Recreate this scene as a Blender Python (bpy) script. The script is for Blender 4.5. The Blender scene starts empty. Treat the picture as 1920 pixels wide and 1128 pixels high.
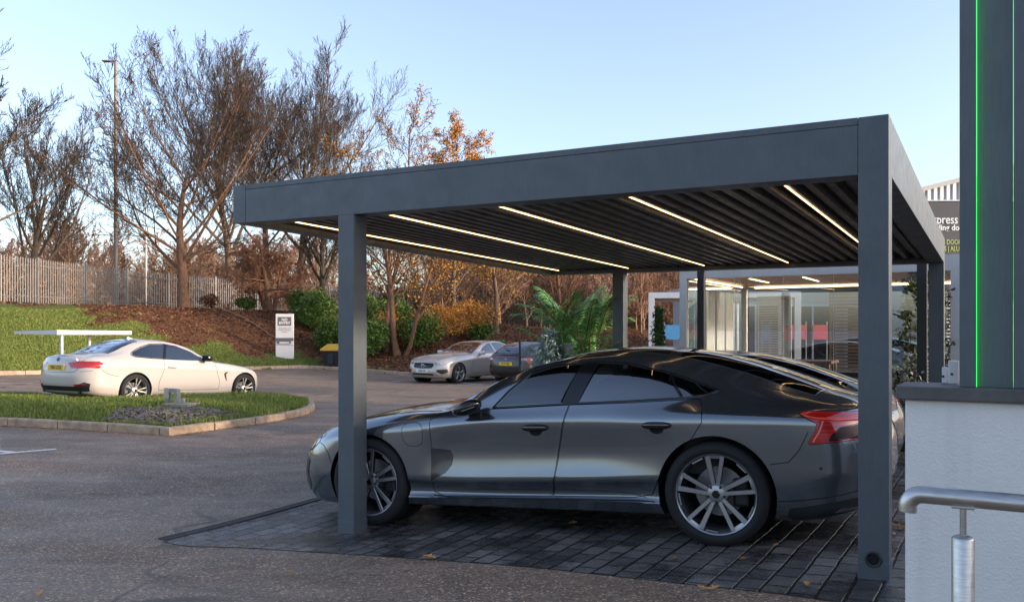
import bpy, bmesh, math, random
import numpy as np
from mathutils import Vector, Matrix
from mathutils.bvhtree import BVHTree
from mathutils.geometry import delaunay_2d_cdt
R = math.radians
PI = math.pi
COL = bpy.context.scene.collection
random.seed(7)
F, HOR, CZ = 1571.0, 618.0, 1.6          # focal length in photo pixels, horizon row, eye height

# ------------------------------------------------------------------ materials
MATS = {}
def new_mat(name):
    m = bpy.data.materials.new(name); m.use_nodes = True
    nt = m.node_tree; b = nt.nodes['Principled BSDF']
    MATS[name] = m
    return m, nt, b
def N(nt, t, **kw):
    n = nt.nodes.new(t)
    for k, v in kw.items():
        if k in n.inputs: n.inputs[k].default_value = v
        else: setattr(n, k, v)
    return n
def L(nt, a, b): nt.links.new(a, b)
def ramp(nt, fac, stops):
    r = nt.nodes.new('ShaderNodeValToRGB')
    while len(r.color_ramp.elements) < len(stops): r.color_ramp.elements.new(0.5)
    for e, (p, c) in zip(r.color_ramp.elements, stops):
        e.position = p; e.color = (c[0], c[1], c[2], 1)
    L(nt, fac, r.inputs['Fac']); return r.outputs['Color']
def coords(nt, scale=(1,1,1), rot=(0,0,0), kind='Object', loc=(0,0,0)):
    tc = N(nt, 'ShaderNodeTexCoord'); mp = N(nt, 'ShaderNodeMapping')
    mp.inputs['Scale'].default_value = scale; mp.inputs['Rotation'].default_value = rot; mp.inputs['Location'].default_value = loc
    L(nt, tc.outputs[kind], mp.inputs['Vector']); return mp.outputs['Vector']
def noise(nt, vec, scale, detail=4, rough=.55):
    n = N(nt, 'ShaderNodeTexNoise'); n.inputs['Scale'].default_value = scale
    n.inputs['Detail'].default_value = detail; n.inputs['Roughness'].default_value = rough
    if vec is not None: L(nt, vec, n.inputs['Vector'])
    return n.outputs['Fac']
def bump(nt, b, h, strength=.3, dist=.01):
    bp = N(nt, 'ShaderNodeBump'); bp.inputs['Strength'].default_value = strength; bp.inputs['Distance'].default_value = dist
    L(nt, h, bp.inputs['Height']); L(nt, bp.outputs['Normal'], b.inputs['Normal']); return bp
def mathn(nt, op, a, b=None, clamp=False):
    n = N(nt, 'ShaderNodeMath', operation=op); n.use_clamp = clamp
    for i, v in enumerate((a, b)):
        if v is None: continue
        if isinstance(v, (int, float)): n.inputs[i].default_value = v
        else: L(nt, v, n.inputs[i])
    return n.outputs[0]
def mixc(nt, fac, a, b, mode='MIX'):
    n = N(nt, 'ShaderNodeMix', data_type='RGBA', blend_type=mode)
    for s, v in ((n.inputs[0], fac), (n.inputs[6], a), (n.inputs[7], b)):
        if isinstance(v, (int, float)): s.default_value = v
        elif isinstance(v, tuple): s.default_value = (v[0], v[1], v[2], 1)
        else: L(nt, v, s)
    return n.outputs[2]
def plain(name, col, rough=.5, metal=0., var=.12, vscale=6., bmp=0., bscale=60., coat=0., spec=.5):
    """a procedural material: base colour broken up by two noises, slight roughness change and bump"""
    if name in MATS: return MATS[name]
    m, nt, b = new_mat(name)
    v = coords(nt)
    f1 = noise(nt, v, vscale, 5, .6)
    c1 = tuple(x*(1-var) for x in col); c2 = tuple(min(1, x*(1+var)) for x in col)
    L(nt, ramp(nt, f1, [(.3, c1), (.7, c2)]), b.inputs['Base Color'])
    r = N(nt, 'ShaderNodeMapRange'); r.inputs[3].default_value = max(0, rough-.06); r.inputs[4].default_value = min(1, rough+.08)
    L(nt, noise(nt, v, vscale*2.3, 3), r.inputs[0]); L(nt, r.outputs[0], b.inputs['Roughness'])
    b.inputs['Metallic'].default_value = metal; b.inputs['Coat Weight'].default_value = coat; b.inputs['Coat Roughness'].default_value = .04
    b.inputs['Specular IOR Level'].default_value = spec
    if bmp: bump(nt, b, noise(nt, v, bscale, 4), bmp, .004)
    return m
def emit(name, col, strength):
    m, nt, b = new_mat(name)
    b.inputs['Base Color'].default_value = (*col, 1)
    b.inputs['Emission Color'].default_value = (*col, 1); b.inputs['Emission Strength'].default_value = strength
    return m
def glass(name, tint=(.8,.85,.85), refl=1.0, rough=.01, dens=.0):
    """thin sheet: mostly see-through, with a fresnel reflection"""
    m = bpy.data.materials.new(name); m.use_nodes = True; nt = m.node_tree; nt.nodes.clear()
    o = N(nt, 'ShaderNodeOutputMaterial'); mx = N(nt, 'ShaderNodeMixShader'); t = N(nt, 'ShaderNodeBsdfTransparent'); g = N(nt, 'ShaderNodeBsdfGlossy')
    t.inputs['Color'].default_value = (*tint, 1); g.inputs['Roughness'].default_value = rough; g.inputs['Color'].default_value = (.95,.97,1,1)
    fr = N(nt, 'ShaderNodeLayerWeight'); fr.inputs['Blend'].default_value = .5      # same from both faces of the sheet
    f_ = mathn(nt, 'MULTIPLY_ADD', mathn(nt, 'POWER', fr.outputs['Facing'], 4.2), .9*refl); f_.node.inputs[2].default_value = .045*refl + dens; f_.node.use_clamp = True
    L(nt, f_, mx.inputs[0])
    L(nt, t.outputs[0], mx.inputs[1]); L(nt, g.outputs[0], mx.inputs[2]); L(nt, mx.outputs[0], o.inputs['Surface'])
    MATS[name] = m; return m

# ------------------------------------------------------------------ objects
def tag(o, label=None, cat=None, group=None, kind=None):
    if label: o['label'] = label
    if cat: o['category'] = cat
    if group: o['group'] = group
    if kind: o['kind'] = kind
    return o
def empty(name, loc=(0,0,0), rz=0., label=None, cat=None, group=None, mat=None):
    o = bpy.data.objects.new(name, None); COL.objects.link(o); o.empty_display_size = .2
    if mat is not None: o.matrix_world = mat
    else: o.location = loc; o.rotation_euler = (0, 0, rz)
    return tag(o, label, cat, group)
def link(name, me, parent=None):
    o = bpy.data.objects.new(name, me); COL.objects.link(o)
    if parent is not None: o.parent = parent
    return o
def copy_tree(o, parent=None):
    c = o.copy(); COL.objects.link(c)
    if parent is not None:
        c.parent = parent
    for ch in [x for x in bpy.data.objects if x.parent == o]: copy_tree(ch, c)
    return c
class MB:
    """collects faces and links them as one mesh object"""
    def __init__(s): s.v = []; s.f = []; s.m = []
    def add(s, verts, faces, mi=0):
        o = len(s.v); s.v.extend([tuple(p) for p in verts]); s.f.extend([tuple(i+o for i in f) for f in faces]); s.m.extend([mi]*len(faces)); return s
    def box(s, a, b, mi=0, M=None):
        x0,y0,z0 = a; x1,y1,z1 = b
        vs = [(x0,y0,z0),(x1,y0,z0),(x1,y1,z0),(x0,y1,z0),(x0,y0,z1),(x1,y0,z1),(x1,y1,z1),(x0,y1,z1)]
        if M is not None: vs = [M(p) if callable(M) else M @ Vector(p) for p in vs]
        return s.add(vs, [(0,3,2,1),(4,5,6,7),(0,1,5,4),(1,2,6,5),(2,3,7,6),(3,0,4,7)], mi)
    def cbox(s, c, d, mi=0, M=None):
        return s.box([c[i]-d[i]/2 for i in range(3)], [c[i]+d[i]/2 for i in range(3)], mi, M)
    def bevbox(s, a, b, r=.01, mi=0, M=None):
        bm = bmesh.new(); bmesh.ops.create_cube(bm, size=1)
        for v in bm.verts: v.co = Vector([a[i] + (v.co[i]+.5)*(b[i]-a[i]) for i in range(3)])
        bmesh.ops.bevel(bm, geom=bm.edges[:], offset=r, segments=2, affect='EDGES', profile=.5)
        bm.verts.index_update(); vs = [v.co.copy() for v in bm.verts]; fs = [[v.index for v in f.verts] for f in bm.faces]; bm.free()
        if M is not None: vs = [M(p) if callable(M) else M @ p for p in vs]
        return s.add(vs, fs, mi)
    def tube(s, pts, rad, n=8, mi=0, cap=True):
        pts = [Vector(p) for p in pts]; k = len(pts)
        if not hasattr(rad, '__len__'): rad = [rad]*k
        up = Vector((0,0,1)); vs = []; prev = None
        for i, p in enumerate(pts):
            d = (pts[min(i+1,k-1)] - pts[max(i-1,0)]).normalized()
            a = prev if prev is not None else (up if abs(d.z) < .9 else Vector((1,0,0)))
            a = (a - d*a.dot(d)); a = a.normalized() if a.length > 1e-6 else d.orthogonal().normalized(); prev = a; b = d.cross(a)
            for j in range(n):
                t = 2*PI*j/n; vs.append(p + (a*math.cos(t) + b*math.sin(t))*rad[i])
        fs = [(i*n+j, i*n+(j+1)%n, (i+1)*n+(j+1)%n, (i+1)*n+j) for i in range(k-1) for j in range(n)]
        if cap: fs += [tuple(range(n-1,-1,-1)), tuple((k-1)*n+j for j in range(n))]
        return s.add(vs, fs, mi)
    def lathe(s, prof, n=32, mi=0, M=None, closed=False):
        """profile of (radius, height) turned about the local z axis"""
        vs = []
        for r, h in prof:
            for j in range(n):
                t = 2*PI*j/n; p = Vector((r*math.cos(t), r*math.sin(t), h)); vs.append(M @ p if M is not None else p)
        k = len(prof); rng = k if closed else k-1
        fs = [(i*n+j, i*n+(j+1)%n, ((i+1)%k)*n+(j+1)%n, ((i+1)%k)*n+j) for i in range(rng) for j in range(n)]
        return s.add(vs, fs, mi)
    def prism(s, poly, h0, h1, mi=0, M=None):
        n = len(poly); vs = [Vector((p[0],p[1],h0)) for p in poly] + [Vector((p[0],p[1],h1)) for p in poly]
        if M is not None: vs = [M(p) if callable(M) else M @ p for p in vs]
        return s.add(vs, [tuple(range(n-1,-1,-1)), tuple(range(n,2*n))] + [(i,(i+1)%n,n+(i+1)%n,n+i) for i in range(n)], mi)
    def mesh(s, name, mats, smooth=False, angle=40):
        me = bpy.data.meshes.new(name); me.from_pydata(s.v, [], s.f)
        if not isinstance(mats, (list, tuple)): mats = [mats]
        for m in mats: me.materials.append(m)
        if len(mats) > 1: me.polygons.foreach_set('material_index', s.m)
        if smooth:
            me.polygons.foreach_set('use_smooth', [True]*len(me.polygons))
            try: me.set_sharp_from_angle(angle=R(angle))
            except Exception: pass
        me.update(); return me
    def build(s, name, mats, parent=None, smooth=False, angle=40, world=False):
        """world=True: the vertices are world coordinates and are moved into the parent's frame"""
        if world and parent is not None:
            bpy.context.view_layer.update()
            W = parent.matrix_world.inverted(); s.v = [tuple(W @ Vector(p)) for p in s.v]
        return link(name, s.mesh(name, mats, smooth, angle), parent)
def frame(origin, ex, ey, ez):
    M = Matrix.Identity(4)
    for i, e in enumerate((ex, ey, ez)):
        for j in range(3): M[j][i] = e[j]
    for j in range(3): M[j][3] = origin[j]
    return M
def textmesh(body, size, extrude=.004, align='CENTER', bold=0., sx=1.):
    cu = bpy.data.curves.new('lettering', 'FONT'); cu.body = body; cu.size = size; cu.extrude = extrude; cu.align_x = align; cu.align_y = 'CENTER'
    cu.offset = bold; cu.resolution_u = 3
    o = bpy.data.objects.new('tmp', cu); COL.objects.link(o)
    me = bpy.data.meshes.new_from_object(o.evaluated_get(bpy.context.evaluated_depsgraph_get()))
    vs = [(v.co.x*sx, v.co.y, v.co.z) for v in me.vertices]; fs = [tuple(p.vertices) for p in me.polygons]
    bpy.data.objects.remove(o); bpy.data.meshes.remove(me)
    return vs, fs
def text(name, body, size, M, mat, parent=None, world=False, **kw):
    vs, fs = textmesh(body, size, **kw)
    mb = MB(); mb.add([M @ Vector(p) for p in vs], fs)
    return mb.build(name, mat, parent, world=world)

# ------------------------------------------------------------------ terrain
# measured ground heights (x, y, z): wheels, post feet, kerbs
SAMP = [(2.12,4.91,.145),(1.44,5.87,.093),(-1.19,7.10,-.042),(-1.36,6.9,-.09),(-3.6,8.0,-.10),(-3.5,5.0,-.02),(0,3,.12),(3,2,.25),(-6,3,.02),
        (-7.53,16.7,.05),(-6.1,19.2,-.06),(-1.9,28.9,-.22),(-5.2,12.8,.0),(-16.5,27,.14),(-13,31,.04),(-8.8,36,-.05),(-5.8,35,-.18),(-4.3,33.5,-.24),
        (4,9,.06),(3,14,.0),(8,14,.1),(12,30,-.1),(0,18,-.1),(-14,12,.15),(-12,5,.1),(10,3,.3),(0,-6,.3),(3,36,-.25),(-22,20,.2)]
def _tps():
    P = np.array([s[:2] for s in SAMP]); z = np.array([s[2] for s in SAMP]); n = len(P)
    d = np.linalg.norm(P[:,None]-P[None], axis=2); K = np.where(d > 0, d**2*np.log(d+1e-9), 0) + np.eye(n)*.4
    A = np.zeros((n+3,n+3)); A[:n,:n] = K; A[:n,n] = 1; A[:n,n+1:] = P; A[n,:n] = 1; A[n+1:,:n] = P.T
    w = np.linalg.solve(A, np.concatenate([z,[0,0,0]])); return P, w
_P, _W = _tps()
def gz_np(X, Y):
    X = np.clip(X, -22, 14); Y = np.clip(Y, -6, 38)
    d = np.sqrt((X[...,None]-_P[:,0])**2 + (Y[...,None]-_P[:,1])**2)
    return (np.where(d > 0, d**2*np.log(d+1e-9), 0) @ _W[:len(_P)]) + _W[-3] + _W[-2]*X + _W[-1]*Y
def gz(x, y): return float(gz_np(np.array([x]), np.array([y]))[0])
KERB = [(-60,12),(-30,21),(-22,24.5),(-16.5,27),(-13,31),(-8.8,36),(-5.8,35),(-4.3,33.8),(-2,34.2),(2,36),(8,40),(20,46),(60,70)]
def kerb_y(x): return np.interp(x, [k[0] for k in KERB], [k[1] for k in KERB])
def smooth01(t): t = np.clip(t, 0, 1); return t*t*(3-2*t)
def bank_np(X, Y):
    """height of the bank behind the car park kerb"""
    d = Y - kerb_y(X)
    top = 2.62 + .1*np.sin(X*.2) - 1.1*smooth01((X+9)/14)
    w = 10.5 + 3*smooth01((X+10)/12)
    base = gz_np(X, np.minimum(Y, kerb_y(X))) + .13
    t = np.clip(d/w, 0, 1)
    h = base + (top-base)*(.55*t + .45*smooth01(t))
    h = h + .06*np.sin(X*1.3+Y*.7)*np.sin(Y*1.1)*np.clip(d,0,1) + .012*np.clip(d-w-20, 0, 150)
    return h
def bz(x, y): return float(bank_np(np.array([float(x)]), np.array([float(y)]))[0])
def ray(px, py): return Vector(((px-960)/F, 1.0, (HOR-py)/F))
def at(px, py, Y):
    d = ray(px, py); return Vector((0,0,CZ)) + d*Y
def gp(px, py):
    """point where the sight line meets the car park surface"""
    d = ray(px, py); Y = 3.0
    for _ in range(60):
        z = gz(d.x*Y, Y); Yn = (z-CZ)/d.z
        Y = .5*Y + .5*min(Yn, 60)
    return Vector((d.x*Y, Y, gz(d.x*Y, Y)))
# ------------------------------------------------------------------ car bodies
def pchip(xk, yk, x):
    """monotone cubic interpolation; xk ascending, yk may be (n,) ; x array"""
    xk = np.asarray(xk, float); yk = np.asarray(yk, float); x = np.clip(x, xk[0], xk[-1])
    h = np.diff(xk); dl = np.diff(yk)/h; n = len(xk)
    if n == 2: return yk[0] + dl[0]*(x-xk[0])
    m = np.zeros(n)
    for i in range(1, n-1):
        if dl[i-1]*dl[i] > 0:
            w1 = 2*h[i]+h[i-1]; w2 = h[i]+2*h[i-1]; m[i] = (w1+w2)/(w1/dl[i-1]+w2/dl[i])
    m[0] = ((2*h[0]+h[1])*dl[0]-h[0]*dl[1])/(h[0]+h[1]); m[-1] = ((2*h[-1]+h[-2])*dl[-1]-h[-1]*dl[-2])/(h[-1]+h[-2])
    if m[0]*dl[0] <= 0: m[0] = 0
    if m[-1]*dl[-1] <= 0: m[-1] = 0
    i = np.clip(np.searchsorted(xk, x, side='right')-1, 0, n-2); t = (x-xk[i])/h[i]
    return ((2*t**3-3*t**2+1)*yk[i] + (t**3-2*t**2+t)*h[i]*m[i] + (-2*t**3+3*t**2)*yk[i+1] + (t**3-t**2)*h[i]*m[i+1])
def curve(pts, x):
    pts = sorted(pts); return pchip([p[0] for p in pts], [p[1] for p in pts], x)
class Body:
    def __init__(s, rows, Rf=.45, Rr=.4, nf=2.3, nr=2.5, nS=110, sub=6):
        """rows bottom to top: (xf, xr, half-width curve, height curve, crease)"""
        th = np.linspace(0, PI/2, 15)
        cols = []
        for r in rows:
            xf, xr, Yc, Zc, cr = r; Ln = xf-xr
            dF = Rf*(1-np.cos(th)**(2/nf)); eF = np.sin(th)**(2/nf)
            dR = Rr*(1-np.cos(th)**(2/nr)); eR = np.sin(th)**(2/nr)
            mid = np.linspace(Rf, Ln-Rr, nS)[1:-1]
            d = np.concatenate([dF, mid, (Ln-dR)[::-1]]); e = np.concatenate([eF, np.ones(len(mid)), eR[::-1]])
            x = xf-d; cols.append(np.stack([x, np.abs(curve(Yc, x))*e, curve(Zc, x)], 1))
        P = np.stack(cols)                                     # rows x columns x 3
        ch = np.linalg.norm(np.diff(P, axis=0), axis=2).mean(1); u = np.concatenate([[0], np.cumsum(ch)])
        cuts = [0]+[j for j in range(1, len(rows)-1) if rows[j][4]]+[len(rows)-1]
        out = []
        for a, b in zip(cuts[:-1], cuts[1:]):
            uu = np.concatenate([np.linspace(u[j], u[j+1], sub+1)[:-1] for j in range(a, b)]+[[u[b]]])
            seg = np.zeros((len(uu), P.shape[1], 3))
            for c in range(P.shape[1]):
                for k in range(3): seg[:,c,k] = pchip(u[a:b+1], P[a:b+1,c,k], uu)
            out.append(seg if not out else seg[1:])
        G = np.concatenate(out); nr_, nc_ = G.shape[:2]
        V = []; idx = {}
        def vid(r, c, sgn):
            mid_ = (r == nr_-1) or c == 0 or c == nc_-1
            k = (r, c, 0 if mid_ else sgn)
            if k not in idx:
                p = G[r, c].copy()
                if mid_: p[1] = 0
                else: p[1] *= sgn
                idx[k] = len(V); V.append(tuple(p))
            return idx[k]
        Fc = []
        for sg in (1, -1):
            for r in range(nr_-1):
                for c in range(nc_-1):
                    q = [vid(r,c,sg), vid(r,c+1,sg), vid(r+1,c+1,sg), vid(r+1,c,sg)]
                    q = list(dict.fromkeys(q))
                    if len(q) > 2: Fc.append(q if sg == -1 else q[::-1])
        for c in range(nc_-1):
            q = list(dict.fromkeys([vid(0,c,1), vid(0,c+1,1), vid(0,c+1,-1), vid(0,c,-1)]))
            if len(q) > 2: Fc.append(q)
        bm = bmesh.new(); bv = [bm.verts.new(p) for p in V]
        for f in Fc:
            try: bm.faces.new([bv[i] for i in f])
            except ValueError: pass
        bmesh.ops.remove_doubles(bm, verts=bm.verts[:], dist=.0004)
        bmesh.ops.recalc_face_normals(bm, faces=bm.faces[:])
        if bm.calc_volume(signed=True) < 0: bmesh.ops.reverse_faces(bm, faces=bm.faces[:])
        me = bpy.data.meshes.new('body'); bm.to_mesh(me); bm.free(); me.update()
        s.me = me
        s.vn = [v.normal.copy() for v in me.vertices]; s.vc = [v.co.copy() for v in me.vertices]
        s.polys = [tuple(p.vertices) for p in me.polygons]; s.pn = [p.normal.copy() for p in me.polygons]
        s.bvh = BVHTree.FromPolygons(s.vc, s.polys)
    def normal_at(s, co, tol=.006):
        loc, nn, i, dist = s.bvh.find_nearest(co)
        if loc is None or dist > tol: return None, None
        acc = Vector((0,0,0))
        for vi in s.polys[i]:
            acc += s.vn[vi] / ((s.vc[vi]-loc).length**1.5 + 1e-5)
        return acc.normalized(), s.pn[i]
    def fix_normals(s, me, tol=.006, flat=.75):
        me.polygons.foreach_set('use_smooth', [True]*len(me.polygons))
        me.set_sharp_from_angle(angle=R(35))
        cache = {}; out = [None]*len(me.loops)
        for p in me.polygons:
            pn = p.normal
            for li in p.loop_indices:
                vi = me.loops[li].vertex_index
                if vi not in cache: cache[vi] = s.normal_at(me.vertices[vi].co, tol)
                n, q = cache[vi]
                out[li] = n if (n is not None and n.dot(pn) > flat) else (0,0,0)
        me.normals_split_custom_set(out); me.update()
    def hit(s, a, b, view, side=1):
        if view == 'side': o, d = Vector((a, side*4, b)), Vector((0,-side,0))
        elif view == 'top': o, d = Vector((a, b, 4)), Vector((0,0,-1))
        elif view == 'front': o, d = Vector((4, a, b)), Vector((-1,0,0))
        else: o, d = Vector((-9, a, b)), Vector((1,0,0))
        loc, n, i, _ = s.bvh.ray_cast(o, d)
        if loc is None: return None, None
        nn, _ = s.normal_at(loc); return loc, (nn or n)
    def patch(s, name, poly, view, mat, parent, side=1, off=.003, step=.045, thick=.012):
        """a panel that lies on the body: an outline projected along one axis"""
        pts = []; n = len(poly)
        for i in range(n):
            p, q = Vector(poly[i]), Vector(poly[(i+1)%n]); k = max(1, int((q-p).length/step))
            pts += [p.lerp(q, j/k) for j in range(k)]
        nb = len(pts); xs = [p.x for p in pts]; ys = [p.y for p in pts]
        allp = list(pts); a = min(xs)+step*.5
        while a < max(xs):
            b = min(ys)+step*.5
            while b < max(ys):
                q = Vector((a, b)); dmin = min((q-p).length for p in pts)
                ins = False; j = nb-1
                for i in range(nb):
                    if (pts[i].y > b) != (pts[j].y > b) and a < (pts[j].x-pts[i].x)*(b-pts[i].y)/(pts[j].y-pts[i].y)+pts[i].x: ins = not ins
                    j = i
                if ins and dmin > step*.45: allp.append(q)
                b += step
            a += step
        r = delaunay_2d_cdt(allp, [], [list(range(nb))], 1, 1e-5)
        v2, fs = r[0], r[2]
        co = []; nm = []; ok = []
        for p in v2:
            loc, nn = s.hit(p.x, p.y, view, side)
            if loc is not None and nn.dot({'side': Vector((0,side,0)), 'top': Vector((0,0,1)), 'front': Vector((1,0,0)), 'rear': Vector((-1,0,0))}[view]) < .13: loc = None
            ok.append(loc is not None)
            if loc is None: loc, nn = Vector((0,0,0)), Vector((0,0,1))
            co.append(loc); nm.append(nn)
        fs = [f for f in fs if all(ok[i] for i in f)]
        bm = bmesh.new(); bv = [bm.verts.new(c+n_*off) for c, n_ in zip(co, nm)]
        want = {'side': Vector((0,side,0)), 'top': Vector((0,0,1)), 'front': Vector((1,0,0)), 'rear': Vector((-1,0,0))}[view]
        for f in fs:
            c = [bv[i] for i in f]
            nn = (c[1].co-c[0].co).cross(c[2].co-c[0].co)
            if nn.dot(want) < 0: c = c[::-1]
            try: bm.faces.new(c)
            except ValueError: pass
        bm.verts.index_update()
        nmap = {v: n_ for v, n_ in zip(bv, nm)}
        edges = [e for e in bm.edges if len(e.link_faces) == 1]
        g = {}
        for e in edges:
            for v in e.verts:
                if v not in g: g[v] = bm.verts.new(v.co - nmap[v]*thick)
        for e in edges:
            v1, v2_ = e.verts; lf = e.link_faces[0]; vs = list(lf.verts); i1 = vs.index(v1)
            if vs[(i1+1)%len(vs)] == v2_: bm.faces.new([v2_, v1, g[v1], g[v2_]])
            else: bm.faces.new([v1, v2_, g[v2_], g[v1]])
        for v in [v for v in bm.verts if not v.link_faces]: bm.verts.remove(v)
        me = bpy.data.meshes.new(name); bm.to_mesh(me); bm.free(); me.materials.append(mat)
        s.fix_normals(me, tol=abs(off)+.004)
        return link(name, me, parent)
    def line(s, pts, view, side=1, rad=.0035, off=0., step=.03, smooth=True):
        """points of a line laid on the body"""
        if smooth and len(pts) > 2:
            u = [0.]
            for p, q in zip(pts[:-1], pts[1:]): u.append(u[-1]+math.dist(p, q))
            k = max(4, int(u[-1]/step)); uu = np.linspace(0, u[-1], k)
            a = pchip(u, [p[0] for p in pts], uu); b = pchip(u, [p[1] for p in pts], uu); q2 = list(zip(a, b))
        else:
            q2 = []
            for p, q in zip(pts[:-1], pts[1:]):
                k = max(1, int(math.dist(p, q)/step)); q2 += [(p[0]+(q[0]-p[0])*j/k, p[1]+(q[1]-p[1])*j/k) for j in range(k)]
            q2.append(pts[-1])
        out = []
        for a, b in q2:
            loc, n = s.hit(a, b, view, side)
            if loc is not None: out.append(loc + n*off)
        return out
    def seam(s, mb, pts, view, side=1, rad=.0035, off=0., smooth=True, n=6):
        q = s.line(pts, view, side, rad, off, smooth=smooth)
        if len(q) > 1: mb.tube(q, rad, n)
def boolean(me, cutters, op='DIFFERENCE'):
    o = bpy.data.objects.new('t', me); COL.objects.link(o); tmp = [o]
    for c in cutters:
        if isinstance(c, MB):
            cm = c.mesh('cut', [m for m in me.materials])
        else: cm = c
        bm = bmesh.new(); bm.from_mesh(cm); bmesh.ops.recalc_face_normals(bm, faces=bm.faces[:]); bm.to_mesh(cm); bm.free()
        co = bpy.data.objects.new('c', cm); COL.objects.link(co); tmp.append(co)
        md = o.modifiers.new('b', 'BOOLEAN'); md.operation = op; md.object = co; md.solver = 'EXACT'
    dg = bpy.context.evaluated_depsgraph_get(); dg.update()
    res = bpy.data.meshes.new_from_object(o.evaluated_get(dg))
    for t in tmp: bpy.data.objects.remove(t)
    return res
def side_prism(poly, y0, y1, mi=1):
    """cutter: an outline in (x, z) pushed through y0..y1"""
    mb = MB(); mb.m_ = mi
    n = len(poly)
    mb.add([(p[0], y0, p[1]) for p in poly]+[(p[0], y1, p[1]) for p in poly],
           [tuple(range(n)), tuple(range(2*n-1, n-1, -1))]+[(i, n+i, n+(i+1)%n, (i+1)%n) for i in range(n)], mi)
    return mb
def smooth_poly(pts, step=.05):
    """closed outline through the points, straight"""
    return pts
def inset(poly, d):
    """shrink (d>0) or grow (d<0) an outline"""
    n = len(poly); A = sum(poly[i][0]*poly[(i+1)%n][1]-poly[(i+1)%n][0]*poly[i][1] for i in range(n)); sg = 1 if A > 0 else -1
    out = []
    for i in range(n):
        p0, p1, p2 = Vector(poly[i-1]), Vector(poly[i]), Vector(poly[(i+1)%n])
        a = (p1-p0).normalized(); b = (p2-p1).normalized(); na = Vector((-a.y, a.x))*sg; nb = Vector((-b.y, b.x))*sg
        m = (na+nb); m = m.normalized() if m.length > 1e-5 else na
        out.append(tuple(p1 + m*(d/max(.35, m.dot(na)))))
    return out

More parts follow.
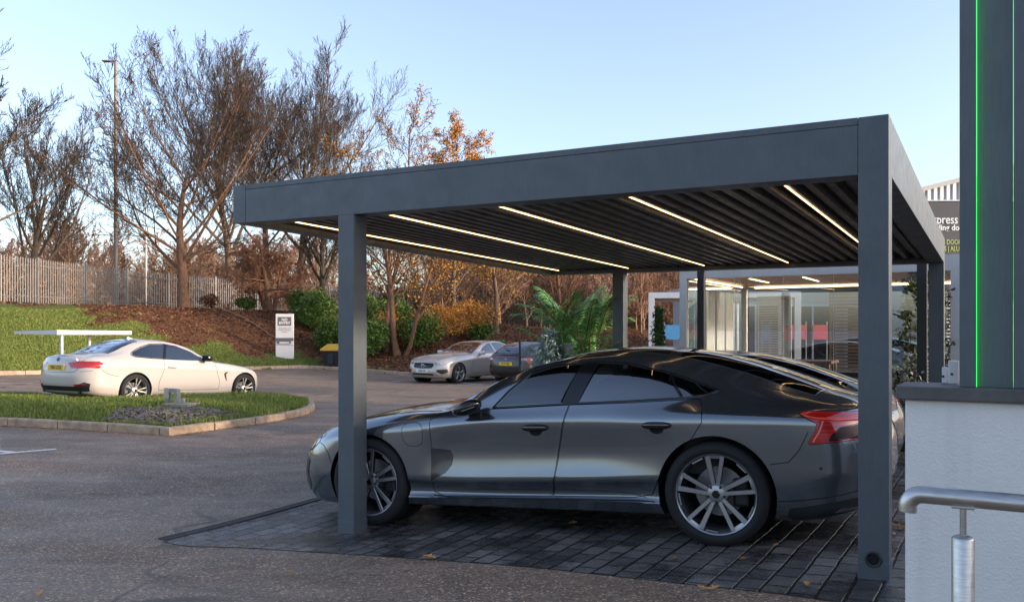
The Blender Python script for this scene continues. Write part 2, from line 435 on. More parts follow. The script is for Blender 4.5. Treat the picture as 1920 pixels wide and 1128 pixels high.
def wheel(parent, loc, side, r, rim_r, width, style, mats, toe=0.):
    """tyre, rim with spokes and brake disc; outer face towards +y*side"""
    tyre, rimm, dark, disc = mats
    M = frame(loc, (1,0,0), (0,0,1) if side > 0 else (0,0,1), (0,side,0))
    if side < 0: M = frame(loc, (-1,0,0), (0,0,1), (0,-1,0))
    else: M = frame(loc, (1,0,0), (0,0,1), (0,1,0)) @ Matrix.Scale(1,4)
    if side > 0: M = frame(loc, (-1,0,0), (0,0,1), (0,1,0))
    else: M = frame(loc, (1,0,0), (0,0,1), (0,-1,0))
    h = width/2
    mb = MB()                                     # rim: barrel, lip and spokes
    mb.lathe([(rim_r*.93, -h*.9), (rim_r*.90, -h*.2), (rim_r*.905, h*.55), (rim_r*.945, h*.78), (rim_r*.965, h*.93), (rim_r*.995, h*.98), (rim_r*1.012, h*.94), (rim_r*1.0, h*.8)], 56, 0, M)
    n, kind = style
    zf = h*.90
    def bar(a0, w0, r0, a1, w1, r1, z0, z1, th, mi=0):
        p0 = Vector((math.cos(a0), math.sin(a0)))*r0; p1 = Vector((math.cos(a1), math.sin(a1)))*r1
        d = (p1-p0).normalized(); q = Vector((-d.y, d.x))
        cs = [(p0+q*w0/2, z0), (p0-q*w0/2, z0), (p1-q*w1/2, z1), (p1+q*w1/2, z1)]
        e = .82
        top = [(p0+q*w0/2*e, z0), (p0-q*w0/2*e, z0), (p1-q*w1/2*e, z1), (p1+q*w1/2*e, z1)]
        vs = [M @ Vector((c[0].x, c[0].y, c[1]-th)) for c in cs]+[M @ Vector((c[0].x, c[0].y, c[1]-.004)) for c in cs]+[M @ Vector((c[0].x, c[0].y, c[1])) for c in top]
        fs = [(3,2,1,0)]+[(i,(i+1)%4,4+(i+1)%4,4+i) for i in range(4)]+[(4+i,4+(i+1)%4,8+(i+1)%4,8+i) for i in range(4)]+[(8,9,10,11)]
        mb.add(vs, fs[:5], 1); mb.add(vs, fs[5:], mi)
    for k in range(n):
        a = 2*PI*k/n + PI/2 + toe
        if kind == 'split':                       # pairs that part towards the rim, joined by a plate there
            bar(a-.25, .030, .05, a-.23, .032, rim_r*.955, zf-.012, zf+.002, .035)
            bar(a+.25, .028, .05, a+.16, .040, rim_r*.955, zf-.012, zf+.002, .035)
            bar(a-.04, .105, rim_r*.885, a-.04, .125, rim_r*.96, zf-.002, zf+.001, .02)
            bar(a+.30, .012, rim_r*.93, a+.62, .012, rim_r*.93, zf-.004, zf-.004, .02)
        elif kind == 'double':                    # twin parallel spokes
            bar(a-.13, .022, .05, a-.20, .030, rim_r*.96, zf-.02, zf, .03)
            bar(a+.13, .022, .05, a+.20, .030, rim_r*.96, zf-.02, zf, .03)
        else:                                     # single broad spokes
            bar(a, .045, .04, a, .075, rim_r*.95, zf-.02, zf, .03)
    mb.lathe([(0, zf-.004), (.034, zf-.004), (.062, zf-.012), (.078, zf-.03), (.08, -.02)], 30, 0, M)
    o = mb.build('wheel', [rimm, dark], parent, smooth=True, angle=30)
    t = MB(); R1 = r; hw = h*1.02
    prof = [(rim_r*.99, -h*.9), (rim_r*1.05, -hw), (R1-.04, -hw*1.03), (R1-.012, -hw*.93), (R1, -hw*.75), (R1+.001, 0), (R1, hw*.75), (R1-.012, hw*.93), (R1-.04, hw*1.03), (R1-.06, hw*1.05), (rim_r*1.06, hw*1.01), (rim_r*1.0, h*.95)]
    t.lathe(prof, 72, 0, M)
    for gx in (-.5, -.17, .17, .5):               # rain grooves as thin dark raised lips
        t.lathe([(R1+.0015, hw*gx-.003), (R1+.003, hw*gx), (R1+.0015, hw*gx+.003)], 48, 0, M)
    t.build('tyre', tyre, o, smooth=True, angle=50)
    d = MB(); d.lathe([(.0, -h*.05), (.07, h*.05), (.075, -h*.12), (rim_r*.62, -h*.12), (rim_r*.62, -h*.25), (0, -h*.25)], 40, 0, M)
    d.build('brake_disc', disc, o, smooth=True, angle=30)
    c = MB(); c.bevbox((rim_r*.35, -.10, -h*.3), (rim_r*.74, .10, h*.28), .02, 0, M); c.build('brake_caliper', dark, o)
    b = MB()
    for k in range(5):
        b = MB(); a = 2*PI*k/5+PI/2+PI/5+toe; b.lathe([(0, .008), (.008, .008), (.011, 0), (.011, -.03)], 10, 0, M @ Matrix.Translation((math.cos(a)*.056, math.sin(a)*.056, zf-.012))); b.build('wheel_nut', dark, o, smooth=True)
    cp = MB(); cp.lathe([(0, zf+.004), (.022, zf+.003), (.028, zf-.004)], 20, 0, M); cp.build('hub_cap', MATS['black_gloss'], o, smooth=True)
    return o
# ------------------------------------------------------------------ shared materials
plain('black_gloss', (.008,.008,.009), .12, vscale=3)
plain('black_plastic', (.015,.015,.016), .45, vscale=9)
plain('black_void', (.004,.004,.004), .9)
plain('rubber', (.011,.011,.012), .8, vscale=14, bmp=.15, bscale=160)
plain('chrome', (.75,.76,.78), .12, metal=1.)
plain('rim_silver', (.36,.37,.385), .30, metal=.85, var=.08, vscale=12)
plain('rim_dark', (.03,.03,.033), .35, metal=.3)
plain('rim_bright', (.55,.54,.52), .3, metal=.85, var=.1)
plain('disc_steel', (.22,.22,.23), .38, metal=.9)
plain('seat_dark', (.09,.09,.095), .8)
plain('plate_yellow', (.80,.52,.03), .4, var=.05)
plain('plate_white', (.75,.75,.72), .4, var=.05)
plain('lamp_clear', (.45,.46,.47), .08, metal=.6, vscale=20, var=.4)
plain('lamp_black', (.02,.02,.02), .1)
plain('lamp_red_dark', (.16,.004,.004), .10, coat=1.)
plain('lamp_smoke', (.035,.003,.004), .35, spec=.3)
plain('lamp_glow', (.85,.10,.06), .2, coat=1.)
def red_lamp():
    m, nt, b = new_mat('lamp_red')
    v = coords(nt, (1,1,30)); c = ramp(nt, noise(nt, v, 4, 2), [(.35,(.24,.006,.006)),(.65,(.55,.016,.012))]); L(nt, c, b.inputs['Base Color'])
    b.inputs['Roughness'].default_value = .12; b.inputs['Coat Weight'].default_value = 1; b.inputs['Coat Roughness'].default_value = .03
    b.inputs['Emission Color'].default_value = (1,.02,.01,1); b.inputs['Emission Strength'].default_value = .0
    return m
red_lamp()
def paint(name, col, metal=.0, rough=.3, flake=0., drops=False, coatr=.03, dirt=0., dirtcol=(.25,.2,.15)):
    m, nt, b = new_mat(name); v = coords(nt)
    base = (*col, 1)
    if flake:
        vo = N(nt, 'ShaderNodeTexVoronoi'); vo.inputs['Scale'].default_value = 900; L(nt, v, vo.inputs['Vector'])
        c = ramp(nt, vo.outputs['Color'], [(0, tuple(x*(1-flake) for x in col)), (1, tuple(x*(1+flake) for x in col))])
    else:
        c = ramp(nt, noise(nt, v, 2), [(.3, tuple(x*.97 for x in col)), (.7, col)])
    if dirt:                                     # road film on the lower flanks, with streaks
        sx = N(nt, 'ShaderNodeSeparateXYZ'); L(nt, v, sx.inputs[0])
        mr = N(nt, 'ShaderNodeMapRange'); mr.inputs[1].default_value = .75; mr.inputs[2].default_value = .15; L(nt, sx.outputs['Z'], mr.inputs[0])
        fac = mathn(nt, 'MULTIPLY', mathn(nt, 'MULTIPLY', mr.outputs[0], noise(nt, v, 5, 5)), dirt*1.8, True)
        c = mixc(nt, fac, c, dirtcol)
        rr = mathn(nt, 'MULTIPLY_ADD', fac, .5); rr.node.inputs[2].default_value = rough; L(nt, rr, b.inputs['Roughness'])
    else: b.inputs['Roughness'].default_value = rough
    L(nt, c, b.inputs['Base Color'])
    b.inputs['Metallic'].default_value = metal; b.inputs['Coat Weight'].default_value = 1; b.inputs['Coat Roughness'].default_value = coatr
    if drops:                                    # standing rain drops
        vo = N(nt, 'ShaderNodeTexVoronoi'); vo.inputs['Scale'].default_value = 75; vo.inputs['Randomness'].default_value = 1; L(nt, v, vo.inputs['Vector'])
        sx2 = N(nt, 'ShaderNodeSeparateColor'); L(nt, vo.outputs['Color'], sx2.inputs[0])
        rad = mathn(nt, 'MULTIPLY', mathn(nt, 'POWER', sx2.outputs[0], 3), .42)
        d = mathn(nt, 'SUBTRACT', rad, vo.outputs['Distance'], True)
        bp = N(nt, 'ShaderNodeBump'); bp.inputs['Strength'].default_value = .5; bp.inputs['Distance'].default_value = .006; L(nt, d, bp.inputs['Height'])
        L(nt, bp.outputs['Normal'], b.inputs['Coat Normal'])
    return m
paint('paint_grey', (.195,.215,.235), metal=.88, rough=.15, flake=.25, drops=True, dirt=.25, dirtcol=(.05,.048,.045))
paint('paint_dark', (.03,.032,.036), metal=.5, rough=.3, flake=.2, drops=True)
paint('paint_white', (.50,.455,.41), rough=.35, dirt=.4, dirtcol=(.45,.37,.30))
paint('paint_silver', (.50,.46,.42), metal=.45, rough=.35, flake=.15, dirt=.3, dirtcol=(.3,.24,.18))
paint('paint_navy', (.006,.006,.010), metal=.3, rough=.3)
glass('glass_front', (.72,.84,.84), 1.4, dens=.05)
glass('glass_rear', (.10,.11,.12), 2.2, dens=.10)
glass('glass_dark', (.05,.055,.06), 1.3, dens=.03)
# ------------------------------------------------------------------ the grey fastback under the carport
def plate(body_root, txt, M, w, h, bg, fg='black_plastic', name='number_plate'):
    mb = MB(); mb.bevbox((-w/2,-h/2,-.006), (w/2,h/2,.004), .004, 0, M)
    p = mb.build(name, MATS[bg], body_root)
    vs, fs = textmesh(txt, h*.86, .001, bold=.0015, sx=.82)
    t = MB(); t.add([M @ Vector((v[0], v[1]+h*.02, v[2]+.0055)) for v in vs], fs); t.build('lettering', MATS[fg], p)
    return p
def steering_wheel(root, c, tilt=.45):
    mb = MB(); pts = []
    Mx = Matrix.Translation(c) @ Matrix.Rotation(R(90-25), 4, 'Y')
    for i in range(33):
        a = 2*PI*i/32; pts.append(Mx @ Vector((math.cos(a)*.185, math.sin(a)*.185, 0)))
    mb.tube(pts, .014, 8, cap=False)
    mb.lathe([(0,.02),(.05,.02),(.06,0),(.06,-.05),(0,-.05)], 16, 0, Mx)
    for a in (0, PI, PI*1.5):
        mb.tube([Mx @ Vector((0,0,0)), Mx @ Vector((math.sin(a)*.18, math.cos(a)*.18, 0))], .012, 6)
    mb.build('steering_wheel', MATS['black_plastic'], root, smooth=True)
def car_seat(root, x, y, z0=.55):
    mb = MB()
    mb.bevbox((x-.25,y-.24,z0-.3),(x+.28,y+.24,z0-.08), .05)
    Mx = Matrix.Translation((x-.25,y,z0-.12)) @ Matrix.Rotation(R(-16),4,'Y')
    mb.bevbox((-.07,-.23,0),(.07,.23,.58), .05, 0, Mx)
    mb.bevbox((-.04,-.12,.60),(.06,.12,.78), .04, 0, Mx)
    mb.build('front_seat', MATS['seat_dark'], root, smooth=True)
def rings(mb, c, r, ex, ey, n, pitch, rad):
    c, ex, ey = Vector(c), Vector(ex), Vector(ey)
    for k in range(n):
        o = c + ex*pitch*(k-(n-1)/2); mb.tube([o + ex*math.cos(2*PI*i/20)*r + ey*math.sin(2*PI*i/20)*r for i in range(21)], rad, 5, cap=False)
def fastback(M, label, paint_name='paint_grey', full=True, glassy=True):
    root = empty('parked_car', mat=M); tag(root, label, 'car')
    top = [(.62,.80),(.3,.895),(0,.945),(-.4,.990),(-.72,1.02),(-1.0,1.125),(-1.3,1.245),(-1.6,1.345),(-1.9,1.395),(-2.2,1.402),(-2.6,1.362),(-3.0,1.268),(-3.4,1.125),(-3.7,1.010),(-3.85,.968),(-3.93,.955)]
    r7 = [(x, z-.012) for x, z in top]
    r6z = [(.70,.775),(.3,.865),(0,.905),(-.4,.950),(-.66,.955),(-.80,1.005),(-1.0,1.10),(-1.2,1.19),(-1.47,1.283),(-1.85,1.332),(-2.1,1.332),(-2.35,1.308),(-2.6,1.245),(-2.93,1.130),(-3.2,1.045),(-3.5,.975),(-3.8,.948),(-3.93,.945)]
    r6y = [(.70,.50),(.3,.60),(0,.64),(-.4,.70),(-.7,.74),(-1.0,.755),(-1.47,.725),(-1.85,.695),(-2.2,.68),(-2.6,.68),(-3.0,.68),(-3.5,.68),(-3.9,.64)]
    r5z = [(.78,.735),(.5,.80),(.3,.84),(0,.888),(-.4,.925),(-.7,.935),(-1.17,.957),(-1.78,.985),(-2.8,1.012),(-3.1,.988),(-3.5,.948),(-3.9,.930)]
    r5y = [(.78,.74),(.4,.80),(0,.825),(-.4,.85),(-.8,.875),(-1.2,.895),(-2,.90),(-2.6,.875),(-2.9,.86),(-3.4,.85),(-3.9,.79)]
    r4z = [(.86,.66),(.5,.70),(0,.78),(-.6,.82),(-1.2,.86),(-2,.86),(-2.4,.86),(-2.9,.875),(-3.3,.87),(-3.7,.86),(-3.95,.85)]
    r4y = [(.86,.83),(.4,.925),(0,.962),(-.5,.952),(-1.2,.945),(-1.9,.945),(-2.4,.962),(-2.9,.985),(-3.3,.972),(-3.8,.92),(-4.0,.88)]
    r3z = [(.94,.54),(.4,.56),(0,.62),(-1,.64),(-2,.65),(-2.9,.68),(-3.5,.67),(-4.06,.66)]
    r3y = [(.94,.86),(.4,.94),(0,.965),(-.5,.955),(-.8,.925),(-1.2,.925),(-1.9,.925),(-2.4,.945),(-2.9,.985),(-3.3,.972),(-3.8,.93),(-4.06,.88)]
    r2z = [(.955,.42),(.4,.42),(0,.42),(-.7,.395),(-1.5,.42),(-2.4,.455),(-2.9,.47),(-3.5,.50),(-4.06,.52)]
    r2y = [(.955,.87),(.4,.945),(0,.965),(-.5,.962),(-.8,.958),(-1.5,.958),(-2.3,.962),(-2.9,.982),(-3.3,.970),(-3.8,.93),(-4.06,.88)]
    r1z = [(.94,.30),(.4,.30),(-.5,.30),(-.8,.30),(-2.4,.33),(-2.9,.34),(-3.5,.36),(-4.03,.42)]
    r1y = [(.94,.85),(.4,.92),(0,.93),(-.6,.915),(-1,.905),(-2.2,.905),(-2.9,.95),(-3.3,.95),(-3.8,.90),(-4.03,.86)]
    r05z = [(.9,.235),(.4,.215),(-.5,.255),(-2.4,.285),(-2.9,.26),(-3.5,.25),(-3.99,.32)]
    r05y = [(.9,.83),(.4,.90),(-.5,.945),(-1.2,.935),(-2.3,.945),(-2.9,.93),(-3.5,.92),(-3.99,.85)]
    r0z = [(.84,.19),(.4,.165),(-.5,.185),(-2.4,.20),(-2.9,.20),(-3.4,.19),(-3.93,.27)]
    r0y = [(.84,.80),(.4,.88),(-.5,.90),(-2.3,.90),(-2.9,.88),(-3.4,.86),(-3.93,.80)]
    ru = [(.6,.17),(.4,.15),(-2.9,.17),(-3.5,.19),(-3.8,.25)]
    gx = np.linspace(.72, -3.93, 60); z5, z6, y5, y6 = curve(r5z, gx), curve(r6z, gx), curve(r5y, gx), curve(r6y, gx); bl = np.clip((z6-z5)/.3, 0, 1)*.034
    r55z = list(zip(gx, z5*.5+z6*.5)); r55y = list(zip(gx, y5*.5+y6*.5+bl))
    rows = [(.60,-3.8,[(.6,.5),(-3.8,.5)],ru,False),(.915,-3.93,r0y,r0z,True),(.94,-3.99,r05y,r05z,True),(.955,-4.03,r1y,r1z,False),(.955,-4.06,r2y,r2z,True),
            (.935,-4.06,r3y,r3z,False),(.855,-4.0,r4y,r4z,False),(.765,-3.96,r5y,r5z,False),(.735,-3.95,r55y,r55z,False),(.70,-3.94,r6y,r6z,True),
            (.65,-3.93,[(.65,.26),(-.7,.42),(-1.5,.40),(-3.9,.36)],r7,False),(.62,-3.93,[(.62,0),(-3.93,0)],top,False)]
    B = Body(rows, Rf=.50, Rr=.42, nf=2.7, nr=2.4)
    P = MATS[paint_name]
    # side glass outline, front to back
    dlo = [(-1.165,.972),(-1.30,1.105),(-1.47,1.232),(-1.66,1.283),(-1.85,1.30),(-2.05,1.300),(-2.25,1.283),(-2.59,1.200),(-2.93,1.073),(-2.80,1.035),(-2.3,1.013),(-1.78,.998),(-1.4,.982)]
    def zlow(x): return float(pchip([-2.93,-2.80,-2.3,-1.78,-1.165],[1.073,1.035,1.013,.998,.972],np.array([x]))[0])
    door_f = [(-.612,.882),(-.63,.62),(-.615,.30),(-.72,.268),(-1.655,.300),(-1.69,.45),(-1.725,.64),(-1.775,.85),(-1.815,.99),(-1.165,.962),(-.90,.95),(-.70,.93)]
    door_r = [(-1.823,.99),(-1.783,.85),(-1.733,.64),(-1.698,.45),(-1.665,.300),(-2.30,.315),(-2.44,.34),(-2.50,.46),(-2.60,.62),(-2.76,.755),(-2.835,.87),(-2.83,.96),(-2.80,1.022),(-2.3,1.001)]
    arches = []
    for cx, rr in ((0,.402),(-2.90,.412)):
        for sd in (1,-1):
            mb = MB(); n = 48
            vs = []; rim = []
            for yy in ((.60*sd), (1.3*sd)):
                for j in range(n):
                    a = 2*PI*j/n; vs.append((cx+math.cos(a)*rr, yy, .362+math.sin(a)*rr))
            mb.add(vs, [tuple(range(n)), tuple(range(2*n-1,n-1,-1))]+[(j,(j+1)%n,n+(j+1)%n,n+j) for j in range(n)], 1); arches.append(mb)
    me0 = B.me.copy(); me0.materials.append(P); me0.materials.append(MATS['black_plastic'])
    cuts = list(arches)
    pieces = []
    if full:
        cab = inset(dlo, .012)
        cuts.append(side_prism(cab, -1.2, 1.2))
        for sd in (1,):
            for nm, pl in (('front_door', door_f), ('rear_door', door_r)):
                cm = me0.copy()
                dm = boolean(cm, arches + [side_prism(cab, -1.2, 1.2)])
                dm = boolean(dm, [side_prism(inset(pl,.0025), .80*sd, 1.3*sd)], 'INTERSECT')
                B.fix_normals(dm, .004); pieces.append((nm, dm, sd))
                cuts.append(side_prism(inset(pl,-.0025), .78*sd, 1.35*sd))
        # charge flap and the recess behind the front wheel
        flap = [(-.45+math.copysign(abs(math.cos(a))**.6, math.cos(a))*.098, .765+math.copysign(abs(math.sin(a))**.6, math.sin(a))*.095+.0) for a in [2*PI*i/28 for i in range(28)]]
        flap = [(x-(.0 if z > .765 else (z-.765)*-.25*(1 if x > -.45 else -.0)), z) for x, z in flap]
        dm = boolean(me0.copy(), [side_prism(inset(flap,.002), .86, 1.3)], 'INTERSECT'); B.fix_normals(dm, .004); pieces.append(('charge_flap', dm, 1))
        cuts.append(side_prism(inset(flap,-.002), .85, 1.35))
    bme = boolean(me0, cuts); B.fix_normals(bme, .004)
    link('body', bme, root)
    doors = {}
    for nm, dm, sd in pieces: doors[nm] = link(nm, dm, root)
    # ---- glass
    gf = [(-1.19,.985)]+[(-1.31,1.10),(-1.475,1.222),(-1.66,1.272),(-1.80,1.288),(-1.875,1.29),(-1.745,1.010),(-1.4,.992)]
    gr = [(-2.03,1.29),(-2.25,1.272),(-2.54,1.205),(-2.655,1.040),(-2.3,1.024),(-1.90,1.013)]
    gq = [(-2.57,1.195),(-2.90,1.078),(-2.80,1.047),(-2.68,1.042)]
    for sd in ((1,-1) if full else (1,-1)):
        a = B.patch('side_window', gf, 'side', MATS['glass_front' if glassy else 'glass_dark'], root, sd, .001, thick=.002)
        B.patch('side_window', gr, 'side', MATS['glass_rear' if glassy else 'glass_dark'], root, sd, .001, thick=.002)
        B.patch('quarter_window', gq, 'side', MATS['glass_rear' if glassy else 'glass_dark'], root, sd, .001, thick=.002)
        bp = [(-1.885,1.302),(-2.02,1.302),(-1.89,1.000),(-1.755,.998)]
        B.patch('door_pillar', bp, 'side', MATS['black_gloss'], root, sd, .002, thick=.03)
        B.patch('window_divider', [(-2.545,1.215),(-2.575,1.205),(-2.675,1.03),(-2.660,1.03)], 'side', MATS['black_gloss'], root, sd, .002, thick=.02)
        mb = MB(); B.seam(mb, dlo+[dlo[0]], 'side', sd, .009, -.001, smooth=False); mb.build('window_trim', MATS['black_gloss'], root, smooth=True)
    # windscreen, roof glass, rear glass
    ws = [(-.70,-.62),(-.62,-.3),(-.60,0),(-.62,.3),(-.70,.62),(-1.05,.62),(-1.42,.575),(-1.50,.3),(-1.52,0),(-1.50,-.3),(-1.42,-.575),(-1.05,-.62)]
    B.patch('windscreen', ws, 'top', MATS['glass_dark'], root, 1, .003)
    rf = [(-1.60,.56),(-2.0,.53),(-2.5,.52),(-2.5,-.52),(-2.0,-.53),(-1.60,-.56),(-1.63,0)]
    B.patch('roof_glass', rf, 'top', MATS['black_gloss'], root, 1, .003)
    rw = [(-2.60,.52),(-3.1,.52),(-3.55,.55),(-3.60,.3),(-3.62,0),(-3.60,-.3),(-3.55,-.55),(-3.1,-.52),(-2.60,-.52),(-2.57,0)]
    rwp = B.patch('rear_window', rw, 'top', MATS['glass_dark'], root, 1, .003)
    mb = MB()
    # bonnet and boot shut lines, bumper joints
    for sd in (1,-1):
        B.seam(mb, [(.62,.45*sd),(.4,.66*sd),(0,.735*sd),(-.4,.78*sd),(-.66,.80*sd)], 'top', 1, .003)
        B.seam(mb, [(-3.93,.56*sd),(-3.75,.62*sd),(-3.5,.60*sd),(-3.2,.60*sd)], 'top', 1, .003)
        B.seam(mb, [(-3.28,.583),(-3.40,.60),(-3.47,.68),(-3.53,.80)], 'side', sd, .003, smooth=False)
        B.seam(mb, [(.385,.52),(.42,.60),(.48,.665),(.60,.70)], 'side', sd, .003, smooth=False)
        B.seam(mb, [(-3.30,.330),(-3.6,.362),(-3.95,.44)], 'side', sd, .004)
        B.seam(mb, [(-.62,.275),(-.80,.262),(-2.35,.296),(-2.46,.292)], 'side', sd, .005, smooth=False)
    B.seam(mb, [(.74,-.4),(.78,0),(.74,.4)], 'top', 1, .003)
    mb.build('panel_gap', MATS['black_void'], root, smooth=True)
    if full:                                       # creased line low on the doors
        mb = MB(); B.seam(mb, [(-.95,.322),(-1.1,.333),(-2.0,.352),(-2.25,.345),(-2.40,.315)], 'side', 1, .0022); mb.build('door_crease', MATS['black_void'], doors['front_door'], smooth=True)
    # recess behind the front wheel: its shade painted as a dark panel
    for sd in (1,-1):
        B.patch('side_vent', [(-.617,.655),(-.70,.652),(-.79,.640),(-.815,.59),(-.80,.52),(-.74,.455),(-.618,.395)], 'side', MATS['paint_dark'], root, sd, .0025, thick=.006)
    # ---- tail lamps
    tl = [(-3.475,.915),(-3.50,.932),(-3.60,.928),(-3.97,.905),(-3.98,.87),(-3.99,.80),(-3.96,.755),(-3.80,.742),(-3.535,.718),(-3.53,.735),(-3.57,.80),(-3.59,.855),(-3.53,.885)]
    tl2 = [(-3.66,.745),(-3.68,.78),(-3.73,.822),(-3.82,.838),(-3.985,.842),(-3.985,.775),(-3.8,.757)]
    tl3 = [(-3.56,.735),(-3.60,.80),(-3.62,.86),(-3.56,.90),(-3.60,.905),(-3.70,.88),(-3.72,.86),(-3.64,.81),(-3.62,.745)]
    for sd in (1,-1):
        t = B.patch('tail_lamp', tl, 'side', MATS['lamp_red'], root, sd, .004, step=.03)
        B.patch('lamp_lens', tl2, 'side', MATS['lamp_smoke'], t, sd, .008, step=.03)
        mb = MB(); B.seam(mb, [(-3.50,.905),(-3.60,.885),(-3.80,.868),(-3.98,.862)], 'side', sd, .006, .006); B.seam(mb, [(-3.625,.87),(-3.60,.80),(-3.56,.735)], 'side', sd, .006, .006, smooth=False); mb.build('light_guide', MATS['lamp_glow'], t, smooth=True)
        mb = MB(); B.seam(mb, tl2+[tl2[0]], 'side', sd, .006, .006, smooth=False); B.seam(mb, tl+[tl[0]], 'side', sd, .004, .001, smooth=False); mb.build('lamp_surround', MATS['black_gloss'], t, smooth=True)
    B.patch('light_strip', [(-.50,.855),(.50,.855),(.50,.815),(-.50,.815)], 'rear', MATS['lamp_red'], root, 1, .004)
    B.patch('rear_diffuser', [(-.70,.44),(.70,.44),(.66,.28),(-.66,.28)], 'rear', MATS['black_plastic'], root, 1, .006)
    for sd in (1,-1):
        B.patch('rear_skirt', [(-3.385,.285),(-3.95,.385),(-3.99,.33),(-3.90,.285),(-3.36,.188)], 'side', MATS['black_plastic'], root, sd, .006)
    # ---- head lamps, grille, intake
    for sd in (1,-1):
        h = B.patch('headlight', [(.84*1,.655),(.72,.70),(.56,.735),(.54,.70),(.60,.645),(.70,.60),(.80,.585),(.88,.60)], 'side', MATS['lamp_clear'], root, sd, .004, step=.03)
        B.patch('lamp_bezel', [(.80,.61),(.70,.625),(.62,.66),(.61,.645),(.70,.60),(.80,.59)], 'side', MATS['lamp_black'], h, sd, .008, step=.02)
        B.patch('air_intake', [(.92,.54),(.80,.555),(.755,.50),(.76,.32),(.80,.245),(.90,.26)], 'side', MATS['black_gloss'], root, sd, .006, step=.03)
    for sd in (1,-1):
        B.patch('air_intake', [(.60*sd,.53),(.80*sd,.55),(.87*sd,.52),(.865*sd,.30),(.80*sd,.25),(.66*sd,.29)], 'front', MATS['black_gloss'], root, 1, .005, step=.025)
        B.patch('headlight', [(.52*sd,.70),(.80*sd,.70),(.86*sd,.63),(.78*sd,.595),(.58*sd,.62)], 'front', MATS['lamp_clear'], root, 1, .005, step=.025)
    B.patch('grille', [(-.45,.60),(.45,.60),(.62,.50),(.50,.30),(-.50,.30),(-.62,.50)], 'front', MATS['black_gloss'], root, 1, .005)
    mb = MB(); rings(mb, (.965,0,.52), .045, (0,1,0), (0,0,1), 4, .065, .006); mb.build('badge', MATS['chrome'], root, smooth=True)
    # ---- mirrors
    for sd in ((1,-1) if full else (1,-1)):
        mb = MB(); c = Vector((-1.00, 1.02*sd, 1.0))
        n1, n2 = 18, 20; vs = []
        for i in range(n1+1):
            t = i/n1; w = math.sin(PI*min(1, t*1.02))**.55 if 0 < t < 1 else 0
            x = -.13 + .26*t
            for j in range(n2):
                a = 2*PI*j/n2
                yy = math.copysign(abs(math.cos(a))**.8, math.cos(a))*.115*w*(1-.25*t); zz = math.copysign(abs(math.sin(a))**.8, math.sin(a))*.072*w*(1-.35*t) - .05*t
                vs.append(c + Vector((x, yy*1, zz + .015*(1-t))))
        fs = [(i*n2+j, i*n2+(j+1)%n2, (i+1)*n2+(j+1)%n2, (i+1)*n2+j) for i in range(n1) for j in range(n2)]
        mb.add(vs, fs, 0)
        mi = mb.build('mirror', MATS['black_gloss'], root, smooth=True, angle=70)
        m2 = MB(); m2.bevbox((-.07,.85*sd if sd > 0 else -.99,.935),(.05,.99*sd if sd > 0 else -.85,.965), .012); 
        m2.v = [(v[0]-.99, v[1], v[2]) for v in m2.v]; m2.build('mirror_arm', MATS['black_plastic'], mi, smooth=True)
        m3 = MB(); m3.tube([c+Vector((.10,.01*sd,-.06)), c+Vector((.04,.08*sd,-.045)), c+Vector((-.06,.112*sd,-.02)), c+Vector((-.12,.09*sd,.0))], .004, 5); m3.build('indicator_strip', MATS['chrome'], mi, smooth=True)
    # ---- door handles
    for nm, hx, hz in (('front_door',-1.55,.815),('rear_door',-2.505,.838)):
        for sd in ((1,) if full else ()):
            par = doors.get(nm, root)
            rec = [(hx+math.copysign(abs(math.cos(a))**.5, math.cos(a))*.115, hz+.004+math.copysign(abs(math.sin(a))**.7, math.sin(a))*.032) for a in [2*PI*i/24 for i in range(24)]]
            cup = [(hx+math.cos(a)*.052, hz-.022+math.sin(a)*.034) for a in [2*PI*i/20 for i in range(20)]]
            B.patch('handle_recess', cup, 'side', MATS['black_void'], par, sd, .0012, step=.02, thick=.004)
            loc, n = B.hit(hx, hz, 'side', sd)
            mb = MB(); vs = []; n1, n2 = 16, 12
            for i in range(n1+1):
                t = i/n1*2-1; w = (1-abs(t)**3.2)**.5 if abs(t) < 1 else 0
                b2, nn = B.hit(hx+t*.112, hz+.006, 'side', sd)
                for j in range(n2):
                    a = 2*PI*j/n2; vs.append(b2 + Vector((0, sd*(.012+math.sin(a)*.014*max(w,.05)), math.cos(a)*.027*w)))
            mb.add(vs, [(i*n2+j, i*n2+(j+1)%n2, (i+1)*n2+(j+1)%n2, (i+1)*n2+j) for i in range(n1) for j in range(n2)])
            mb.build('handle', MATS[paint_name] if False else MATS['black_gloss'], par, smooth=True)
            mb = MB(); q = []
            for t in np.linspace(-.9,.9,9): b2, nn = B.hit(hx+t*.1, hz+.012, 'side', sd); q.append(b2+Vector((0, sd*.026, 0)))
            mb.tube(q, .0035, 6); mb.build('handle_highlight', MATS['chrome'], par, smooth=True)  # chrome line stands in for the highlight along the handle
    # parking sensor on the bumper corner
    mb = MB(); q, n = B.hit(-3.60, .56, 'side', 1)
    Mx = Matrix.Translation(q) @ n.to_track_quat('Z','Y').to_matrix().to_4x4(); mb.lathe([(0,.003),(.009,.003),(.011,0),(.011,-.004)], 14, 0, Mx); mb.build('parking_sensor', MATS['black_plastic'], root)
    # ---- wheels
    wm = (MATS['rubber'], MATS['rim_silver'], MATS['rim_dark'], MATS['disc_steel'])
